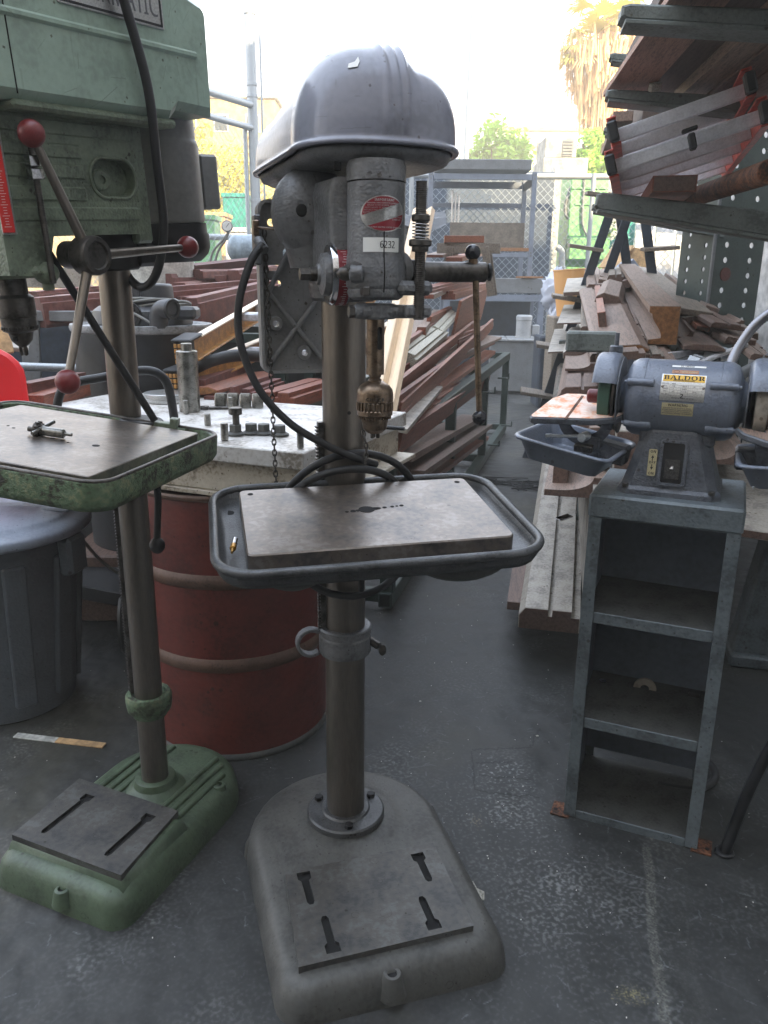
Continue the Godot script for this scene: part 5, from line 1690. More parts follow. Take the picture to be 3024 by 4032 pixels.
		tr.name = "water_tray"
		gr.add_child(tr, true)
		if s < 0: tr.transform = Transform3D(yawb(-7) * eul(0, 0, -9.5), Vector3(-0.232, 0.108, -0.095))
		else: tr.transform = Transform3D(yawb(0) * eul(0, 0, 2), Vector3(0.262, 0.108, -0.095))
		rings = []
		for q in [[0.045, -0.052], [0.034, -0.050], [0.012, -0.006], [0.0, -0.002], [-0.002, 0.002], [0.0, 0.006], [0.006, 0.007], [0.012, 0.003], [0.038, -0.042], [0.05, -0.044]]:
			var p := rrect(0.245 - q[0] * 2, 0.285 - q[0] * 2, maxf(0.035 - q[0] * 0.3, 0.012), 5)
			rings.append(ring_xz(p, q[1]))
		g = G.new()
		g.grid(rings, true)
		g.fan(rings[0], true); g.fan(rings[-1])
		part("pan", g, M.blue_grey, tr)
		g = G.new()
		g.bx(Vector3(0.07 * -s, -0.012, -0.04), Vector3(0.11, 0.05, 0.05), 0.006)
		part("bracket", g, M.blue_grey_cast, tr)
	# flexible conduit from the back of the motor
	g = G.new()
	var pts := curve([Vector3(0.10, 0.30, -0.19), Vector3(0.115, 0.345, -0.215), Vector3(0.155, 0.41, -0.23), Vector3(0.235, 0.465, -0.23), Vector3(0.36, 0.50, -0.22), Vector3(0.55, 0.52, -0.2)], 26)
	var rows := []
	for i in pts.size():
		var d: Vector3 = (pts[mini(i + 1, pts.size() - 1)] - pts[maxi(i - 1, 0)]).normalized()
		rows.append(g.ring(pts[i], G.frame(d), 0.0125 if i % 2 else 0.0108, 12))
	g.grid(rows, true)
	part("conduit", g, M.flex, gr)
	# small things on the shelves
	g = G.new()
	var ws := []
	g.lathe([Vector2(0.012, -0.004), Vector2(0.031, -0.004), Vector2(0.031, 0.004), Vector2(0.012, 0.004)], Transform3D(Basis(Vector3.RIGHT, PI / 2)), 30, 0, PI)
	solo("half_ring", g, M.pale_board, "cream half ring standing on the middle shelf of the grinder stand", "ring", at + turn * Vector3(-0.012, 0.3065, -0.24), turn)
	g = G.new()
	g.lathe([Vector2(0.004, 0.0), Vector2(0.010, 0.0), Vector2(0.010, 0.003), Vector2(0.004, 0.003), Vector2(0.004, 0.0)], Transform3D(), 18)
	solo("washer", g, M.chrome, "shiny steel washer lying at the left of the middle shelf", "washer", at + turn * Vector3(-0.128, 0.3055, -0.235), turn)
	g = G.new()
	g.bx(Vector3(0, 0.005, 0), Vector3(0.03, 0.01, 0.015), 0.002)
	solo("metal_scrap", g, M.steel_dark, "small dark metal scrap at the right end of the middle shelf", "scrap", at + turn * Vector3(0.118, 0.3055, -0.25), turn)
	# cable loop on the floor beside the stand
	g = G.new()
	g.tube(curve([Vector3(0.80, 0.012, -2.28), Vector3(0.92, 0.012, -2.22), Vector3(0.99, 0.012, -2.12), Vector3(0.985, 0.012, -2.02), Vector3(0.90, 0.012, -1.96), Vector3(0.80, 0.012, -1.98)], 8), 0.011, 10)
	solo("floor_cable", g, M.rubber, "black cable looped on the floor right of the grinder stand", "cable")

func drum_and_slab() -> void:
	var t := thing("oil_drum", "dark red steel oil drum with rubbed grey hoops under the white slab", "drum", Vector3(-0.48, 0, -2.39))
	var g := G.new()
	var pr := [Vector2(0.0, 0.012), Vector2(0.285, 0.012), Vector2(0.288, 0.0), Vector2(0.296, 0.0), Vector2(0.298, 0.006), Vector2(0.296, 0.014), Vector2(0.290, 0.02)]
	for i in 41:
		var y := 0.025 + 0.785 * i / 40.0
		pr.append(Vector2(0.290, y))
	g.lathe([Vector2(0.290, 0.02), Vector2(0.291, 0.06), Vector2(0.2905, 0.27)], Transform3D(), 72)
	g.lathe([Vector2(0.2905, 0.27), Vector2(0.2905, 0.295)], Transform3D(), 72)
	g.lathe([Vector2(0.2905, 0.335), Vector2(0.291, 0.45), Vector2(0.2905, 0.555)], Transform3D(), 72)
	g.lathe([Vector2(0.2905, 0.60), Vector2(0.291, 0.70), Vector2(0.290, 0.82)], Transform3D(), 72)
	part("shell", g, M.drum_red, t)
	for y in [0.315, 0.578]:
		g = G.new()
		g.lathe([Vector2(0.2905, y - 0.022), Vector2(0.2965, y - 0.012), Vector2(0.2990, y), Vector2(0.2965, y + 0.012), Vector2(0.2905, y + 0.022)], Transform3D(), 72)
		part("hoop", g, M.hoop_grey, t)
	g = G.new()
	g.lathe([Vector2(0.0, 0.012), Vector2(0.285, 0.012), Vector2(0.288, 0.0), Vector2(0.296, 0.0), Vector2(0.298, 0.006), Vector2(0.296, 0.014), Vector2(0.290, 0.02)], Transform3D(), 72)
	part("bottom_chime", g, M.shelf_brown, t)
	g = G.new()
	g.lathe([Vector2(0.290, 0.815), Vector2(0.297, 0.82), Vector2(0.299, 0.828), Vector2(0.296, 0.834), Vector2(0.286, 0.832), Vector2(0.284, 0.82), Vector2(0.0, 0.82)], Transform3D(), 72)
	part("top_chime", g, M.hoop_grey, t)
	# the slab table top on a shallow box
	var at := Vector3(0.1, 0, -1.85); var turn := yawb(-22)
	var s := thing("slab_table", "stained white slab on a cream box lying on top of the red drum", "slab", at, turn)
	g = G.new()
	g.bx(Vector3(-0.925, 0.962, -0.37), Vector3(1.19, 0.046, 0.75), 0.003)
	part("slab", g, M.slab, s)
	g = G.new()
	g.bx(Vector3(-0.93, 0.8935, -0.375), Vector3(1.16, 0.091, 0.70), 0.004)
	part("box", g, M.slab_box, s)
	g = G.new()
	g.bx(Vector3(-0.90, 0.841, -0.375), Vector3(1.22, 0.014, 0.715), 0.002)
	part("flange", g, M.slab_box, s)
	var on := func(u: float, n: float) -> Vector3: return at + turn * Vector3(u, 0.9865, -n)
	# things lying on it
	g = G.new()
	g.lathe([Vector2(0.0, 0.0), Vector2(0.082, 0.0), Vector2(0.083, 0.003), Vector2(0.083, 0.012), Vector2(0.080, 0.014), Vector2(0.080, 0.020), Vector2(0.084, 0.022), Vector2(0.084, 0.030), Vector2(0.081, 0.032), Vector2(0.024, 0.032), Vector2(0.022, 0.028), Vector2(0.0, 0.028)], Transform3D(), 48)
	solo("round_plate", g, M.silver, "flat round aluminium plate with a centre hole on the white slab", "disc", on.call(-1.20, 0.60), turn)
	g = G.new()
	g.lathe([Vector2(0.0, 0.0), Vector2(0.034, 0.0), Vector2(0.0345, 0.003), Vector2(0.0345, 0.196), Vector2(0.032, 0.199), Vector2(0.018, 0.199), Vector2(0.018, 0.221), Vector2(0.016, 0.223), Vector2(0.0, 0.223)], Transform3D(), 30)
	solo("steel_bar", g, M.raw_steel, "tall stepped steel bar standing upright on the white slab", "steel bar", on.call(-0.99, 0.44), turn)
	for i in 4:
		g = G.new()
		var p := v2([-0.03, 0.0, 0.03, 0.0, 0.03, 0.028, 0.018, 0.045, -0.018, 0.048, -0.03, 0.03])
		g.prism(p, -0.019, 0.019, Transform3D(yawb(90)), 0.004)
		solo("step_block", g, M.raw_steel, ["grey steel block, first from the left of the four in a row on the slab", "grey steel block, second from the left of the four in a row", "grey steel block, third from the left of the four in a row", "grey steel block at the right end of the row of four, nearest the column"][i], "steel block", on.call(-0.955 + i * 0.040, 0.575 + i * 0.014), turn * yawb(24 + i * 3), "steel blocks in a row on the slab")
	var bolts := [[-0.833, 0.445, 0.055, 0.008, "short steel bolt standing behind the tall one on the slab"], [-0.78, 0.235, 0.035, 0.010, "short steel pin with a ring round its head on the slab"], [-0.60, 0.052, 0.048, 0.0105, "bright steel pin standing at the front edge of the slab"], [-0.965, 0.385, 0.045, 0.009, "steel pin standing at the foot of the tall bar"], [-0.363, 0.044, 0.045, 0.009, "steel pin at the slab's front edge beside the grey column"]]
	for b in bolts:
		g = G.new()
		g.cyl(Vector3(), Vector3(0, b[2], 0), b[3], -1, 16, 0.0015)
		solo("steel_pin", g, M.raw_steel, b[4], "pin", on.call(b[0], b[1]), turn, "loose pins on the slab")
	var tb := thing("clamp_bolt", "dark clamp bolt standing in a flanged nut on the slab", "bolt", on.call(-0.615, 0.135), turn)
	g = G.new()
	g.cyl(Vector3(0, 0.0, 0), Vector3(0, 0.065, 0), 0.010, -1, 16)
	part("shank", g, M.steel_dark, tb)
	g = G.new()
	g.cyl(Vector3(0, 0.058, 0), Vector3(0, 0.078, 0), 0.018, -1, 20, 0.002)
	part("head", g, M.steel_dark, tb)
	for q in [["flange_nut", -0.585, 0.165, "greasy flanged nut beside the clamp bolt on the slab"], ["flange_nut", -0.55, 0.176, "left of the two flanged nuts near the hanging chain"], ["flange_nut", -0.500, 0.178, "right of the two flanged nuts, next to the hanging chain"], ["flange_nut", -0.617, 0.133, "flanged nut under the standing clamp bolt"]]:
		g = G.new()
		g.lathe([Vector2(0.0, 0.0), Vector2(0.026, 0.0), Vector2(0.026, 0.005), Vector2(0.018, 0.010)], Transform3D(), 24)
		hexa(g, Vector3(0, 0.008, 0), 0.0185, 0.022)
		solo(q[0], g, M.shelf_brown, q[3], "nut", on.call(q[1], q[2]), turn, "flanged nuts on the slab")
	var wr := thing("wrench", "grey open-ended wrench lying behind the tall steel bar", "wrench", on.call(-0.91, 0.53), turn * yawb(30))
	g = G.new()
	g.prism(rrect(0.11, 0.02, 0.008), 0.0, 0.008, Transform3D(Basis(Vector3.RIGHT, -PI / 2)), 0.002)
	part("handle", g, M.steel_dark, wr)
	g = G.new()
	g.prism(v2([-0.055, -0.018, -0.09, -0.02, -0.07, -0.006, -0.07, 0.008, -0.092, 0.02, -0.055, 0.02]), 0.0, 0.009, Transform3D(Basis(Vector3.RIGHT, -PI / 2)), 0.002)
	part("jaw", g, M.steel_dark, wr)
	g = G.new()
	g.tube(curve([Vector3(-0.40, 0, -0.29), Vector3(-0.35, 0.004, -0.34), Vector3(-0.28, 0.005, -0.37), Vector3(-0.20, 0.004, -0.38)], 6), 0.006, 8)
	solo("short_cable", g, M.rubber, "short black cable end lying on the slab by the grey column", "cable", at + turn * Vector3(0, 0.992, 0), turn)
	# black hose behind the green column
	g = G.new()
	g.tube(curve([Vector3(-0.94, 0.99, -2.22), Vector3(-0.916, 1.071, -2.2), Vector3(-0.895, 1.112, -2.2), Vector3(-0.848, 1.133, -2.2), Vector3(-0.788, 1.144, -2.2), Vector3(-0.72, 1.157, -2.21), Vector3(-0.665, 1.163, -2.22), Vector3(-0.63, 1.152, -2.22), Vector3(-0.612, 1.12, -2.23), Vector3(-0.605, 1.05, -2.24), Vector3(-0.604, 0.993, -2.25)], 6), 0.0125, 10)
	solo("black_hose", g, M.rubber, "black hose arching over the slab behind the green press's column", "hose")

func left_things() -> void:
	# wheeled trash can
	var t := thing("trash_can", "grey-blue plastic trash can with a round lid under the green press's table", "trash can", Vector3(-1.30, 0, -2.48), yawb(20))
	var g := G.new()
	g.lathe([Vector2(0.0, 0.01), Vector2(0.20, 0.0), Vector2(0.212, 0.008), Vector2(0.275, 0.62), Vector2(0.28, 0.64)], Transform3D(), 56)
	part("body", g, M.can_grey, t)
	for i in 10:
		g = G.new()
		var a := TAU * i / 10
		var d := Vector3(cos(a), 0, sin(a))
		g.prism(rrect(0.07, 0.022, 0.008), 0.0, 0.50, Transform3D(Basis(Vector3(0, 1, 0).cross(d).normalized(), -d, Vector3.UP).orthonormalized() * Basis(Vector3.RIGHT, 0.105), d * 0.221 + Vector3(0, 0.06, 0)), 0.006)
		part("rib", g, M.can_grey, t)
	for a in [0.55, 0.55 + PI]:
		g = G.new()
		var d := Vector3(cos(a), 0, sin(a))
		g.bx(d * 0.295 + Vector3(0, 0.55, 0), Vector3(0.05, 0.13, 0.10), 0.012, Basis(Vector3.UP, -a))
		part("handle", g, M.can_grey, t)
	g = G.new()
	g.lathe([Vector2(0.285, 0.615), Vector2(0.312, 0.617), Vector2(0.318, 0.625), Vector2(0.318, 0.642), Vector2(0.310, 0.652), Vector2(0.285, 0.660), Vector2(0.262, 0.663), Vector2(0.255, 0.672), Vector2(0.18, 0.682), Vector2(0.16, 0.678), Vector2(0.0, 0.684)], Transform3D(), 56, 0, TAU, 1.2)
	var lid := part("lid", g, M.can_lid, t)
	for k in 4:
		g = G.new()
		var a := TAU * k / 4 + 0.3
		g.bx(Vector3(cos(a) * 0.22, 0.679, sin(a) * 0.22), Vector3(0.09, 0.012, 0.03), 0.005, Basis(Vector3.UP, -a))
		part("lid_ridge", g, M.can_lid, lid)
	g = G.new()
	g.cyl(Vector3(-1.02, 0.12, -2.83), Vector3(-0.97, 0.12, -2.84), 0.12, -1, 30, 0.012)
	solo("dolly_tyre", g, M.black_iron, "dark rubber tyre in the shadow behind the trash can", "tyre")
	g = G.new()
	g.tube(curve([Vector3(-1.06, 0.56, -2.6), Vector3(-1.0, 0.46, -2.62), Vector3(-0.93, 0.405, -2.62), Vector3(-0.84, 0.39, -2.6), Vector3(-0.75, 0.42, -2.58)], 6), 0.006, 8)
	solo("sagging_wire", g, M.cord_grey, "thin grey cord sagging between the trash can and the red drum", "cord")
	# dark chassis behind, under the slab
	var dk := thing("dark_cart", "dark low steel cart in the shadow behind the trash can", "cart", Vector3(-1.15, 0, -3.15), yawb(-22))
	g = G.new()
	g.bx(Vector3(0, 0.22, 0), Vector3(1.5, 0.06, 0.5), 0.005)
	part("deck", g, M.black_iron, dk)
	for sx in [-0.7, 0.7]:
		g = G.new()
		g.bx(Vector3(sx, 0.5, 0), Vector3(0.05, 0.9, 0.05), 0.004)
		part("post", g, M.black_iron, dk)
	g = G.new()
	g.bx(Vector3(0, 0.55, -0.24), Vector3(1.5, 0.62, 0.02), 0.003)
	part("back_panel", g, M.drum_black, dk)
	# black drum with the shop vacuum head on it
	var bd := thing("black_drum", "black steel drum with a pale lid carrying the shop vacuum", "drum", Vector3(-1.03, 0, -3.42))
	g = G.new()
	g.lathe([Vector2(0.0, 0.30), Vector2(0.275, 0.30), Vector2(0.278, 0.50), Vector2(0.283, 0.52), Vector2(0.278, 0.54), Vector2(0.278, 0.80), Vector2(0.284, 0.83), Vector2(0.278, 0.86), Vector2(0.278, 1.21)], Transform3D(), 56)
	part("shell", g, M.drum_black, bd)
	g = G.new()
	g.lathe([Vector2(0.278, 1.20), Vector2(0.288, 1.205), Vector2(0.292, 1.218), Vector2(0.288, 1.232), Vector2(0.276, 1.234), Vector2(0.268, 1.222), Vector2(0.0, 1.224)], Transform3D(), 56)
	part("lid", g, M.lid_grey, bd)
	g = G.new()
	g.bx(Vector3(-1.03, 0.15, -3.42), Vector3(0.62, 0.298, 0.62), 0.008)
	solo("wooden_crate", g, M.brown_wood_b, "wooden crate under the black drum, in deep shade", "crate")
	var v := thing("shop_vacuum", "dark grey shop vacuum head with coiled grey cord on the black drum", "vacuum", Vector3(-1.02, 1.226, -3.40))
	g = G.new()
	g.lathe([Vector2(0.0, 0.0), Vector2(0.20, 0.0), Vector2(0.205, 0.01), Vector2(0.195, 0.06), Vector2(0.17, 0.078), Vector2(0.13, 0.082)], Transform3D(), 44)
	part("base", g, M.vac_dark, v)
	g = G.new()
	g.lathe([Vector2(0.128, 0.075), Vector2(0.133, 0.09), Vector2(0.130, 0.155), Vector2(0.125, 0.164), Vector2(0.118, 0.168), Vector2(0.0, 0.172)], Transform3D(), 44)
	part("motor_housing", g, M.vac_dark, v)
	g = G.new()
	g.bx(Vector3(0.03, 0.13, 0.131), Vector3(0.014, 0.03, 0.012), 0.003)
	part("latch", g, M.vac_dark, v)
	for k in 5:
		g = G.new()
		var pts := []
		for i in 25:
			var a := TAU * i / 24 + k
			var lean := 0.012 * cos(a - 0.3 * k)
			pts.append(Vector3(cos(a) * (0.143 + 0.013 * (k % 3) + k * 0.004) + 0.012 * k, 0.098 - k * 0.011 + lean - 0.012 * cos(a * 2.0 + k), sin(a) * (0.143 + 0.01 * (k % 2))))
		pts.pop_back()
		g.tube(pts, 0.0058, 8, true)
		part("cord_coil", g, M.cord_grey, v)
	g = G.new()
	g.tube(curve([Vector3(-0.02, 0.075, 0.2), Vector3(0.04, 0.05, 0.215), Vector3(0.11, 0.01, 0.215)], 6), 0.0055, 8)
	part("cord_end", g, M.cord_grey, v)
	g = G.new()
	g.lathe([Vector2(0.040, 0.0), Vector2(0.052, 0.0), Vector2(0.056, 0.006), Vector2(0.054, 0.02), Vector2(0.04, 0.02)], Transform3D(G.frame(Vector3(0.05, 0.1, 1)), Vector3(0.0, 0.045, 0.19)), 28)
	g.cyl(Vector3(0.0, 0.045, 0.186), Vector3(0.0, 0.046, 0.192), 0.042, -1, 24)
	part("inlet_port", g, M.black_iron, v)
	g = G.new()
	g.tube(curve([Vector3(0.122, -0.002, 0.2), Vector3(0.122, 0.03, 0.2), Vector3(0.126, 0.052, 0.203), Vector3(0.142, 0.071, 0.212), Vector3(0.168, 0.075, 0.226), Vector3(0.185, 0.074, 0.236)], 5), 0.036, 20)
	part("elbow", g, M.vac_dark, v)
	g = G.new()
	g.lathe([Vector2(0.036, 0.0), Vector2(0.039, 0.002), Vector2(0.039, 0.014), Vector2(0.030, 0.014), Vector2(0.028, 0.004), Vector2(0.0, 0.003)], Transform3D(G.frame(Vector3(0.85, -0.05, 0.5)), Vector3(0.181, 0.074, 0.234)), 26)
	part("elbow_mouth", g, M.black_iron, v)
	g = G.new()
	g.bx(Vector3(0.21, 0.055, 0.09), Vector3(0.09, 0.05, 0.1), 0.012)
	part("clip", g, M.vac_dark, v)
	# red plastic chair back at the left edge
	g = G.new()
	var cp := PackedVector2Array()
	for i in 13: cp.append(Vector2(-0.13, 0.03) + Vector2.from_angle(PI * i / 12.0) * Vector2(0.14, 0.11))
	cp.append_array(v2([-0.285, -0.36, 0.03, -0.36]))
	g.prism(cp, -0.02, 0.02, Transform3D(), 0.012, 0.5)
	var ch := thing("red_chair", "bright red plastic chair back behind the green press at the left edge", "chair", Vector3(-1.20, 1.06, -2.62), eul(-8, 12, 0))
	part("backrest", g, M.red_plastic, ch)
	g = G.new()
	g.bx(Vector3(-0.13, -0.40, -0.18), Vector3(0.36, 0.03, 0.36), 0.012)
	part("seat", g, M.red_plastic, ch)
	for q in [[-0.28, -0.05], [0.0, -0.05], [-0.28, -0.34], [0.0, -0.34]]:
		g = G.new()
		g.cyl(Vector3(q[0], -1.0, q[1] - 0.09), Vector3(q[0], -0.41, q[1]), 0.012, -1, 10)
		part("leg", g, M.steel_dark, ch)
	# wooden scrap on the green table's left edge
	g = G.new()
	g.bx(Vector3(0, 0.085, 0), Vector3(0.03, 0.17, 0.03), 0.002)
	solo("wood_block", g, M.end_grain, "tan wooden stick standing on the green table at the picture's left edge", "stick", Vector3(-0.823, 1.116, -1.55), eul(0, 10, 3))
	# steel framework and plywood further back on the left
	var fr := thing("bar_frame", "grey steel frame of flat bars behind the red chair", "frame", Vector3(-2.0, 0, -4.0))
	for x in [0.0, 0.30, 0.62]:
		g = G.new()
		g.bx(Vector3(x - 0.1, 0.62, 0), Vector3(0.09, 1.22, 0.02), 0.003, eul(0, 0, -4))
		part("upright", g, M.cab_grey, fr)
	g = G.new()
	g.bx(Vector3(0.1, 1.235, 0), Vector3(1.3, 0.05, 0.05), 0.003)
	part("top_rail", g, M.cab_grey, fr)
	g = G.new()
	g.cyl(Vector3(-0.5, 1.03, 0.25), Vector3(1.0, 0.99, 0.2), 0.02, -1, 14)
	part("round_bar", g, M.galv, fr)
	g = G.new()
	g.bx(Vector3(0.1, 0.9, -0.35), Vector3(1.6, 0.7, 0.03), 0.003)
	part("dark_panel", g, M.tarp_dark, fr)
	var pw := [["pale plywood sheet propped level at the left edge", Vector3(-1.78, 1.20, -3.3), Vector3(0.6, 0.018, 0.5), eul(8, 20, -6), "pale_board"], ["brown cardboard corner with a torn edge at the left edge", Vector3(-1.62, 1.25, -3.05), Vector3(0.36, 0.012, 0.3), eul(60, 30, 10), "cardboard"], ["cream board running behind the green press's chuck", Vector3(-2.6, 1.42, -4.9), Vector3(1.6, 0.12, 0.05), eul(0, 5, 0), "pale_board"]]
	for p in pw:
		g = G.new()
		g.bx(Vector3(), p[2], 0.003)
		solo("board", g, M[p[4]], p[0], "board", p[1], p[3])
	# white tub and pump tank beyond the moldings
	var tub := thing("white_tub", "large white plastic tub with a darker rim beyond the maroon moldings", "tub", Vector3(-1.45, 0, -5.2))
	g = G.new()
	g.lathe([Vector2(0.0, 0.9), Vector2(0.20, 0.9), Vector2(0.235, 1.56), Vector2(0.235, 1.59)], Transform3D(), 44)
	part("body", g, M.pvc_white, tub)
	g = G.new()
	g.lathe([Vector2(0.236, 1.565), Vector2(0.250, 1.57), Vector2(0.252, 1.60), Vector2(0.240, 1.61), Vector2(0.228, 1.60), Vector2(0.226, 1.55)], Transform3D(), 44)
	part("rim", g, M.lid_grey, tub)
	g = G.new()
	g.cyl(Vector3(0, 0, 0), Vector3(0, 0.9, 0), 0.24, -1, 30, 0.01)
	part("pedestal", g, M.drum_black, tub)

func lumber_pile() -> void:
	board("lumber_board", Vector3(1.13, 1.25, -3.30), Vector3(1.92, 1.50, -6.60), 0.120, 0.155, 0, "ogee", "brown_wood", "end_grain", "thick ogee molding with a sawn orange end, highest in the lumber pile", "board", "lumber stacked on the right under the rack")
	board("lumber_board", Vector3(0.94, 1.17, -3.10), Vector3(1.36, 1.34, -5.00), 0.150, 0.032, -4, "bevel", "brown_wood", "end_grain", "sloped plank with spilled orange shavings, left of the ogee molding", "board", "lumber stacked on the right under the rack")
	board("lumber_board", Vector3(0.88, 1.15, -3.00), Vector3(1.41, 1.38, -5.60), 0.180, 0.030, -6, "groove", "brown_wood", "brown_wood_b", "long wide plank under the shavings plank, its left edge orange", "board", "lumber stacked on the right under the rack")
	board("lumber_board", Vector3(1.02, 1.12, -3.00), Vector3(1.44, 1.29, -4.80), 0.150, 0.030, 0, "groove", "brown_wood", "brown_wood", "wide plank lying behind the grinder motor", "board", "lumber stacked on the right under the rack")
	board("lumber_board", Vector3(1.43, 1.39, -5.60), Vector3(1.90, 1.55, -7.60), 0.120, 0.050, 0, "groove", "brown_wood", "brown_wood_b", "short narrow molding at the far left top of the lumber pile", "board", "lumber stacked on the right under the rack")
	board("lumber_board", Vector3(1.52, 1.42, -5.70), Vector3(1.91, 1.52, -7.20), 0.100, 0.050, 8, "rect", "brown_wood", "brown_wood_b", "short dusty board right behind the small grooved block in the pile", "board", "lumber stacked on the right under the rack")
	board("lumber_board", Vector3(1.56, 1.45, -5.60), Vector3(1.94, 1.53, -7.00), 0.110, 0.060, -5, "groove", "grey_wood", "brown_wood_b", "grey grooved offcut at the far top of the pile", "board", "lumber stacked on the right under the rack")
	board("lumber_board", Vector3(1.23, 1.33, -4.50), Vector3(1.50, 1.41, -5.40), 0.150, 0.060, 14, "bevel", "brown_wood", "brown_wood_b", "short tilted offcut with a pointed dark end on the pile", "board", "lumber stacked on the right under the rack")
	board("lumber_board", Vector3(1.49, 1.28, -3.90), Vector3(2.26, 1.55, -7.20), 0.150, 0.030, 8, "rect", "grey_wood", "grey_wood", "long grey board right of the ogee molding with a notched end", "board", "lumber stacked on the right under the rack")
	board("lumber_board", Vector3(1.55, 1.15, -3.40), Vector3(2.27, 1.35, -6.20), 0.110, 0.035, 10, "groove", "brown_wood", "brown_wood_b", "rightmost long grooved board of the pile, under the perforated column", "board", "lumber stacked on the right under the rack")
	board("lumber_board", Vector3(1.48, 1.24, -3.50), Vector3(2.06, 1.39, -6.20), 0.140, 0.025, 6, "groove", "brown_wood_b", "brown_wood_b", "wide dark board under the grey notched one", "board", "lumber stacked on the right under the rack")
	board("lumber_board", Vector3(1.50, 1.18, -3.40), Vector3(1.89, 1.28, -5.40), 0.120, 0.030, 4, "rect", "brown_wood", "brown_wood_b", "board between the wide dark one and the rightmost grooved one", "board", "lumber stacked on the right under the rack")
	board("lumber_board", Vector3(1.27, 1.17, -3.20), Vector3(1.74, 1.25, -5.00), 0.160, 0.025, 2, "bevel", "brown_wood_b", "brown_wood_b", "flat dark board supporting the metal scrap in the pile", "board", "lumber stacked on the right under the rack")
	board("lumber_board", Vector3(1.40, 1.35, -6.00), Vector3(1.73, 1.46, -7.40), 0.200, 0.030, -4, "rect", "pale_board", "brown_wood_b", "pale shelf-like board, farthest of the pale ends beside the fence", "board", "lumber stacked on the right under the rack")
	board("lumber_board", Vector3(1.22, 1.18, -5.30), Vector3(1.63, 1.26, -7.00), 0.200, 0.035, -3, "L", "pale_board", "brown_wood_b", "pale board end in the middle of the pale ones beside the fence", "board", "lumber stacked on the right under the rack")
	board("lumber_board", Vector3(1.11, 1.02, -5.00), Vector3(1.52, 1.07, -6.80), 0.200, 0.035, -5, "L", "pale_board", "brown_wood_b", "pale board end lowest and nearest of those beside the fence", "board", "lumber stacked on the right under the rack")
	board("lumber_board", Vector3(1.14, 1.03, -4.60), Vector3(1.57, 1.07, -6.40), 0.240, 0.050, -3, "groove", "pale_board", "brown_wood_b", "pale grooved board just right of the lowest pale end", "board", "lumber stacked on the right under the rack")
	board("lumber_board", Vector3(0.96, 1.02, -3.90), Vector3(1.29, 1.03, -5.40), 0.160, 0.040, 0, "cove", "brown_wood", "brown_wood_b", "brown cove molding behind the left wheel guard", "board", "lumber stacked on the right under the rack")
	board("lumber_board", Vector3(0.82, 0.98, -3.30), Vector3(1.13, 0.97, -4.60), 0.170, 0.040, -4, "groove", "brown_wood_b", "brown_wood_b", "dark-ended plank behind the orange tool rest", "board", "lumber stacked on the right under the rack")
	board("lumber_board", Vector3(0.79, 0.94, -3.40), Vector3(1.31, 0.97, -5.60), 0.100, 0.060, -3, "bevel", "brown_wood", "brown_wood_b", "narrow brown molding at the aisle side of the pile", "board", "lumber stacked on the right under the rack")
	board("lumber_board", Vector3(0.62, 0.20, -2.72), Vector3(2.01, 1.06, -8.60), 0.225, 0.090, 0, "groove", "pale_board", "brown_wood_b", "long pale slope-edged beam on the floor along the aisle", "board", "lumber stacked on the right under the rack")
	board("lumber_board", Vector3(0.59, 0.18, -2.90), Vector3(1.97, 1.01, -8.60), 0.060, 0.090, 0, "rect", "red_wood_b", "brown_wood_b", "thin reddish strip on the floor against the pale floor beam", "board", "lumber stacked on the right under the rack")
	board("lumber_board", Vector3(0.55, 0.17, -2.92), Vector3(0.69, 0.17, -3.60), 0.110, 0.035, 0, "rect", "brown_wood_b", "brown_wood_b", "short weathered block on the floor beside the long pale beam", "board", "lumber stacked on the right under the rack")
	board("lumber_board", Vector3(0.63, 0.77, -2.50), Vector3(0.87, 0.74, -3.50), 0.210, 0.070, 0, "cove", "brown_wood", "brown_wood_b", "hollow cove molding with a broken end under the water tray", "board", "lumber stacked on the right under the rack")
	board("lumber_board", Vector3(0.68, 0.56, -2.35), Vector3(1.07, 0.73, -4.20), 0.060, 0.420, 0, "rect", "pale_board", "brown_wood_b", "tall pale panel on edge behind the grinder stand", "board", "lumber stacked on the right under the rack")
	board("lumber_board", Vector3(0.73, 0.89, -2.60), Vector3(1.13, 0.72, -4.20), 0.100, 0.120, -4, "groove", "brown_wood", "brown_wood_b", "grooved molding partly hidden by the water tray", "board", "lumber stacked on the right under the rack")
	board("lumber_board", Vector3(0.80, 0.87, -2.42), Vector3(1.08, 0.83, -3.40), 0.160, 0.200, 0, "rect", "pale_board", "brown_wood_b", "pale board end behind the grinder pedestal", "board", "lumber stacked on the right under the rack")
	board("lumber_board", Vector3(1.21, 0.64, -2.40), Vector3(1.55, 0.72, -3.60), 0.220, 0.030, 4, "rect", "pale_board", "brown_wood_b", "wide dusty plank right of the grinder stand", "board", "lumber stacked on the right under the rack")
	board("lumber_board", Vector3(0.99, 1.23, -3.70), Vector3(1.45, 1.35, -5.60), 0.035, 0.120, -10, "rect", "red_wood_b", "brown_wood_b", "thin orange-edged strip on edge at the left shoulder of the pile", "board", "lumber stacked on the right under the rack")
	board("lumber_board", Vector3(1.06, 1.19, -3.40), Vector3(1.55, 1.32, -5.40), 0.070, 0.030, 6, "groove", "brown_wood", "brown_wood_b", "narrow strip squeezed between the shavings plank and the ogee molding", "board", "lumber stacked on the right under the rack")
	board("lumber_board", Vector3(1.30, 1.20, -3.50), Vector3(2.04, 1.42, -6.40), 0.060, 0.050, 12, "cove", "brown_wood_b", "brown_wood_b", "dark cove strip just right of the ogee molding", "board", "lumber stacked on the right under the rack")
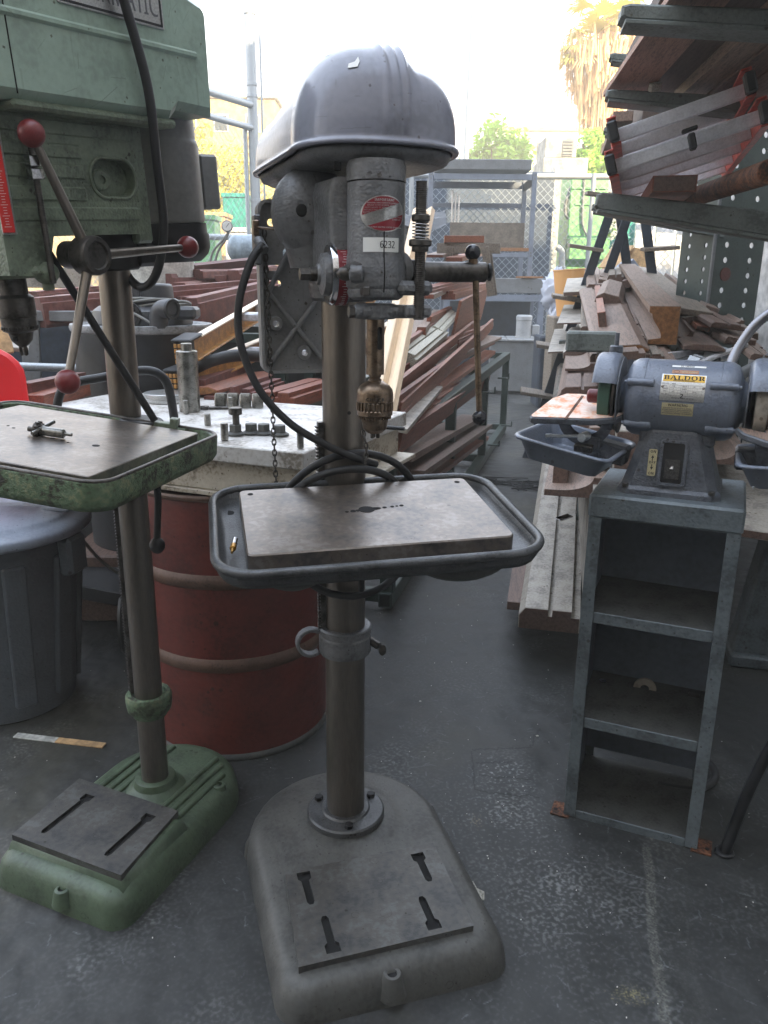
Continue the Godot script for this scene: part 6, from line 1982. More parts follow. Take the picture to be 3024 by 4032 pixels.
	board("lumber_board", Vector3(1.68, 1.29, -4.20), Vector3(2.33, 1.49, -6.80), 0.070, 0.030, 18, "rect", "brown_wood", "brown_wood_b", "slim board lying crosswise above the grey notched board", "board", "lumber stacked on the right under the rack")
	board("lumber_board", Vector3(1.51, 1.19, -3.70), Vector3(2.04, 1.32, -5.80), 0.050, 0.040, 0, "groove", "brown_wood", "brown_wood_b", "thin grooved strip in the gap right of the dark board", "board", "lumber stacked on the right under the rack")
	board("lumber_board", Vector3(1.63, 1.19, -3.60), Vector3(2.21, 1.31, -5.80), 0.060, 0.030, -6, "rect", "grey_wood", "brown_wood_b", "thin grey lath near the perforated column", "board", "lumber stacked on the right under the rack")
	board("lumber_board", Vector3(1.46, 1.14, -3.10), Vector3(1.84, 1.23, -4.60), 0.090, 0.025, 8, "groove", "brown_wood", "brown_wood_b", "grooved lath behind the flexible conduit", "board", "lumber stacked on the right under the rack")
	board("lumber_board", Vector3(1.01, 1.14, -3.05), Vector3(1.30, 1.20, -4.20), 0.100, 0.030, -3, "groove", "grey_wood", "brown_wood_b", "grey lath end just behind the motor shell", "board", "lumber stacked on the right under the rack")
	board("lumber_board", Vector3(0.82, 1.14, -3.05), Vector3(1.14, 1.14, -4.40), 0.080, 0.030, -5, "groove", "brown_wood", "brown_wood_b", "short strip end behind the wheel guard post", "board", "lumber stacked on the right under the rack")
	board("lumber_board", Vector3(0.74, 0.94, -3.10), Vector3(1.10, 0.91, -4.60), 0.090, 0.030, 4, "rect", "red_wood_b", "brown_wood_b", "reddish strip beyond the water tray", "board", "lumber stacked on the right under the rack")
	board("lumber_board", Vector3(1.58, 1.45, -6.00), Vector3(2.04, 1.54, -7.60), 0.060, 0.040, 20, "rect", "brown_wood", "brown_wood_b", "short tilted lath among the dark ends at the top of the pile", "board", "lumber stacked on the right under the rack")
	board("lumber_board", Vector3(1.59, 1.42, -5.40), Vector3(2.07, 1.52, -6.80), 0.070, 0.050, -12, "rect", "brown_wood_b", "brown_wood_b", "dark stub end left of the long grey board", "board", "lumber stacked on the right under the rack")
	board("lumber_board", Vector3(1.44, 1.19, -3.35), Vector3(1.81, 1.26, -5.00), 0.050, 0.025, 10, "groove", "brown_wood", "brown_wood_b", "thin dusty strip over the flat dark board", "board", "lumber stacked on the right under the rack")
	board("lumber_board", Vector3(1.45, 1.25, -3.90), Vector3(1.95, 1.39, -6.00), 0.050, 0.030, -8, "rect", "grey_wood", "brown_wood_b", "thin grey batten leaning on the ogee molding", "board", "lumber stacked on the right under the rack")
	board("lumber_board", Vector3(1.73, 1.24, -4.00), Vector3(2.31, 1.33, -6.20), 0.070, 0.025, 14, "cove", "brown_wood", "brown_wood_b", "narrow cove strip below the perforated column", "board", "lumber stacked on the right under the rack")
	board("lumber_board", Vector3(1.45, 1.22, -3.70), Vector3(1.98, 1.35, -5.80), 0.060, 0.020, 10, "rect", "red_wood_b", "brown_wood_b", "reddish batten in the right half of the pile", "board", "lumber stacked on the right under the rack")
	board("lumber_board", Vector3(1.11, 1.18, -4.40), Vector3(1.58, 1.31, -6.40), 0.100, 0.030, -6, "groove", "grey_wood", "brown_wood_b", "grey grooved board at the aisle side of the upper pile", "board", "lumber stacked on the right under the rack")
	board("lumber_board", Vector3(1.24, 1.26, -4.80), Vector3(1.61, 1.36, -6.40), 0.050, 0.030, 4, "rect", "brown_wood", "brown_wood_b", "thin batten beside the small narrow molding", "board", "lumber stacked on the right under the rack")
	board("lumber_board", Vector3(1.16, 1.22, -3.80), Vector3(1.70, 1.39, -6.00), 0.050, 0.030, -4, "cove", "brown_wood_b", "brown_wood_b", "thin dark cove strip left of the ogee molding", "board", "lumber stacked on the right under the rack")
	board("lumber_board", Vector3(0.71, 0.90, -2.90), Vector3(1.06, 0.88, -4.40), 0.110, 0.030, 0, "groove", "brown_wood", "brown_wood_b", "grooved board end seen past the water tray", "board", "lumber stacked on the right under the rack")
	board("lumber_board", Vector3(0.60, 0.77, -2.62), Vector3(1.19, 0.65, -5.00), 0.050, 0.100, 0, "rect", "brown_wood_b", "brown_wood_b", "dark strip on edge at the aisle side, near the hollow cove", "board", "lumber stacked on the right under the rack")
	board("lumber_board", Vector3(1.21, 0.82, -2.75), Vector3(1.51, 0.77, -3.60), 0.140, 0.050, 0, "cove", "brown_wood", "brown_wood_b", "molding end seen between pedestal and right tray", "board", "lumber stacked on the right under the rack")
	lumber_extras()

func green_rack_boards() -> void:
	board("rack_board", Vector3(0.05, 0.77, -3.20), Vector3(0.85, 0.65, -6.60), 0.030, 0.100, 12, "rect", "red_wood", "red_wood", "red-brown board on edge, lowest at the aisle side of the green rack", "board", "red-brown boards on the green rack")
	board("rack_board", Vector3(0.03, 0.84, -3.20), Vector3(0.31, 0.86, -4.70), 0.035, 0.080, 10, "cove", "red_wood", "red_wood", "dark red rounded molding near the drill chuck", "board", "red-brown boards on the green rack")
	board("rack_board", Vector3(0.05, 0.87, -3.30), Vector3(0.96, 1.05, -7.40), 0.020, 0.120, 14, "rect", "red_wood_b", "red_wood_b", "long red-brown board leaning behind the feed lever", "board", "red-brown boards on the green rack")
	board("rack_board", Vector3(0.02, 0.94, -3.30), Vector3(0.77, 1.06, -7.00), 0.020, 0.150, 18, "rect", "red_wood_b", "red_wood", "wide red-brown board above the long leaning one", "board", "red-brown boards on the green rack")
	board("rack_board", Vector3(0.30, 0.89, -5.00), Vector3(0.98, 0.91, -7.40), 0.050, 0.050, 0, "L", "red_wood", "red_wood", "red angle strip on the far half of the green rack", "board", "red-brown boards on the green rack")
	board("rack_board", Vector3(0.28, 0.91, -4.60), Vector3(0.59, 0.94, -6.20), 0.030, 0.100, 8, "rect", "grey_wood", "grey_wood", "greyish board end in the middle of the green rack", "board", "red-brown boards on the green rack")
	board("rack_board", Vector3(0.09, 1.06, -3.90), Vector3(0.34, 1.12, -5.20), 0.130, 0.060, 20, "groove", "stone_mold", "stone_mold", "mottled cream crown molding lying across the red boards", "board", "red-brown boards on the green rack")
	board("rack_board", Vector3(0.32, 1.13, -5.00), Vector3(0.50, 1.20, -6.00), 0.080, 0.030, 30, "groove", "stone_mold", "stone_mold", "thin white molding standing behind the mottled one", "board", "red-brown boards on the green rack")
	board("rack_board", Vector3(0.05, 1.08, -3.80), Vector3(0.33, 1.13, -5.40), 0.020, 0.100, 16, "rect", "red_wood", "red_wood", "plum board just above the mottled crown molding", "board", "red-brown boards on the green rack")
	board("rack_board", Vector3(0.13, 1.12, -4.60), Vector3(0.31, 1.17, -6.20), 0.200, 0.100, 0, "cove", "brown_wood", "red_wood", "broad dark cove molding with a pointed end", "board", "red-brown boards on the green rack")
	board("rack_board", Vector3(0.26, 1.16, -5.00), Vector3(0.48, 1.19, -6.20), 0.030, 0.110, 10, "rect", "red_wood_b", "red_wood", "short red board behind the cove molding", "board", "red-brown boards on the green rack")
	board("rack_board", Vector3(0.48, 1.15, -5.60), Vector3(0.91, 1.24, -7.60), 0.020, 0.300, 12, "rect", "red_wood_b", "red_wood_b", "tall red panel farthest back on the green rack", "board", "red-brown boards on the green rack")
	board("rack_board", Vector3(0.01, 0.85, -3.10), Vector3(0.24, 0.86, -4.40), 0.160, 0.020, 6, "rect", "pale_board", "pale_board", "thin pale sheet lying on the rack top under the boards", "board", "red-brown boards on the green rack")
	board("rack_board", Vector3(0.25, 1.36, -5.20), Vector3(0.80, 1.46, -7.40), 0.080, 0.050, 6, "groove", "red_wood", "red_wood", "red grooved strip just below the feed arm", "board", "red-brown boards on the green rack")
	board("rack_board", Vector3(0.25, 1.33, -5.10), Vector3(0.48, 1.38, -6.40), 0.100, 0.030, 0, "rect", "brown_wood", "red_wood", "dusty strip below the red grooved one", "board", "red-brown boards on the green rack")
	board("rack_board", Vector3(0.44, 1.33, -5.80), Vector3(0.99, 1.41, -7.80), 0.100, 0.060, 0, "groove", "red_wood_b", "red_wood", "stack of red strips under the feed arm", "board", "red-brown boards on the green rack")
	board("rack_board", Vector3(0.34, 1.60, -6.00), Vector3(0.62, 1.70, -7.40), 0.140, 0.020, 0, "rect", "brown_wood", "red_wood", "brown board under the wooden trestle", "board", "red-brown boards on the green rack")
	board("rack_board", Vector3(0.49, 1.58, -6.00), Vector3(0.88, 1.69, -7.60), 0.120, 0.030, 0, "rect", "red_wood_b", "red_wood", "red-brown board beside the trestle legs", "board", "red-brown boards on the green rack")
	board("rack_board", Vector3(0.02, 0.82, -3.15), Vector3(0.51, 0.74, -5.40), 0.050, 0.060, 8, "groove", "red_wood_b", "red_wood", "red-brown grooved strip lowest beside the drill chuck", "board", "red-brown boards on the green rack")
	board("rack_board", Vector3(0.03, 0.92, -3.20), Vector3(0.59, 0.95, -5.80), 0.020, 0.090, 14, "rect", "red_wood", "red_wood", "plum board behind the drill chuck, between two paler ones", "board", "red-brown boards on the green rack")
	board("rack_board", Vector3(0.03, 0.97, -3.50), Vector3(0.68, 1.01, -6.60), 0.060, 0.030, 10, "rect", "brown_wood", "red_wood", "dusty flat strip just under the mottled crown molding", "board", "red-brown boards on the green rack")
	board("rack_board", Vector3(0.04, 1.00, -3.60), Vector3(0.59, 0.99, -6.40), 0.030, 0.080, 12, "cove", "red_wood", "red_wood", "dark red cove strip below the mottled crown molding", "board", "red-brown boards on the green rack")
	board("rack_board", Vector3(0.01, 1.05, -3.70), Vector3(0.21, 1.08, -4.90), 0.050, 0.050, 0, "L", "brown_wood_b", "red_wood", "dark angle strip at the pale stud", "board", "red-brown boards on the green rack")
	board("rack_board", Vector3(0.20, 1.03, -4.60), Vector3(0.91, 1.03, -7.20), 0.030, 0.070, 8, "rect", "red_wood_b", "red_wood", "thin red-brown board just under the tall red panel", "board", "red-brown boards on the green rack")
	board("rack_board", Vector3(0.37, 0.95, -5.20), Vector3(1.00, 0.94, -7.50), 0.160, 0.020, 6, "rect", "brown_wood", "brown_wood", "flat dusty sheet along the rack edge at the aisle", "board", "red-brown boards on the green rack")
	board("rack_board", Vector3(0.49, 1.01, -5.60), Vector3(0.99, 1.04, -7.60), 0.040, 0.060, 14, "groove", "red_wood", "red_wood", "grooved red strip at the far right of the rack", "board", "red-brown boards on the green rack")
	board("rack_board", Vector3(0.18, 0.81, -4.20), Vector3(0.95, 0.82, -7.30), 0.100, 0.030, 4, "rect", "red_wood_b", "red_wood", "long flat red board along the rack rail", "board", "red-brown boards on the green rack")
	board("rack_board", Vector3(0.12, 0.49, -3.60), Vector3(0.81, 0.16, -6.60), 0.140, 0.030, 0, "rect", "red_wood", "brown_wood_b", "reddish plank at the edge of the lower shelf", "board", "red-brown boards on the green rack")
	board("rack_board", Vector3(0.03, 0.69, -3.30), Vector3(0.72, 0.37, -6.40), 0.180, 0.030, 0, "rect", "brown_wood_b", "brown_wood_b", "plank on the lower shelf of the green rack", "board", "red-brown boards on the green rack")
	board("rack_board", Vector3(0.08, 0.60, -3.40), Vector3(0.78, 0.30, -6.40), 0.200, 0.030, 0, "rect", "brown_wood_b", "brown_wood_b", "second plank on the lower shelf of the green rack", "board", "red-brown boards on the green rack")

func moldings_left() -> void:
	board("maroon_molding", Vector3(-1.71, 1.25, -4.00), Vector3(-0.79, 1.35, -5.00), 0.120, 0.145, 0, "cap", "maroon_a", "maroon_c", "maroon capped beam, lowest and nearest, behind the green column", "molding", "maroon moldings stacked beyond the slab")
	board("maroon_molding", Vector3(-1.00, 1.25, -4.20), Vector3(-0.70, 1.35, -5.10), 0.100, 0.150, 0, "cap", "maroon_a", "maroon_c", "maroon beam with a pointed end beside the vacuum elbow", "molding", "maroon moldings stacked beyond the slab")
	board("maroon_molding", Vector3(-1.13, 1.30, -4.50), Vector3(-0.83, 1.37, -5.40), 0.160, 0.050, 0, "groove", "maroon_b", "maroon_c", "flat grooved maroon strip behind the vacuum cord", "molding", "maroon moldings stacked beyond the slab")
	board("maroon_molding", Vector3(-1.20, 1.32, -4.70), Vector3(-0.86, 1.34, -5.50), 0.140, 0.030, 0, "rect", "maroon_b", "maroon_c", "thin pale maroon strip above the grooved one", "molding", "maroon moldings stacked beyond the slab")
	board("maroon_molding", Vector3(-1.25, 1.35, -4.80), Vector3(-1.15, 1.35, -5.30), 0.140, 0.030, 0, "groove", "maroon_b", "maroon_c", "short stepped maroon strip over the vacuum housing", "molding", "maroon moldings stacked beyond the slab")
	board("maroon_molding", Vector3(-1.24, 1.37, -4.90), Vector3(-1.20, 1.39, -5.30), 0.120, 0.055, 0, "cap", "maroon_b", "maroon_c", "short pink-brown cap resting on the maroon stack", "molding", "maroon moldings stacked beyond the slab")
	board("maroon_molding", Vector3(-1.34, 1.39, -5.00), Vector3(-1.16, 1.40, -5.50), 0.120, 0.120, 0, "cap", "maroon_a", "maroon_c", "long maroon box molding behind the vacuum head", "molding", "maroon moldings stacked beyond the slab")
	board("maroon_molding", Vector3(-1.01, 1.40, -5.00), Vector3(-0.97, 1.40, -5.20), 0.080, 0.090, 0, "ogee", "maroon_c", "maroon_c", "small dark maroon molding end standing in the stack", "molding", "maroon moldings stacked beyond the slab")
	board("maroon_molding", Vector3(-0.93, 1.41, -5.00), Vector3(-0.82, 1.43, -5.30), 0.120, 0.130, 0, "cap", "maroon_a", "maroon_c", "maroon molding behind the cord of the grey press", "molding", "maroon moldings stacked beyond the slab")
	board("maroon_molding", Vector3(-1.21, 1.45, -5.20), Vector3(-1.06, 1.46, -5.60), 0.120, 0.060, 0, "cap", "maroon_b", "maroon_c", "maroon cap second from the top of the stack", "molding", "maroon moldings stacked beyond the slab")
	board("maroon_molding", Vector3(-1.28, 1.47, -5.40), Vector3(-0.97, 1.54, -6.20), 0.030, 0.100, 30, "rect", "maroon_c", "maroon_c", "dark maroon board on top of the stack below the blue tank", "molding", "maroon moldings stacked beyond the slab")
	board("maroon_molding", Vector3(-1.03, 1.47, -5.50), Vector3(-0.82, 1.51, -6.00), 0.140, 0.030, 0, "groove", "maroon_b", "maroon_c", "row of thin maroon strips at the top right of the stack", "molding", "maroon moldings stacked beyond the slab")
	board("maroon_molding", Vector3(-1.91, 1.32, -4.40), Vector3(-1.74, 1.35, -4.90), 0.100, 0.050, 0, "groove", "maroon_b", "maroon_c", "maroon strip on top of the nearest beam, left of the green column", "molding", "maroon moldings stacked beyond the slab")
	board("maroon_molding", Vector3(-1.72, 1.30, -4.30), Vector3(-1.67, 1.31, -4.70), 0.100, 0.060, 0, "cap", "maroon_a", "maroon_c", "maroon cap crossing behind the red-ball handle", "molding", "maroon moldings stacked beyond the slab")
	board("maroon_molding", Vector3(-1.25, 1.03, -2.75), Vector3(-1.19, 1.03, -3.10), 0.050, 0.060, 0, "rect", "maroon_c", "maroon_c", "maroon rail low behind the red chair", "molding", "maroon moldings stacked beyond the slab")
	board("maroon_molding", Vector3(-1.20, 1.00, -2.70), Vector3(-1.15, 1.01, -3.00), 0.070, 0.050, 0, "rect", "red_wood", "red_wood", "red-brown rail just above the slab, left of the green column", "molding", "maroon moldings stacked beyond the slab")
	board("maroon_molding", Vector3(-0.71, 1.03, -3.00), Vector3(-0.65, 1.03, -3.70), 0.060, 0.035, 0, "rect", "maroon_a", "maroon_c", "maroon bar under the tan ladder", "molding", "maroon moldings stacked beyond the slab")
	board("maroon_molding", Vector3(-0.70, 1.01, -2.95), Vector3(-0.59, 1.00, -3.60), 0.160, 0.030, -6, "bevel", "red_wood_b", "end_grain", "slope-edged red board with an orange patch behind the steel bar", "molding", "maroon moldings stacked beyond the slab")
	board("maroon_molding", Vector3(-0.61, 1.01, -2.90), Vector3(-0.54, 1.00, -3.40), 0.120, 0.050, 0, "L", "maroon_a", "maroon_c", "maroon angle behind the steel blocks", "molding", "maroon moldings stacked beyond the slab")
	board("maroon_molding", Vector3(-0.54, 1.00, -2.95), Vector3(-0.48, 0.99, -3.40), 0.100, 0.040, 0, "groove", "maroon_a", "maroon_c", "grooved maroon strip right of the steel blocks", "molding", "maroon moldings stacked beyond the slab")
	board("maroon_molding", Vector3(-0.41, 0.98, -2.95), Vector3(-0.27, 0.98, -3.40), 0.160, 0.060, 0, "groove", "red_wood", "red_wood", "short dusty board stack beside the grey column", "molding", "maroon moldings stacked beyond the slab")
	molding_extras()

func profile(w: float, h: float, kind: String) -> PackedVector2Array:
	var a := w / 2; var b := h / 2
	match kind:
		"ogee":
			var p := v2([a, -b, a, b, -a, b, -a, b - 0.025])
			for i in 9:
				var f := i / 8.0
				p.append(Vector2(-a + 0.012 + (a * 0.95) * (0.5 - 0.5 * cos(f * PI)) * (1.0 - f * 0.25) , b - 0.03 - (h - 0.055) * f))
			p.append_array(v2([-a * 0.9, -b + 0.018, -a * 0.9, -b]))
			return p
		"cove":
			var p := v2([a, -b, a, b, a * 0.62, b])
			for i in 8:
				var t := PI * (1.0 + 0.5 * i / 7.0)
				p.append(Vector2(-a * 0.55, b) + Vector2(-cos(t) * a * 1.05, sin(t) * h * 0.7))
			p.append_array(v2([-a, b - h * 0.7, -a, -b]))
			return p
		"bevel": return v2([a, -b, a, -b * 0.2, a * 0.55, b, -a * 0.55, b, -a, b * 0.1, -a, -b])
		"groove": return v2([a, -b, a, b * 0.4, a * 0.72, b * 0.4, a * 0.72, b, a * 0.1, b, a * 0.1, b * 0.35, -a * 0.05, b * 0.35, -a * 0.05, b, -a * 0.8, b, -a, b * 0.3, -a, -b])
		"cap": return v2([a * 0.8, -b, a, -b * 0.8, a, b * 0.62, a * 0.7, b * 0.66, a * 0.62, b, -a * 0.62, b, -a * 0.7, b * 0.66, -a, b * 0.62, -a, -b * 0.8, -a * 0.8, -b])
		"L": return v2([a, -b, a, b, a * 0.8, b, a * 0.8, -b * 0.5, -a, -b * 0.5, -a, -b])
	return v2([a, -b, a, b, -a, b, -a, -b])
func board(nm: String, near: Vector3, far: Vector3, w: float, h: float, roll: int, prof: String, m: String, en: String, label: String, cat: String, group: String) -> void:
	var z := (near - far).normalized()
	var x := Vector3.UP.cross(z).normalized()
	var b := Basis(x, z.cross(x), z) * Basis(Vector3.BACK, deg_to_rad(-roll))
	var l := near.distance_to(far)
	var t := thing(nm, label, cat, near, b, group)
	var p := profile(w, h, prof)
	var g := G.new()
	g.prism(p, -l, 0.0, Transform3D(), minf(0.0025, minf(w, h) * 0.12), 0.5)
	part("body", g, M[m], t)
	if en != m:
		g = G.new()
		g.prism(G.inset(p, 0.003) if prof == "rect" or prof == "bevel" else p, -0.001, 0.0015, Transform3D(Basis().scaled(Vector3(0.97, 0.97, 1)), Vector3()), 0.0)
		part("cut_end", g, M[en], t)

func molding_extras() -> void:
	# what the maroon stack lies on
	var t := thing("molding_stand", "dark steel trestle stand hidden under the maroon moldings", "stand", Vector3(-1.2, 0, -4.7), yawb(-8))
	for q in [[-0.7, -0.3], [0.7, -0.3], [-0.7, 0.35], [0.7, 0.35]]:
		var g := G.new()
		g.bx(Vector3(q[0], 0.55, q[1]), Vector3(0.06, 1.1, 0.06), 0.003)
		part("leg", g, M.rack_green, t)
	for z in [-0.3, 0.35]:
		var g := G.new()
		g.bx(Vector3(0, 1.12, z), Vector3(1.7, 0.05, 0.06), 0.003)
		part("cross_bar", g, M.rack_green, t)
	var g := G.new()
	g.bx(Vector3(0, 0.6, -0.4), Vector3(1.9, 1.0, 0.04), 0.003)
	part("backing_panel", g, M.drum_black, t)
	# two tan ladders lying one over the other, feet towards the slab
	for k in 2:
		var near := Vector3(-0.73, 1.155, -3.0) if k == 0 else Vector3(-0.76, 1.045, -2.98)
		var far := Vector3(-0.50, 1.39, -4.7) if k == 0 else Vector3(-0.44, 1.16, -4.5)
		var z := (near - far).normalized()
		var x := Vector3.UP.cross(z).normalized()
		var l := near.distance_to(far)
		var ld := thing("tan_ladder", ["tan fibreglass ladder lying on top, its ribbed orange foot beside the steel bar", "lower tan ladder under the first, one ribbed foot behind the steel bar"][k], "ladder", near, Basis(x, z.cross(x), z), "tan ladders lying behind the slab")
		for s in [0.0, 0.48]:
			g = G.new()
			var z0 := 0.0 if s == 0.0 else 0.55
			g.bx(Vector3(s, 0.0, -(l + z0) / 2), Vector3(0.012, 0.078, l - z0), 0.002)
			g.bx(Vector3(s + (0.016 if s == 0.0 else -0.016), -0.035, -(l + z0) / 2), Vector3(0.03, 0.008, l - z0), 0.002)
			var r := part("rail", g, M.ladder_tan, ld)
			g = G.new()
			g.bx(Vector3(s + (0.010 if s == 0.0 else -0.010), 0.042, -(l + z0) / 2 - 0.03), Vector3(0.036, 0.008, l - z0 - 0.06), 0.002)
			part("rail_edge", g, M.ladder_cream, r)
			if s > 0.1: continue
			g = G.new()
			g.bx(Vector3(s - 0.012, 0.0, 0.028), Vector3(0.062, 0.082, 0.055), 0.004)
			g.bx(Vector3(s - 0.012, 0.046, -0.01), Vector3(0.075, 0.012, 0.14), 0.004)
			var ft := part("foot", g, M.black_iron, ld)
			for i in 4:
				for j in 4:
					g = G.new()
					g.bx(Vector3(s - 0.034 + i * 0.0152, -0.03 + j * 0.0195, 0.057), Vector3(0.011, 0.014, 0.008), 0.001)
					part("tread_stud", g, M.ladder_tan, ft)
		for i in 5:
			g = G.new()
			g.bx(Vector3(0.24, 0.018, -0.62 - i * 0.22), Vector3(0.46, 0.034, 0.045), 0.006)
			part("rung", g, M.white_alu, ld)
	g = G.new()
	g.tube(curve([Vector3(-0.74, 1.08, -3.1), Vector3(-0.66, 1.115, -3.05), Vector3(-0.58, 1.13, -3.1), Vector3(-0.50, 1.12, -3.2)], 6), 0.024, 10)
	solo("rubber_hose", g, M.rubber, "black rubber hose squeezed between the two tan ladders", "hose")

func green_rack() -> void:
	var a := yawb(-14.5)
	var t := thing("lumber_rack", "dark green steel rack standing along the aisle, loaded with red-brown boards", "rack", Vector3(0.02, 0, -3.28), a)
	var l := 4.55
	for i in 4:
		for x in [0.0, -0.72]:
			var g := G.new()
			g.bx(Vector3(x, 0.38, -l * i / 3.0), Vector3(0.06, 0.70, 0.06), 0.004)
			part("leg", g, M.rack_green, t)
	for x in [0.0, -0.72]:
		for y in [0.75, 0.06]:
			var g := G.new()
			g.bx(Vector3(x, y, -l / 2), Vector3(0.062, 0.07, l + 0.1), 0.004)
			part("long_rail", g, M.rack_green, t)
	for i in 4:
		for y in [0.755, 0.065]:
			var g := G.new()
			g.bx(Vector3(-0.36, y, -l * i / 3.0), Vector3(0.66, 0.055, 0.05), 0.003)
			part("cross_rail", g, M.rack_green, t)
	for i in 4:
		var g := G.new()
		g.bx(Vector3(0.06, 0.62 - 0.5 * (i % 2), -l * 0.62 - 0.5 * i), Vector3(0.10, 0.012, 0.03), 0.002)
		g.bx(Vector3(0.107, 0.64 - 0.5 * (i % 2), -l * 0.62 - 0.5 * i), Vector3(0.010, 0.05, 0.03), 0.002)
		part("rack_hook", g, M.rack_green, t)
	for x in [0.0, -0.72]:
		var g := G.new()
		g.bx(Vector3(x, 0.06, 0.052), Vector3(0.044, 0.05, 0.004), 0.001)
		part("tube_end", g, M.void, t)
	green_rack_boards()
	# two cream studs leaning up over the rack
	for k in 2:
		var lo: Vector3 = [Vector3(-0.02, 1.0, -2.95), Vector3(0.024, 0.99, -2.90)][k]
		var hi: Vector3 = [Vector3(0.155, 1.735, -3.95), Vector3(0.20, 1.735, -3.97)][k]
		var y := (hi - lo).normalized()
		var x := y.cross(Vector3(0.5, 0, 0.86)).normalized()
		var g := G.new()
		g.bx(Vector3(0, hi.distance_to(lo) / 2 - 0.1, 0), Vector3(0.05 if k == 0 else 0.03, hi.distance_to(lo) + 0.2, 0.05), 0.003)
		solo("stud", g, M.cream_wood, ["pale cream stud leaning behind the stop rod, the wider left one", "narrow cream stud leaning just right of the wider one"][k], "stud", lo, Basis(x, y, x.cross(y)), "cream studs leaning over the rack")
	# white aluminium channels stacked beyond
	for i in 7:
		var g := G.new()
		g.prism(v2([0, 0, 0.05, 0, 0.05, 0.006, 0.006, 0.012, 0.006, 0.034, 0.05, 0.034, 0.05, 0.04, 0, 0.04]), -0.16, 0.32, Transform3D(Basis(Vector3(0, 0, 1), Vector3.UP, Vector3(1, 0, 0)) , Vector3(0, 0, 0)), 0.0)
		solo("white_channel", g, M.white_alu, ["lowest white aluminium channel of the stack behind the spindle head", "second white channel from the bottom of the stack behind the head", "third white channel from the bottom of the stack behind the head", "middle white channel of the stack behind the spindle head", "third white channel from the top of the stack behind the head", "second white channel from the top of the stack behind the head", "topmost white channel, under the black film, behind the head"][i], "channel", Vector3(-0.04, 1.55 + i * 0.046, -6.0 - i * 0.012), yawb(-3), "white aluminium channels stacked behind the grey press")
	var g := G.new()
	var rows := []
	for i in 9:
		var row := PackedVector3Array()
		for j in 14: row.append(Vector3(-0.30 + j * 0.055, 0.02 * sin(i * 1.7 + j * 0.9) + 0.03 * sin(j * 0.5) - 0.004 * i * i * 0.4, i * 0.045))
		rows.append(row)
	g.grid(rows)
	solo("black_film", g, M.vac_dark, "crumpled black plastic film over the white channels", "plastic film", Vector3(0.0, 1.90, -6.15))
	# low wooden trestle beyond the feed lever
	var tr := thing("wooden_trestle", "small weathered wooden trestle on the far end of the green rack", "trestle", Vector3(0.62, 1.40, -6.3), yawb(-10))
	for q in [[-0.16, 0.08, 10], [0.16, 0.08, -10], [-0.14, -0.14, 10], [0.17, -0.14, -10]]:
		g = G.new()
		g.bx(Vector3(q[0], 0.10, q[1]), Vector3(0.055, 0.36, 0.035), 0.002, eul(0, 0, q[2] * -1.0))
		part("leg", g, M.grey_wood, tr)
	g = G.new()
	g.bx(Vector3(0.0, 0.27, -0.02), Vector3(0.48, 0.075, 0.05), 0.002)
	part("beam", g, M.grey_wood, tr)
	g = G.new()
	g.bx(Vector3(-0.04, 0.335, -0.04), Vector3(0.30, 0.05, 0.10), 0.002, yawb(8))
	part("cap_block", g, M.red_wood_b, tr)

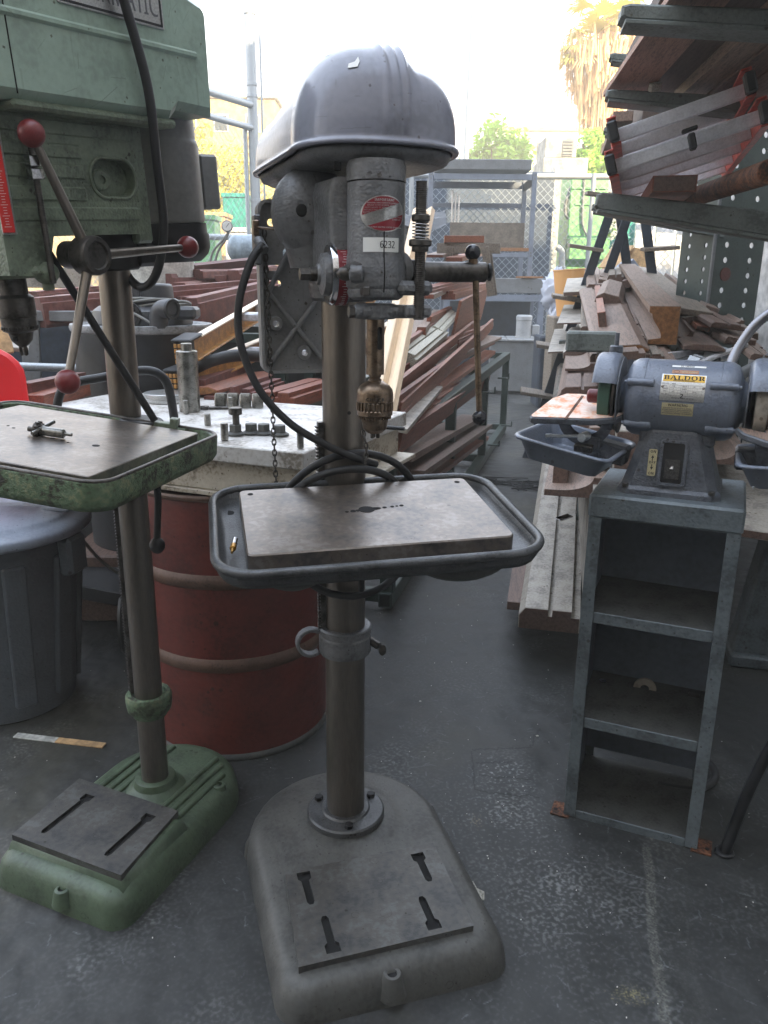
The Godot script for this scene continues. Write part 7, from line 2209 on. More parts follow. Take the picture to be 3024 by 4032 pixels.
func lumber_extras() -> void:
	# dark supports the pile rests on
	for q in [[1.35, -3.5, 0.80, "near dark steel support under the lumber pile"], [1.75, -5.4, 0.9, "far dark steel support under the lumber pile"]]:
		var t := thing("pile_support", q[3], "support", Vector3(q[0], 0, q[1]), yawb(-13), "supports under the lumber pile")
		var g := G.new()
		g.bx(Vector3(0, q[2] + 0.1, 0), Vector3(1.15, 0.09, 0.10), 0.004)
		part("beam", g, M.arm_green, t)
		for x in [-0.4, 0.45]:
			g = G.new()
			g.bx(Vector3(x, q[2] / 2, 0), Vector3(0.09, q[2] + 0.1, 0.09), 0.004)
			part("post", g, M.arm_green, t)
	# orange shavings on the bevelled plank
	var g := G.new()
	var rg := RandomNumberGenerator.new()
	rg.seed = 9
	for i in 60:
		var p := Vector3(rg.randfn(0, 0.022), rg.randf() * 0.006, rg.randfn(0, 0.014))
		g.bx(p, Vector3(0.010, 0.0015, 0.003), 0.0, eul(rg.randf() * 40, rg.randf() * 360, rg.randf() * 40))
	var s := solo("wood_shavings", g, M.ladder_tan, "little heap of orange wood shavings on the bevelled plank", "shavings", Vector3(1.09, 1.16, -3.42))
	s.set_meta("kind", "stuff")
	# grey metal scrap and its round bar
	var sc := thing("metal_scrap", "grey metal bracket scrap lying across boards behind the grinder", "scrap", Vector3(1.28, 1.10, -3.25), eul(10, 35, 8))
	g = G.new()
	g.bx(Vector3(0, 0.02, 0), Vector3(0.32, 0.008, 0.13), 0.002)
	part("flat_plate", g, M.galv, sc)
	g = G.new()
	g.bx(Vector3(0.02, 0.05, 0.06), Vector3(0.36, 0.014, 0.02), 0.002, eul(0, 0, 4))
	g.bx(Vector3(0.0, 0.03, -0.06), Vector3(0.3, 0.03, 0.01), 0.002, eul(0, 0, -6))
	part("edge_bar", g, M.alu, sc)
	for i in 5:
		g = G.new()
		g.bx(Vector3(-0.1 + i * 0.05, 0.035, 0.03), Vector3(0.008, 0.05, 0.05), 0.001, eul(0, 0, 35 if i % 2 else -35))
		part("web", g, M.galv, sc)
	g = G.new()
	g.cyl(Vector3(1.26, 1.04, -3.0), Vector3(1.55, 1.16, -3.15), 0.022, -1, 14)
	solo("round_bar", g, M.cab_grey, "dull grey round bar lying in front of the metal scrap", "bar")
	g = G.new()
	g.bx(Vector3(0, 0, 0), Vector3(0.05, 0.004, 0.035), 0.001, eul(0, 20, 12))
	solo("foil_scrap", g, M.chrome, "crumpled shiny scrap on the hollow cove molding", "scrap", Vector3(0.60, 0.66, -2.52))
	# a rail stub of the rack beside the wheel guard
	g = G.new()
	g.bx(Vector3(0, 0, 0), Vector3(0.19, 0.075, 0.10), 0.008)
	solo("rack_stub", g, M.arm_green, "green-grey steel stub with a bolt, left of the wheel guard", "rack arm", Vector3(0.78, 1.20, -3.05), yawb(-13))

# steel sheet with round holes; the sheet lies in xy, front face at z = 0
func perforated(g: G, x0: float, y0: float, nx: int, ny: int, px: float, py: float, r: float, th: float) -> void:
	for i in nx:
		for j in ny:
			var c := Vector2(x0 + (i + 0.5) * px, y0 + (j + 0.5) * py)
			var n := 16
			var inn := []; var out := []
			for k in n:
				var d: Vector2 = Vector2.from_angle(TAU * k / n)
				inn.append(c + d * r)
				var s: float = minf(px / 2 / maxf(absf(d.x), 0.0001), py / 2 / maxf(absf(d.y), 0.0001))
				out.append(c + d * s)
			# corners of the cell so that neighbours meet
			for k in n:
				var k2 := (k + 1) % n
				var a: Vector2 = out[k]; var b: Vector2 = out[k2]
				for z in [0.0, -th]:
					var A := Vector3(inn[k].x, inn[k].y, z); var B := Vector3(a.x, a.y, z); var C := Vector3(b.x, b.y, z); var D := Vector3(inn[k2].x, inn[k2].y, z)
					if z == 0.0: g.quad(A, B, C, D)
					else: g.quad(D, C, B, A)
				g.quad(Vector3(inn[k].x, inn[k].y, 0), Vector3(inn[k2].x, inn[k2].y, 0), Vector3(inn[k2].x, inn[k2].y, -th), Vector3(inn[k].x, inn[k].y, -th))
				if absf(a.x - b.x) > 0.0001 and absf(a.y - b.y) > 0.0001:
					var q := c + Vector2(px / 2 * signf(a.x + b.x - 2 * c.x), py / 2 * signf(a.y + b.y - 2 * c.y))
					g.tri(Vector3(a.x, a.y, 0), Vector3(q.x, q.y, 0), Vector3(b.x, b.y, 0))
					g.tri(Vector3(b.x, b.y, -th), Vector3(q.x, q.y, -th), Vector3(a.x, a.y, -th))

func arm(tip: Vector3, back: Vector3, h0: float, h1: float, w: float, parent: Node3D) -> void:
	var x := (back - tip).normalized()
	var z := x.cross(Vector3.UP).normalized()
	var l := tip.distance_to(back)
	var g := G.new()
	var xf := Transform3D(Basis(x, z.cross(x), z), tip)
	# channel: web and two flanges, a rounded tip
	g.prism(v2([0.0, -h0 * 0.15, 0.02, 0.0, l, 0.0, l, -h1, 0.02, -h0, 0.0, -h0 * 0.8]), -w / 2, w / 2, xf, 0.006)
	part("arm", g, M.arm_green, parent)
	g = G.new()
	g.prism(v2([0.012, -h0 * 0.98, l, -h1 * 0.98, l, -h1 - 0.012, 0.012, -h0 - 0.010]), -w / 2 - 0.008, w / 2 + 0.008, xf, 0.002)
	part("arm_flange", g, M.arm_green, parent)

func cantilever_rack() -> void:
	var t := thing("cantilever_rack", "dark green cantilever rack with perforated columns and long arms on the right", "rack", Vector3(), Basis())
	# far column: two perforated faces meeting at a rolled edge
	var c := Node3D.new()
	c.name = "column"
	c.transform = Transform3D(yawb(20), Vector3(1.735, 0, -4.40))
	t.add_child(c, true)
	var g := G.new()
	perforated(g, 0.0, 0.1, 2, 46, 0.165, 0.078, 0.0155, 0.008)
	g.bx(Vector3(0.165, 0.05, -0.004), Vector3(0.33, 0.1, 0.008)); 
	part("front_plate", g, M.column_green, c)
	g = G.new()
	perforated(g, -0.26, 0.1, 2, 58, 0.13, 0.062, 0.013, 0.008)
	var sd := part("side_plate", g, M.column_green, c)
	sd.transform = Transform3D(Basis(Vector3(0, 0, 1), Vector3.UP, Vector3(-1, 0, 0)), Vector3(-0.001, 0, -0.004))
	g = G.new()
	g.cyl(Vector3(0, 0, -0.004), Vector3(0, 3.75, -0.004), 0.009, -1, 10)
	part("rolled_edge", g, M.cab_grey, c)
	g = G.new()
	g.cyl(Vector3(0.09, 1.47, 0.001), Vector3(0.09, 1.47, 0.004), 0.035, -1, 20)
	part("rust_patch", g, M.maroon_c, c)
	c = Node3D.new()
	c.name = "column"
	c.transform = Transform3D(yawb(-6), Vector3(1.40, 0, -2.15))
	t.add_child(c, true)
	g = G.new()
	g.bx(Vector3(0.12, 1.9, -0.12), Vector3(0.22, 3.8, 0.22), 0.006)
	part("post", g, M.column_green, c)
	# near column just outside the frame
	c = Node3D.new()
	c.name = "column"
	c.transform = Transform3D(yawb(-13), Vector3(1.62, 0, -2.95))
	t.add_child(c, true)
	g = G.new()
	g.bx(Vector3(0.12, 1.9, -0.12), Vector3(0.22, 3.8, 0.22), 0.006)
	part("post", g, M.column_green, c)
	arm(Vector3(0.793, 1.741, -3.2), Vector3(1.66, 1.635, -3.02), 0.062, 0.095, 0.085, t)
	arm(Vector3(0.797, 2.087, -3.2), Vector3(1.66, 2.01, -3.02), 0.034, 0.06, 0.085, t)
	arm(Vector3(0.601, 2.095, -2.33), Vector3(1.45, 2.035, -2.2), 0.038, 0.05, 0.085, t)
	arm(Vector3(1.12, 1.834, -4.6), Vector3(1.80, 1.755, -4.45), 0.04, 0.09, 0.085, t)
	arm(Vector3(1.15, 2.214, -4.6), Vector3(1.80, 2.14, -4.45), 0.034, 0.06, 0.085, t)
	arm(Vector3(1.15, 2.56, -4.6), Vector3(1.80, 2.48, -4.45), 0.034, 0.06, 0.085, t)
	# orange ladder, two sections, lying tilted on the third arm
	var ld := thing("extension_ladder", "orange fibreglass extension ladder with ribbed aluminium rungs on a rack arm", "ladder", Vector3(0.755, 1.752, -2.88), yawb(-17) * eul(0, 0, 17))
	for sec in 2:
		var inx := 0.028 * sec
		var yy := 0.098 * sec
		for s in [0.0, 1.0]:
			var x: float = inx if s == 0.0 else 0.50 - inx
			var d: float = 1.0 if s == 0.0 else -1.0
			g = G.new()
			g.bx(Vector3(x, yy + 0.045, -0.75), Vector3(0.006, 0.09, 1.5), 0.002)
			for k in [0.004, 0.086]: g.bx(Vector3(x + d * 0.014, yy + k, -0.75), Vector3(0.03, 0.007, 1.5), 0.002)
			var rl := part("rail", g, M.ladder_red, ld)
			g = G.new()
			g.bx(Vector3(x + d * 0.010, yy + 0.040, 0.006), Vector3(0.034, 0.064, 0.05), 0.006)
			part("rail_cap", g, M.black_iron, rl)
		for i in 5:
			g = G.new()
			var z: float = -0.10 - i * 0.30 - sec * 0.03
			var w: float = 0.49 - inx * 2
			g.prism(rrect(0.036, 0.046, 0.013, 4), -w / 2, w / 2, Transform3D(Basis(Vector3(0, 0, 1), Vector3.UP, Vector3(-1, 0, 0)), Vector3(0.25, yy + 0.045, z)), 0.001)
			for k in 7: g.bx(Vector3(0.25, yy + 0.027 + k * 0.006, z + 0.0185), Vector3(w, 0.003, 0.003))
			part("rung", g, M.alu, ld)
	g = G.new()
	g.bx(Vector3(0.27, 0.03, -0.02), Vector3(0.022, 0.05, 0.05), 0.004)
	g.bx(Vector3(0.27, 0.07, -0.03), Vector3(0.05, 0.012, 0.03), 0.003)
	part("rung_lock", g, M.black_iron, ld)
	# what else lies on the arms
	board("rack_timber", Vector3(1.015, 1.752, -3.0), Vector3(1.45, 1.79, -4.7), 0.15, 0.055, 0, "rect", "red_wood", "brown_wood_b", "red-brown timber beside the rusty bar on the third rack arm", "timber", "")
	g = G.new()
	g.cyl(Vector3(1.165, 1.742, -2.60), Vector3(1.30, 1.765, -3.75), 0.037, -1, 26, 0.003)
	solo("rusty_bar", g, M.rust, "thick rusty round bar on the third rack arm, its cut end showing", "bar")
	board("overhead_strip", Vector3(0.742, 2.112, -1.85), Vector3(0.905, 2.112, -3.36), 0.155, 0.018, 0, "rect", "plywood", "maroon_b", "brown plywood sheet overhead, outermost on the rack arms", "plywood", "")
	board("overhead_strip", Vector3(0.88, 2.14, -1.9), Vector3(1.04, 2.14, -3.36), 0.15, 0.03, 0, "rect", "dark_board_and_gap", "dark_board_and_gap", "dark strip painted as the shade of the gap between the plywood and the overhead planks", "plywood", "")  # dark strip put in for the shade of an open gap
	board("overhead_plank", Vector3(0.987, 2.105, -1.9), Vector3(1.143, 2.108, -3.36), 0.088, 0.045, 0, "rect", "brown_wood", "brown_wood_b", "first of the overhead planks right of the dark gap strip", "plank", "planks overhead on the second rack arm")
	board("overhead_plank", Vector3(1.08, 2.10, -1.9), Vector3(1.236, 2.10, -3.36), 0.09, 0.045, 0, "rect", "brown_wood_b", "brown_wood", "middle overhead plank right of the dark gap strip", "plank", "planks overhead on the second rack arm")
	board("overhead_plank", Vector3(1.19, 2.10, -1.9), Vector3(1.346, 2.10, -3.36), 0.12, 0.045, 0, "rect", "brown_wood", "brown_wood", "overhead plank nearest the perforated column", "plank", "planks overhead on the second rack arm")
	board("overhead_plank", Vector3(0.86, 2.19, -2.1), Vector3(1.10, 2.19, -3.6), 0.34, 0.05, 0, "rect", "dark_board_and_gap", "brown_wood", "dark timber lying over the first rack arm at the top right corner", "plank", "")
	board("rack_timber", Vector3(1.22, 2.25, -4.5), Vector3(1.45, 2.25, -5.6), 0.10, 0.05, 0, "rect", "brown_wood_b", "brown_wood", "short timber end under the plywood, against the palm", "timber", "")
	board("rack_timber", Vector3(1.48, 2.33, -4.45), Vector3(1.75, 2.34, -6.0), 0.34, 0.20, 0, "rect", "dark_board_and_gap", "dark_board_and_gap", "dark crate-like stack of boards above the orange ladder", "timber", "")
	g = G.new()
	g.bx(Vector3(), Vector3(0.05, 0.03, 0.02), 0.004, eul(20, 30, 10))
	solo("crumpled_tape", g, M.paper, "crumpled grey scrap stuck on the second rack arm", "scrap", Vector3(0.95, 2.085, -3.12))
	# step ladders standing behind the pile
	for k in 2:
		var st := thing("step_ladder", ["dark steel ladder with wooden steps leaning left behind the lumber pile", "dark steel ladder with wooden steps beside the perforated column"][k], "ladder", [Vector3(1.62, 0.0, -6.5), Vector3(2.06, 0, -6.5)][k], yawb(-8), "dark step ladders behind the lumber pile")
		var tilt := 15.0 if k == 0 else -13.0
		for s in [0.0, 0.16]:
			g = G.new()
			var base := Vector3(-0.42 + s if k == 0 else 0.38 - s, 0.0, 0.0)
			g.bx(base + Vector3(tan(deg_to_rad(tilt)) * 1.2, 1.2, -s), Vector3(0.07, 2.5, 0.03), 0.003, eul(0, 0, -tilt))
			part("stile", g, M.tarp_dark, st)
		for i in 5:
			g = G.new()
			var y := 0.55 + i * 0.38
			var x := (-0.42 if k == 0 else 0.38) + tan(deg_to_rad(tilt)) * y
			g.bx(Vector3(x - 0.10 if k == 0 else x + 0.08, y, 0.02), Vector3(0.26, 0.028, 0.22), 0.003, eul(4, 0, -8 if k == 0 else 4))
			part("step", g, M.grey_wood, st)

func leaves(center: Vector3, rad: Vector3, count: int, size: float, sd: int, clumps := 9) -> G:
	var rg := RandomNumberGenerator.new()
	rg.seed = sd
	var cs := []
	for i in clumps:
		var d := Vector3(rg.randfn(0, 1), rg.randfn(0, 1), rg.randfn(0, 1)).normalized() * pow(rg.randf(), 0.4) * 0.72
		cs.append([d, rg.randf_range(0.28, 0.5)])
	var g := G.new()
	for i in count:
		var c: Array = cs[rg.randi() % clumps]
		var d: Vector3 = Vector3(rg.randfn(0, 1), rg.randfn(0, 1), rg.randfn(0, 1)).normalized() * pow(rg.randf(), 0.33) * c[1]
		var p: Vector3 = center + (c[0] + d) * rad
		var b := Basis.from_euler(Vector3(rg.randf() * TAU, rg.randf() * TAU, rg.randf() * TAU))
		var s := size * rg.randf_range(0.6, 1.3)
		g.quad(p + b * Vector3(-s, 0, 0), p + b * Vector3(0, -s * 0.45, 0.1 * s), p + b * Vector3(s, 0, 0), p + b * Vector3(0, s * 0.45, 0.1 * s))
	return g
func tree(nm: String, label: String, foot: Vector3, top: float, rad: Vector3, count: int, size: float, m: String, sd: int) -> void:
	var t := thing(nm, label, "tree", foot)
	var g := G.new()
	g.cyl(Vector3(), Vector3(0.1, top - rad.y, 0), 0.16, 0.08, 10)
	for i in 5:
		var a := TAU * i / 5 + sd
		g.cyl(Vector3(0.08, top - rad.y * 1.5, 0), Vector3(cos(a) * rad.x * 0.6, top - rad.y * 0.7, sin(a) * rad.z * 0.6), 0.06, 0.02, 6)
	part("trunk", g, M.bark, t)
	part("crown", leaves(Vector3(0, top - rad.y, 0), rad, count, size, sd, 14), M[m], t)

func chain_link(x0: float, x1: float, h: float, cell: float) -> G:   # woven wire in the xy plane
	var g := G.new()
	var w := x1 - x0
	var r := 0.0035
	for s in [1.0, -1.0]:
		var n := int((w + h) / cell)
		for i in n:
			var c := -h + i * cell if s > 0 else i * cell
			var a := Vector2(c, 0); var b := Vector2(c + h * s, h)
			# clip to the panel
			if s > 0:
				if a.x < 0: a = Vector2(0, -c)
				if b.x > w: b = Vector2(w, w - c)
			else:
				if a.x > w: a = Vector2(w, c - w)
				if b.x < 0: b = Vector2(0, c)
			if b.y - a.y < 0.02: continue
			var z: float = 0.004 * s
			var p := Vector3(x0 + a.x, a.y, z); var q := Vector3(x0 + b.x, b.y, z)
			var d := (q - p).normalized()
			var u := Vector3(0, 0, 1).cross(d).normalized() * r; var v := Vector3(0, 0, r)
			g.grid([PackedVector3Array([p + u, p + v, p - u, p - v]), PackedVector3Array([q + u, q + v, q - u, q - v])], true)
	return g

func far_yard() -> void:
	var g: G
	# ---- grey tank cabinet with a motor at the end of the aisle
	var t := thing("tank_cabinet", "grey sheet-metal tank cabinet with a two-part lid at the end of the aisle", "cabinet", Vector3(1.725, 0, -10.9), yawb(-6))
	g = G.new()
	g.bx(Vector3(0, 0.37, 0), Vector3(0.62, 0.66, 0.62), 0.01)
	part("body", g, M.cab_grey, t)
	for x in [-0.215, 0.115]:
		g = G.new()
		g.bx(Vector3(x, 0.715, 0.0), Vector3(0.23 if x < 0 else 0.42, 0.03, 0.68), 0.006)
		part("lid", g, M.cab_top, t)
	for x in [-0.25, 0.25]:
		g = G.new()
		g.bx(Vector3(x, 0.02, 0), Vector3(0.06, 0.04, 0.55), 0.004)
		part("skid", g, M.cab_grey, t)
	var mo := thing("pump_motor", "grey pump motor standing on the tank cabinet's lid", "motor", Vector3(1.83, 0.73, -10.75))
	g = G.new()
	g.lathe([Vector2(0.0, 0.0), Vector2(0.105, 0.0), Vector2(0.108, 0.01), Vector2(0.10, 0.03), Vector2(0.10, 0.23), Vector2(0.106, 0.235), Vector2(0.106, 0.28), Vector2(0.09, 0.30), Vector2(0.0, 0.302)], Transform3D(), 32)
	part("housing", g, M.cab_top, mo)
	g = G.new()
	g.bx(Vector3(0.155, 0.11, 0.0), Vector3(0.10, 0.13, 0.10), 0.012)
	g.cyl(Vector3(0.15, 0.02, 0.0), Vector3(0.15, 0.06, 0.0), 0.02, -1, 12)
	part("junction_box", g, M.cab_top, mo)
	g = G.new()
	g.tube(curve([Vector3(0.17, 0.03, 0.0), Vector3(0.23, -0.02, 0.02), Vector3(0.25, -0.15, 0.03), Vector3(0.20, -0.28, 0.05), Vector3(0.22, -0.45, 0.04)], 6), 0.018, 8)
	part("cable", g, M.rubber, mo)
	# ---- tall grey frame standing on a low steel table
	var lt := thing("steel_table", "heavy grey steel table carrying the tall frame before the fence", "table", Vector3(1.5, 0, -11.7))
	g = G.new()
	g.bx(Vector3(0, 1.40, 0), Vector3(1.42, 0.20, 0.9), 0.008)
	part("top", g, M.cab_grey, lt)
	g = G.new()
	g.bx(Vector3(0, 1.235, 0.43), Vector3(1.36, 0.09, 0.03), 0.004)
	part("apron", g, M.frame_blue, lt)
	for x in [-0.66, 0.64]:
		for z in [0.40, -0.38]:
			g = G.new()
			g.bx(Vector3(x, 0.65, z), Vector3(0.085, 1.30, 0.085), 0.006)
			part("leg", g, M.frame_blue, lt)
	g = G.new()
	g.bx(Vector3(0, 0.62, -0.30), Vector3(1.24, 1.12, 0.03), 0.004)
	part("dark_back", g, M.tarp_dark, lt)
	var fr := thing("shelf_frame", "tall pale blue-grey bolted frame holding a brown panel, on the steel table", "frame", Vector3(1.28, 1.502, -11.7))
	for x in [-0.70, 0.68]:
		for z in [0.38, -0.40]:
			g = G.new()
			g.bx(Vector3(x, 0.675, z), Vector3(0.062, 1.35, 0.05), 0.004)
			var lg := part("post", g, M.frame_blue, fr)
			if z > 0:
				for y in [0.29, 1.26, 1.31, 0.33]:
					g = G.new()
					g.cyl(Vector3(x, y, z + 0.024), Vector3(x, y, z + 0.032), 0.013, -1, 10)
					part("bolt", g, M.cab_grey, lg)
	for q in [[1.285, 0.395, 0.075], [0.30, 0.395, 0.065], [1.27, -0.41, 0.09], [1.0, -0.40, 0.06]]:
		g = G.new()
		g.bx(Vector3(-0.01, q[0], q[1]), Vector3(1.31, q[2], 0.03), 0.004)
		part("rail", g, M.frame_blue, fr)
	for x in [-0.70, 0.68]:
		g = G.new()
		g.bx(Vector3(x, 1.25, 0.0), Vector3(0.04, 0.10, 0.74), 0.004)
		part("side_rail", g, M.cab_grey, fr)
	g = G.new()
	g.bx(Vector3(-0.01, 1.43, 0.0), Vector3(1.26, 0.13, 0.9), 0.008)
	part("top_tray", g, M.cab_grey, fr)
	g = G.new()
	g.bx(Vector3(0.09, 0.555, 0.28), Vector3(1.02, 0.33, 0.025), 0.004)
	part("brown_panel", g, M.panel_brown, fr)
	g = G.new()
	g.bx(Vector3(0.1, 0.37, 0.40), Vector3(1.1, 0.045, 0.04), 0.003)
	part("wood_strip", g, M.end_grain, fr)
	for i in 3:
		g = G.new()
		g.cyl(Vector3(-0.36 + i * 0.045, 0.7, -0.2), Vector3(-0.36 + i * 0.045, 1.18 - i * 0.03, -0.2), 0.014, -1, 12)
		part("chrome_tube", g, M.chrome, fr)
	g = G.new()
	g.bx(Vector3(0, 0, 0), Vector3(0.30, 0.025, 0.24), 0.003, yawb(15))
	solo("wood_pad", g, M.end_grain, "small wooden pad under the frame's right front foot", "wood pad", Vector3(1.97, 1.5135, -11.35))
	# ---- chain-link fence across the yard
	var fe := thing("chain_link_fence", "galvanised chain-link fence across the end of the yard", "fence", Vector3(0, 0, -12.6))
	var cl := part("woven_wire", chain_link(-1.9, 6.6, 2.92, 0.115), M.wire, fe)
	cl.set_meta("kind", "stuff")
	g = G.new()
	g.cyl(Vector3(-1.9, 2.95, 0), Vector3(6.6, 2.97, 0), 0.042, -1, 14)
	part("top_rail", g, M.galv, fe)
	for x in [0.36, 3.05, 5.8]:
		g = G.new()
		g.cyl(Vector3(x, 0, 0.03), Vector3(x, 3.0, 0.03), 0.035, -1, 12)
		part("post", g, M.galv, fe)
	var gp := thing("gate_fence", "tall gate post with chain-link panel running left behind the green press", "fence", Vector3(-1.95, 0, -12.5))
	g = G.new()
	g.cyl(Vector3(), Vector3(0, 6.2, 0), 0.075, -1, 16)
	part("gate_post", g, M.galv, gp)
	for y in [1.1, 2.55, 3.95, 4.1, 5.0]:
		g = G.new()
		g.cyl(Vector3(0, y, 0), Vector3(0, y + 0.05, 0), 0.083, -1, 16, 0.004)
		part("clamp", g, M.galv, gp)
	g = G.new()
	g.cyl(Vector3(-0.11, 0, 0.06), Vector3(-0.11, 3.6, 0.06), 0.033, -1, 12)
	part("frame_post", g, M.galv, gp)
	g = G.new()
	g.cyl(Vector3(0.14, 0, 0.05), Vector3(0.145, 6.2, 0.05), 0.016, -1, 8)
	part("thin_pipe", g, M.galv, gp)
	for y in [[3.85, 3.85], [3.55, 3.55], [2.05, 2.05]]:
		g = G.new()
		g.cyl(Vector3(0.0, y[0], 0.02), Vector3(-2.4, y[1], 4.4) if y[0] > 3 else Vector3(-1.6, y[1], 0.4), 0.045 if y[0] < 3.8 else 0.05, -1, 12)
		part("rail", g, M.galv, gp)
	var lk := part("woven_wire", chain_link(0.0, 5.0, 3.5, 0.115), M.wire, gp)
	lk.transform = Transform3D(Basis(Vector3(-0.479, 0, 0.878), Vector3.UP, Vector3(-0.878, 0, -0.479)), Vector3(-0.05, 0, 0))
	lk.set_meta("kind", "stuff")
	g = G.new()
	g.cyl(Vector3(1.24, 0, -14.2), Vector3(1.355, 6.4, -14.2), 0.05, 0.045, 14)
	solo("yard_pole", g, M.galv, "lone pale pole rising beyond the fence right of the hood", "pole")
	# ---- things beyond the fence
	var co := thing("slate_container", "dark slate container behind the fence, white louvres at its right end", "container", Vector3(1.2, 0, -13.9))
	g = G.new()
	g.bx(Vector3(0.0, 1.55, 0.0), Vector3(2.8, 3.1, 1.4), 0.012)
	part("body", g, M.box_blue, co)
	g = G.new()
	g.bx(Vector3(1.415, 1.6, 0.5), Vector3(0.03, 3.2, 0.36), 0.004)
	var lf := part("louvre_frame", g, M.pvc_white, co)
	for i in 30:
		g = G.new()
		g.bx(Vector3(1.44, 1.05 + i * 0.07, 0.5), Vector3(0.05, 0.012, 0.30), 0.001, eul(0, 0, -35))
		part("louvre", g, M.pvc_white, lf)
	g = G.new()
	g.tube(curve([Vector3(1.52, 2.0, 0.62), Vector3(1.60, 1.92, 0.64), Vector3(1.62, 1.7, 0.64), Vector3(1.74, 1.45, 0.64)], 5), 0.05, 10)
	part("white_pipe", g, M.pvc_white, co)
	var gm := thing("green_machine", "pale green machine body with conduit behind the fence, right of the louvres", "machine", Vector3(3.32, 0, -14.3))
	g = G.new()
	g.bx(Vector3(0, 1.6, 0), Vector3(0.62, 3.15, 0.8), 0.015)
	part("tower", g, M.machine_green, gm)
	g = G.new()
	g.bx(Vector3(0.02, 2.0, 0.45), Vector3(0.66, 0.34, 0.30), 0.01)
	part("lower_box", g, M.machine_green, gm)
	for q in [[2.95, 0.6], [2.7, 0.45]]:
		g = G.new()
		g.bx(Vector3(0.0, q[0], 0.41), Vector3(q[1], 0.03, 0.03), 0.003)
		part("bracket_bar", g, M.machine_green, gm)
	g = G.new()
	g.tube(curve([Vector3(-0.10, 3.15, 0.42), Vector3(-0.10, 2.7, 0.43), Vector3(-0.08, 2.4, 0.43), Vector3(0.0, 2.2, 0.46)], 5), 0.022, 8)
	part("conduit", g, M.cab_grey, gm)
	g = G.new()
	g.tube(curve([Vector3(-0.24, 3.1, 0.3), Vector3(-0.34, 2.8, 0.32), Vector3(-0.36, 2.6, 0.32), Vector3(-0.30, 2.48, 0.34)], 5), 0.03, 8)
	part("conduit", g, M.cab_grey, gm)
	var tm := thing("teal_post", "teal painted machine upright with a curved lever beyond the fence", "machine", Vector3(4.1, 0, -14.2))
	g = G.new()
	g.bx(Vector3(0, 1.3, 0), Vector3(0.17, 2.6, 0.2), 0.01)
	part("upright", g, M.teal, tm)
	g = G.new()
	g.tube(curve([Vector3(0.0, 2.2, 0.12), Vector3(-0.15, 2.18, 0.14), Vector3(-0.30, 2.12, 0.14), Vector3(-0.34, 2.02, 0.14)], 5), 0.03, 8)
	part("lever", g, M.teal, tm)
	for i in 3:
		g = G.new()
		g.bx(Vector3(), Vector3(0.30, 2.7, 0.05), 0.006)
		solo("leaning_sheet", g, M.wall_white, ["white panel leaning beyond the fence, left of three", "white panel leaning beyond the fence, middle of three", "white panel beyond the fence nearest the perforated column"][i], "panel", Vector3(4.22 + i * 0.34, 1.3, -13.6 - i * 0.05), eul(-3, 4, 1 - i), "white panels beyond the fence")
	part("crown", leaves(Vector3(3.72, 2.2, -15.0), Vector3(0.5, 0.6, 0.4), 700, 0.05, 31), M.leaf_dark, thing("bush", "dark green bush between the green machine and the teal post", "bush", Vector3()))
	# cardboard, tub, bags by the pile
	var cb := thing("cardboard_box", "open tan cardboard box tipped on its side behind the lumber pile", "box", Vector3(2.52, 1.62, -8.6), eul(0, 20, -8))
	g = G.new()
	g.prism(v2([-0.21, -0.13, 0.21, -0.13, 0.14, 0.14, -0.10, 0.15]), -0.2, 0.2, Transform3D(), 0.004)
	part("body", g, M.cardboard, cb)
	g = G.new()
	g.bx(Vector3(-0.19, 0.05, 0.02), Vector3(0.012, 0.26, 0.36), 0.002, eul(0, 0, -28))
	part("flap", g, M.cardboard, cb)
	g = G.new()
	g.bx(Vector3(2.5, 0.74, -8.65), Vector3(0.8, 1.48, 0.6), 0.01)
	solo("plastic_crate_stack", g, M.tarp_dark, "dark stack of crates under the cardboard box", "crates")
	g = G.new()
	g.prism(v2([-0.13, -0.06, 0.13, -0.06, 0.01, 0.06]), -0.1, 0.1, Transform3D(), 0.004)
	solo("pointed_lid", g, M.stand_dark, "blue-grey pointed cap in front of the cardboard box", "cap", Vector3(2.33, 1.60, -8.0), eul(0, 10, 0))
	var tu := thing("orange_tub", "orange plastic tub with a slanted rim behind the lumber pile", "tub", Vector3(1.96, 1.10, -8.7), eul(0, 0, 4))
	g = G.new()
	g.lathe([Vector2(0.0, 0.0), Vector2(0.13, 0.0), Vector2(0.165, 0.46), Vector2(0.172, 0.465), Vector2(0.170, 0.475), Vector2(0.158, 0.475), Vector2(0.128, 0.02), Vector2(0.0, 0.02)], Transform3D(), 32)
	part("body", g, M.tub_orange, tu)
	g = G.new()
	g.bx(Vector3(1.96, 0.54, -8.7), Vector3(0.4, 1.10, 0.4), 0.01)
	solo("crate", g, M.grey_wood, "grey wooden crate under the orange tub", "crate")
	for i in 2:
		g = G.new()
		var f := FastNoiseLite.new()
		f.seed = 60 + i; f.frequency = 3.0
		var rows := []
		for a in 19:
			var row := PackedVector3Array()
			for b in 24:
				var th := -PI / 2 + PI * a / 18; var ph := TAU * b / 24
				var d := Vector3(cos(th) * cos(ph), sin(th), -cos(th) * sin(ph))
				row.append(d * Vector3(0.17, 0.24, 0.15) * (1.0 + 0.55 * f.get_noise_3dv(d * 1.4)))
			rows.append(row)
		g.grid(rows, true)
		solo("plastic_bag", g, M.plastic_film, ["crumpled clear plastic bag hanging by the fence, the higher one", "crumpled clear plastic bag by the fence, the lower one"][i], "plastic bag", [Vector3(2.0, 1.32, -9.6), Vector3(2.08, 1.02, -9.5)][i], Basis(), "crumpled plastic bags by the fence")
	g = G.new()
	g.bx(Vector3(2.05, 0.42, -9.6), Vector3(0.5, 0.84, 0.4), 0.02)
	solo("dark_bin", g, M.tarp_dark, "dark bin under the crumpled plastic bags", "bin")
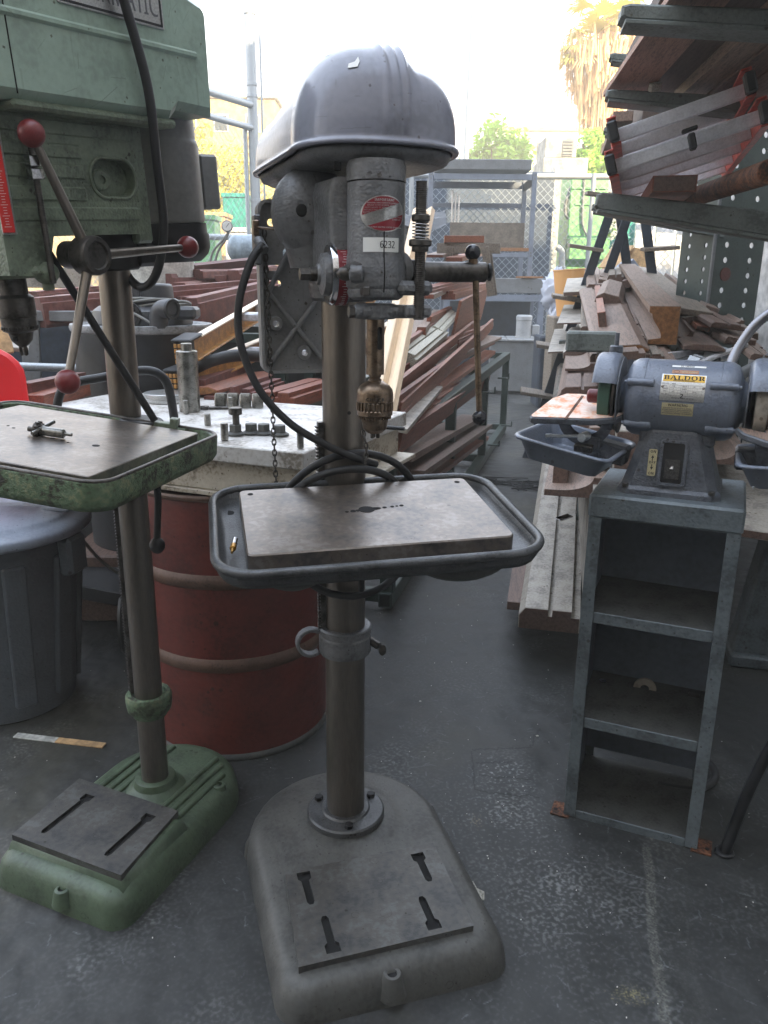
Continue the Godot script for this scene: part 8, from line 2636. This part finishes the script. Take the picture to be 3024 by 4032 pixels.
	# blue tank with gauge on the left
	var bt := thing("blue_tank", "pale blue horizontal pressure tank with a gauge beyond the moldings", "tank", Vector3(-1.02, 1.66, -6.5))
	g = G.new()
	var tp := []
	for i in 7: tp.append(Vector2(sin(PI / 2 * i / 6.0) * 0.105, 0.08 - cos(PI / 2 * i / 6.0) * 0.08))
	tp.append_array([Vector2(0.105, 0.13), Vector2(0.108, 0.135), Vector2(0.105, 0.14), Vector2(0.105, 0.5), Vector2(0.06, 0.58), Vector2(0.0, 0.59)])
	g.lathe(tp, Transform3D(G.frame(Vector3(1, 0, 0)), Vector3(-0.23, 0, 0)), 32, 0, TAU, 0.9)
	part("shell", g, M.tank_blue, bt)
	g = G.new()
	g.cyl(Vector3(0.1, -1.66, 0), Vector3(0.1, -0.08, 0), 0.05, -1, 12)
	part("pedestal", g, M.cab_grey, bt)
	g = G.new()
	g.cyl(Vector3(-0.20, 0.155, 0.10), Vector3(-0.195, 0.155, 0.145), 0.042, -1, 28, 0.004)
	var ga := part("gauge", g, M.cab_grey, bt)
	g = G.new()
	g.cyl(Vector3(-0.1948, 0.155, 0.145), Vector3(-0.1946, 0.155, 0.147), 0.035, -1, 28)
	part("gauge_face", g, M.white_label, ga)
	g = G.new()
	g.bx(Vector3(-0.19, 0.16, 0.148), Vector3(0.003, 0.04, 0.001), 0.0, eul(0, 0, -40))
	part("needle", g, M.ink, ga)
	for i in 2:
		g = G.new()
		g.tube(curve([Vector3(-0.19, 0.11, 0.12), Vector3(-0.24 + i * 0.02, 0.05, 0.12), Vector3(-0.33 + i * 0.04, -0.05, 0.1), Vector3(-0.38 + i * 0.03, -0.28, 0.1)], 6), 0.009, 8)
		part("hose", g, M.cord_grey, bt)
	# coloured bins and boxes in the sunlit yard on the left
	var bins := [["green_dumpster", "bright green dumpster beyond the fence, left of the gate post", "dumpster", Vector3(-3.45, 0.0, -16.0), Vector3(0.42, 2.62, 0.6), "machine_green"], ["teal_container", "teal box standing in the sunlit yard beside the gate post", "container", Vector3(-3.55, 0.0, -20.0), Vector3(0.55, 3.4, 0.8), "teal"], ["tan_crate", "tan crate in the sunlit yard behind the green dumpster", "crate", Vector3(-4.0, 0.0, -19.0), Vector3(0.8, 2.9, 0.8), "cardboard"], ["orange_bin", "orange bin low in the yard beside the pump hoses", "bin", Vector3(-3.0, 0.0, -15.0), Vector3(0.22, 1.75, 0.4), "tub_orange"], ["white_bin", "white bin in the sunlit yard behind the gauge", "bin", Vector3(-3.1, 0.0, -17.5), Vector3(0.5, 2.5, 0.5), "wall_white"]]
	for b in bins:
		var bb := thing(b[0], b[1], b[2], b[3])
		g = G.new()
		g.bx(Vector3(0, b[4].y / 2 - 0.05, 0), b[4] - Vector3(0, 0.1, 0), 0.015)
		part("body", g, M[b[5]], bb)
		g = G.new()
		g.bx(Vector3(0, b[4].y - 0.045, 0), Vector3(b[4].x + 0.06, 0.09, b[4].z + 0.06), 0.01)
		part("lid", g, M[b[5]], bb)
	var low := thing("yard_building", "tan sunlit building with deep windows beyond the yard on the left", "building", Vector3(-8.2, 0, -30))
	g = G.new()
	g.bx(Vector3(0, 3.6, 0), Vector3(9.0, 7.2, 3.0), 0.03)
	part("wall", g, M.wall_tan, low)
	g = G.new()
	g.bx(Vector3(0, 7.28, 0), Vector3(9.2, 0.16, 3.2), 0.03)
	part("parapet", g, M.wall_white, low)
	for i in 4:
		g = G.new()
		g.bx(Vector3(0.6 + i * 1.05, 6.45, 1.502), Vector3(0.5, 0.55, 0.05), 0.01)
		var wf := part("window", g, M.wall_white, low)
		g = G.new()
		g.bx(Vector3(0.6 + i * 1.05, 6.45, 1.528), Vector3(0.40, 0.45, 0.02), 0.004)
		part("pane", g, M.window, wf)
	var hg := thing("ivy_hedge", "yellow-green ivy hedge along the sunlit wall on the left", "hedge", Vector3(-5.2, 0, -24))
	part("foliage", leaves(Vector3(0, 3.1, 0), Vector3(2.4, 2.4, 0.6), 6500, 0.10, 17, 30), M.leaf_yellow, hg)
	g = G.new()
	for i in 4: g.cyl(Vector3(-1.6 + i, 0, 0), Vector3(-1.5 + i, 2.6, 0), 0.05, 0.03, 6)
	part("stems", g, M.bark, hg)
	tree("yellow_tree", "yellow-green tree behind the green press's motor", Vector3(-5.3, 0, -21), 6.1, Vector3(1.1, 1.5, 1.0), 2600, 0.10, "leaf_yellow", 41)
	tree("tall_tree", "pale leafy tree top just right of the green belt cover", Vector3(-6.6, 0, -26), 9.6, Vector3(1.1, 1.9, 1.0), 1700, 0.10, "leaf_dark", 43)
	tree("broad_tree", "bright green broad tree right of the grey hood, beyond the container", Vector3(3.7, 0, -30), 7.25, Vector3(1.45, 2.0, 1.3), 5200, 0.13, "leaf_green", 47)
	tree("small_tree", "bright green small tree under the palm's hanging fronds", Vector3(5.35, 0, -22), 5.5, Vector3(0.75, 0.9, 0.7), 2600, 0.09, "leaf_green", 53)
	# concrete machine house with a fan unit
	var ch := thing("concrete_block", "grey concrete block building with a fan unit, left of the palm", "building", Vector3(3.75, 0, -18.6))
	g = G.new()
	g.bx(Vector3(0, 2.0, 0), Vector3(0.95, 4.0, 1.2), 0.015)
	part("wall", g, M.concrete, ch)
	g = G.new()
	g.bx(Vector3(-0.12, 4.2, 0.1), Vector3(0.66, 0.40, 1.0), 0.012)
	part("upper_block", g, M.concrete, ch)
	g = G.new()
	g.bx(Vector3(0.02, 4.18, 0.605), Vector3(0.22, 0.32, 0.02), 0.004)
	var fu := part("fan_unit", g, M.cab_grey, ch)
	for i in 5:
		g = G.new()
		g.bx(Vector3(0.02, 4.06 + i * 0.06, 0.622), Vector3(0.19, 0.012, 0.014), 0.002)
		part("fan_slat", g, M.box_blue, fu)
	g = G.new()
	g.bx(Vector3(0.95, 3.45, 0.2), Vector3(1.0, 0.20, 0.5), 0.01)
	part("beam", g, M.concrete, ch)
	g = G.new()
	g.bx(Vector3(0.95, 1.6, 0.2), Vector3(0.9, 3.2, 0.4), 0.01)
	part("side_wall", g, M.concrete, ch)
	var wb := thing("white_office", "far white office building with small windows between tree and concrete block", "building", Vector3(7.4, 0, -45))
	g = G.new()
	g.bx(Vector3(0, 4.4, 0), Vector3(4.4, 8.8, 4.0), 0.02)
	part("wall", g, M.wall_white, wb)
	g = G.new()
	g.bx(Vector3(0, 8.9, 0), Vector3(4.6, 0.2, 4.2), 0.02)
	part("roof_edge", g, M.wall_tan, wb)
	for i in 4:
		for j in 2:
			g = G.new()
			g.bx(Vector3(-1.65 + i * 0.95, 7.9 - j * 1.5, 2.0), Vector3(0.42, 0.8, 0.06), 0.01)
			var wf := part("window", g, M.wall_tan, wb)
			g = G.new()
			g.bx(Vector3(-1.65 + i * 0.95, 7.9 - j * 1.5, 2.03), Vector3(0.32, 0.68, 0.03), 0.004)
			part("pane", g, M.window, wf)
	palm()
	# low ridge of planting closing the horizon
	var hz := G.new()
	var rg := RandomNumberGenerator.new()
	rg.seed = 5
	var rows := []
	for k in 5:
		var row := PackedVector3Array()
		for i in 61:
			var x := -150.0 + i * 5.0
			var h: float = (3.0 + 1.5 * sin(i * 0.7) + 1.2 * sin(i * 1.9)) * [0.0, 0.75, 1.0, 0.75, 0.0][k]
			row.append(Vector3(x, h - 0.05, -105.0 - k * 8.0))
		rows.append(row)
	hz.grid(rows)
	struct("hills", hz, M.leaf_dark)

func palm() -> void:
	var rg := RandomNumberGenerator.new()
	rg.seed = 21
	var t := thing("palm_tree", "tall sunlit fan palm with a skirt of dead hanging fronds", "palm", Vector3(6.3, 0, -26))
	var g := G.new()
	g.cyl(Vector3(), Vector3(0.1, 8.9, 0), 0.34, 0.26, 16)
	part("trunk", g, M.bark, t)
	# dead skirt: long narrow strips hanging in layers
	g = G.new()
	for i in 1500:
		var y := rg.randf_range(6.5, 8.5)
		var a := rg.randf() * TAU
		var r := (0.5 + 0.75 * smoothstep(6.2, 8.6, y)) * rg.randf_range(0.55, 1.1)
		var p := Vector3(cos(a) * r + 0.05, y, sin(a) * r)
		var l := rg.randf_range(0.35, 0.95)
		var e := p * Vector3(1, 0, 1) * rg.randf_range(0.82, 1.0) + Vector3(0, y - l, 0) + Vector3(rg.randfn(0, 0.05), 0, rg.randfn(0, 0.05))
		var s := Vector3(-sin(a), 0, cos(a)).rotated(Vector3.UP, rg.randfn(0, 0.5)) * rg.randf_range(0.018, 0.05)
		g.quad(p - s * 0.6, e - s, e + s * 0.3, p + s)
	part("dead_skirt", g, M.thatch, t)
	# green fans
	for k in 46:
		g = G.new()
		var a := TAU * k / 46.0 * 5.0 + rg.randf() * 0.4
		var el := rg.randf_range(-0.75, 0.95)
		var d := Vector3(cos(a) * cos(el), sin(el), sin(a) * cos(el))
		var c := Vector3(0.05, 8.35 + rg.randf_range(-0.5, 0.3), 0)
		var tip := c + d * rg.randf_range(0.7, 1.15)
		g.tube([c, c.lerp(tip, 0.5) + Vector3(0, 0.06, 0), tip], 0.018, 5)
		var u := d.cross(Vector3.UP).normalized(); var w := u.cross(d).normalized()
		for i in 17:
			var f := (i / 16.0 - 0.5) * 2.5
			var dd := (d * cos(f) + u * sin(f) - Vector3.UP * 0.25 * absf(sin(f))).normalized()
			var l := rg.randf_range(0.55, 0.8)
			var sd := dd.cross(w).normalized() * 0.034
			var m := tip + dd * l * 0.55; var e := tip + dd * l + Vector3(0, -0.22 * l, 0)
			g.quad(tip - sd * 0.3, tip + sd * 0.3, m + sd, m - sd)
			g.tri(m - sd, m + sd, e)
		part("frond", g, M.frond if el > -0.3 else M.thatch, t)

func small_things() -> void:
	var g := G.new()
	g.bx(Vector3(0, 0.003, 0), Vector3(0.125, 0.005, 0.026), 0.001)
	var st := thing("paint_stick", "pale wooden paint stick with a tan half lying on the floor left", "stick", Vector3(-1.02, 0.0, -2.195), yawb(-10))
	g = G.new()
	g.bx(Vector3(-0.082, 0.003, 0), Vector3(0.145, 0.005, 0.026), 0.001)
	part("bare_end", g, M.pvc_white, st)
	g = G.new()
	g.bx(Vector3(0.072, 0.003, 0), Vector3(0.163, 0.0052, 0.0262), 0.001)
	part("stained_end", g, M.cardboard, st)
	g = G.new()
	g.prism(v2([-0.055, 0.0, -0.04, 0.016, -0.028, 0.008, -0.010, 0.018, 0.012, 0.012, 0.03, 0.020, 0.05, 0.004, 0.042, -0.014, 0.010, -0.016, 0.0, -0.008, -0.02, -0.014]), 0.0, 0.0025, Transform3D(Basis(Vector3.RIGHT, -PI / 2)), 0.0)
	solo("paper_scrap", g, M.paper, "torn grey paper scrap on the floor beside the grey press's base", "paper", Vector3(0.217, 0.001, -1.58), yawb(-58))
	var br := thing("brass_fitting", "small brass and steel fitting lying in the grey table's tray", "fitting", Vector3(-0.277, 0.938, -1.39), eul(6.4, 12.6, 0) * eul(0, -8, 0))
	g = G.new()
	g.cyl(Vector3(0, 0, -0.012), Vector3(0, 0, 0.014), 0.0055, -1, 14, 0.001)
	part("sleeve", g, M.chrome, br)
	g = G.new()
	g.cyl(Vector3(0, 0, 0.014), Vector3(0, 0, 0.03), 0.006, -1, 14, 0.001)
	g.cyl(Vector3(0, 0, 0.03), Vector3(0, 0, 0.046), 0.004, 0.0025, 12)
	part("nozzle", g, M.brass, br)
	# chuck key on the green table
	var ky := thing("chuck_key", "steel chuck key lying on the green press's table", "chuck key", Vector3(-0.672, 1.1005, -1.562), yawb(-12) * eul(0, 4, -5.7))
	g = G.new()
	g.cyl(Vector3(-0.03, 0.009, 0), Vector3(0.03, 0.009, 0), 0.0095, -1, 18, 0.002)
	g.cyl(Vector3(0.03, 0.009, 0), Vector3(0.046, 0.009, 0), 0.0035, -1, 10)
	part("shank", g, M.raw_steel, ky)
	g = G.new()
	g.lathe([Vector2(0.0, 0.0), Vector2(0.010, 0.0), Vector2(0.0165, 0.006), Vector2(0.0165, 0.012), Vector2(0.0, 0.012)], Transform3D(G.frame(Vector3(-1, 0, 0)), Vector3(-0.018, 0.009, 0)), 18)
	for i in 10:
		var a := TAU * i / 10
		g.bx(Vector3(-0.024, 0.009 + sin(a) * 0.0165, cos(a) * 0.0165), Vector3(0.009, 0.004, 0.004), 0.0008, Basis(Vector3.RIGHT, -a))
	g.cyl(Vector3(-0.03, 0.009, 0), Vector3(-0.046, 0.009, 0), 0.0055, -1, 12)
	part("gear", g, M.steel_dark, ky)
	g = G.new()
	g.cyl(Vector3(-0.012, 0.022, -0.035), Vector3(-0.020, 0.008, 0.03), 0.0042, -1, 10)
	part("cross_bar", g, M.raw_steel, ky)
	# chips and crumbs on the floor
	var rg := RandomNumberGenerator.new()
	rg.seed = 4
	g = G.new()
	g.bx(Vector3(), Vector3(0.006, 0.002, 0.004), 0.0, yawb(20))
	var mm := MultiMesh.new()
	mm.transform_format = MultiMesh.TRANSFORM_3D
	mm.mesh = g.mesh()
	mm.instance_count = 360
	for i in 360:
		var x := rg.randf_range(-1.7, 1.1); var z := rg.randf_range(-4.2, -1.0)
		if rg.randf() < 0.35:
			x = rg.randfn(0.4, 0.35); z = rg.randfn(-1.9, 0.5)
		var s := rg.randf_range(0.2, 0.6) if rg.randf() < 0.95 else rg.randf_range(0.9, 1.7)
		mm.set_instance_transform(i, Transform3D(Basis.from_euler(Vector3(rg.randf() * 0.4, rg.randf() * TAU, rg.randf() * 0.4)).scaled(Vector3(s, s, s)), Vector3(x, 0.0012, z)))
	var mi := MultiMeshInstance3D.new()
	mi.name = "floor_chips"; mi.multimesh = mm; mi.material_override = M.debris
	add_child(mi)
	tag(mi, "pale chips and crumbs scattered over the dark floor", "debris", "", "stuff")
	g = G.new()
	for i in 26: g.tube([Vector3(rg.randfn(0, 0.16), 0.006, rg.randfn(0, 0.12)), Vector3(rg.randfn(0, 0.16), 0.010, rg.randfn(0, 0.12))].map(func(p): return p), 0.004, 5)
	var sw := solo("steel_swarf", g, M.black_iron, "dark curls of swarf on the floor at the foot of the green rack", "swarf", Vector3(0.98, 0.0, -5.6))
	sw.set_meta("kind", "stuff")
	# dark machine stand at the right edge, close to the camera
	var t := thing("dark_stand", "dark splayed-leg machine stand at the right edge, in deep shade", "stand", Vector3(1.12, 0, -1.45))
	for q in [[Vector3(-0.235, 0.0, -0.26), Vector3(-0.12, 0.75, -0.16)], [Vector3(-0.235, 0.0, 0.12), Vector3(-0.12, 0.75, 0.02)], [Vector3(0.22, 0.0, -0.26), Vector3(0.10, 0.75, -0.16)], [Vector3(0.22, 0.0, 0.12), Vector3(0.10, 0.75, 0.02)]]:
		g = G.new()
		var d: Vector3 = q[1] - q[0]
		g.tube(curve([q[0], q[0] + d * Vector3(0.25, 0.3, 0.25), q[0] + d * Vector3(0.75, 0.7, 0.75), q[1]], 5), 0.014, 10)
		g.cyl(q[0], q[0] + Vector3(0, 0.010, 0), 0.024, -1, 16, 0.003)
		part("leg", g, M.drum_black, t)
	g = G.new()
	g.bx(Vector3(0, 0.79, -0.06), Vector3(0.34, 0.09, 0.34), 0.02)
	part("top", g, M.drum_black, t)
	# grey fabricated leg further back
	var gl := thing("grey_machine_leg", "grey fabricated machine leg behind the grinder stand at the right edge", "machine leg", Vector3(1.50, 0, -2.80), yawb(-15))
	g = G.new()
	g.bx(Vector3(0.02, 0.03, 0), Vector3(0.34, 0.05, 0.20), 0.008)
	part("foot", g, M.stand_grey, gl)
	g = G.new()
	g.prism(v2([-0.14, 0.05, -0.02, 0.05, 0.03, 0.85, -0.03, 0.85]), -0.07, 0.07, Transform3D(), 0.01)
	part("leg", g, M.stand_grey, gl)
	g = G.new()
	g.bx(Vector3(0.06, 0.28, 0.075), Vector3(0.30, 0.045, 0.02), 0.003, eul(0, 0, -48))
	part("brace", g, M.cab_grey, gl)
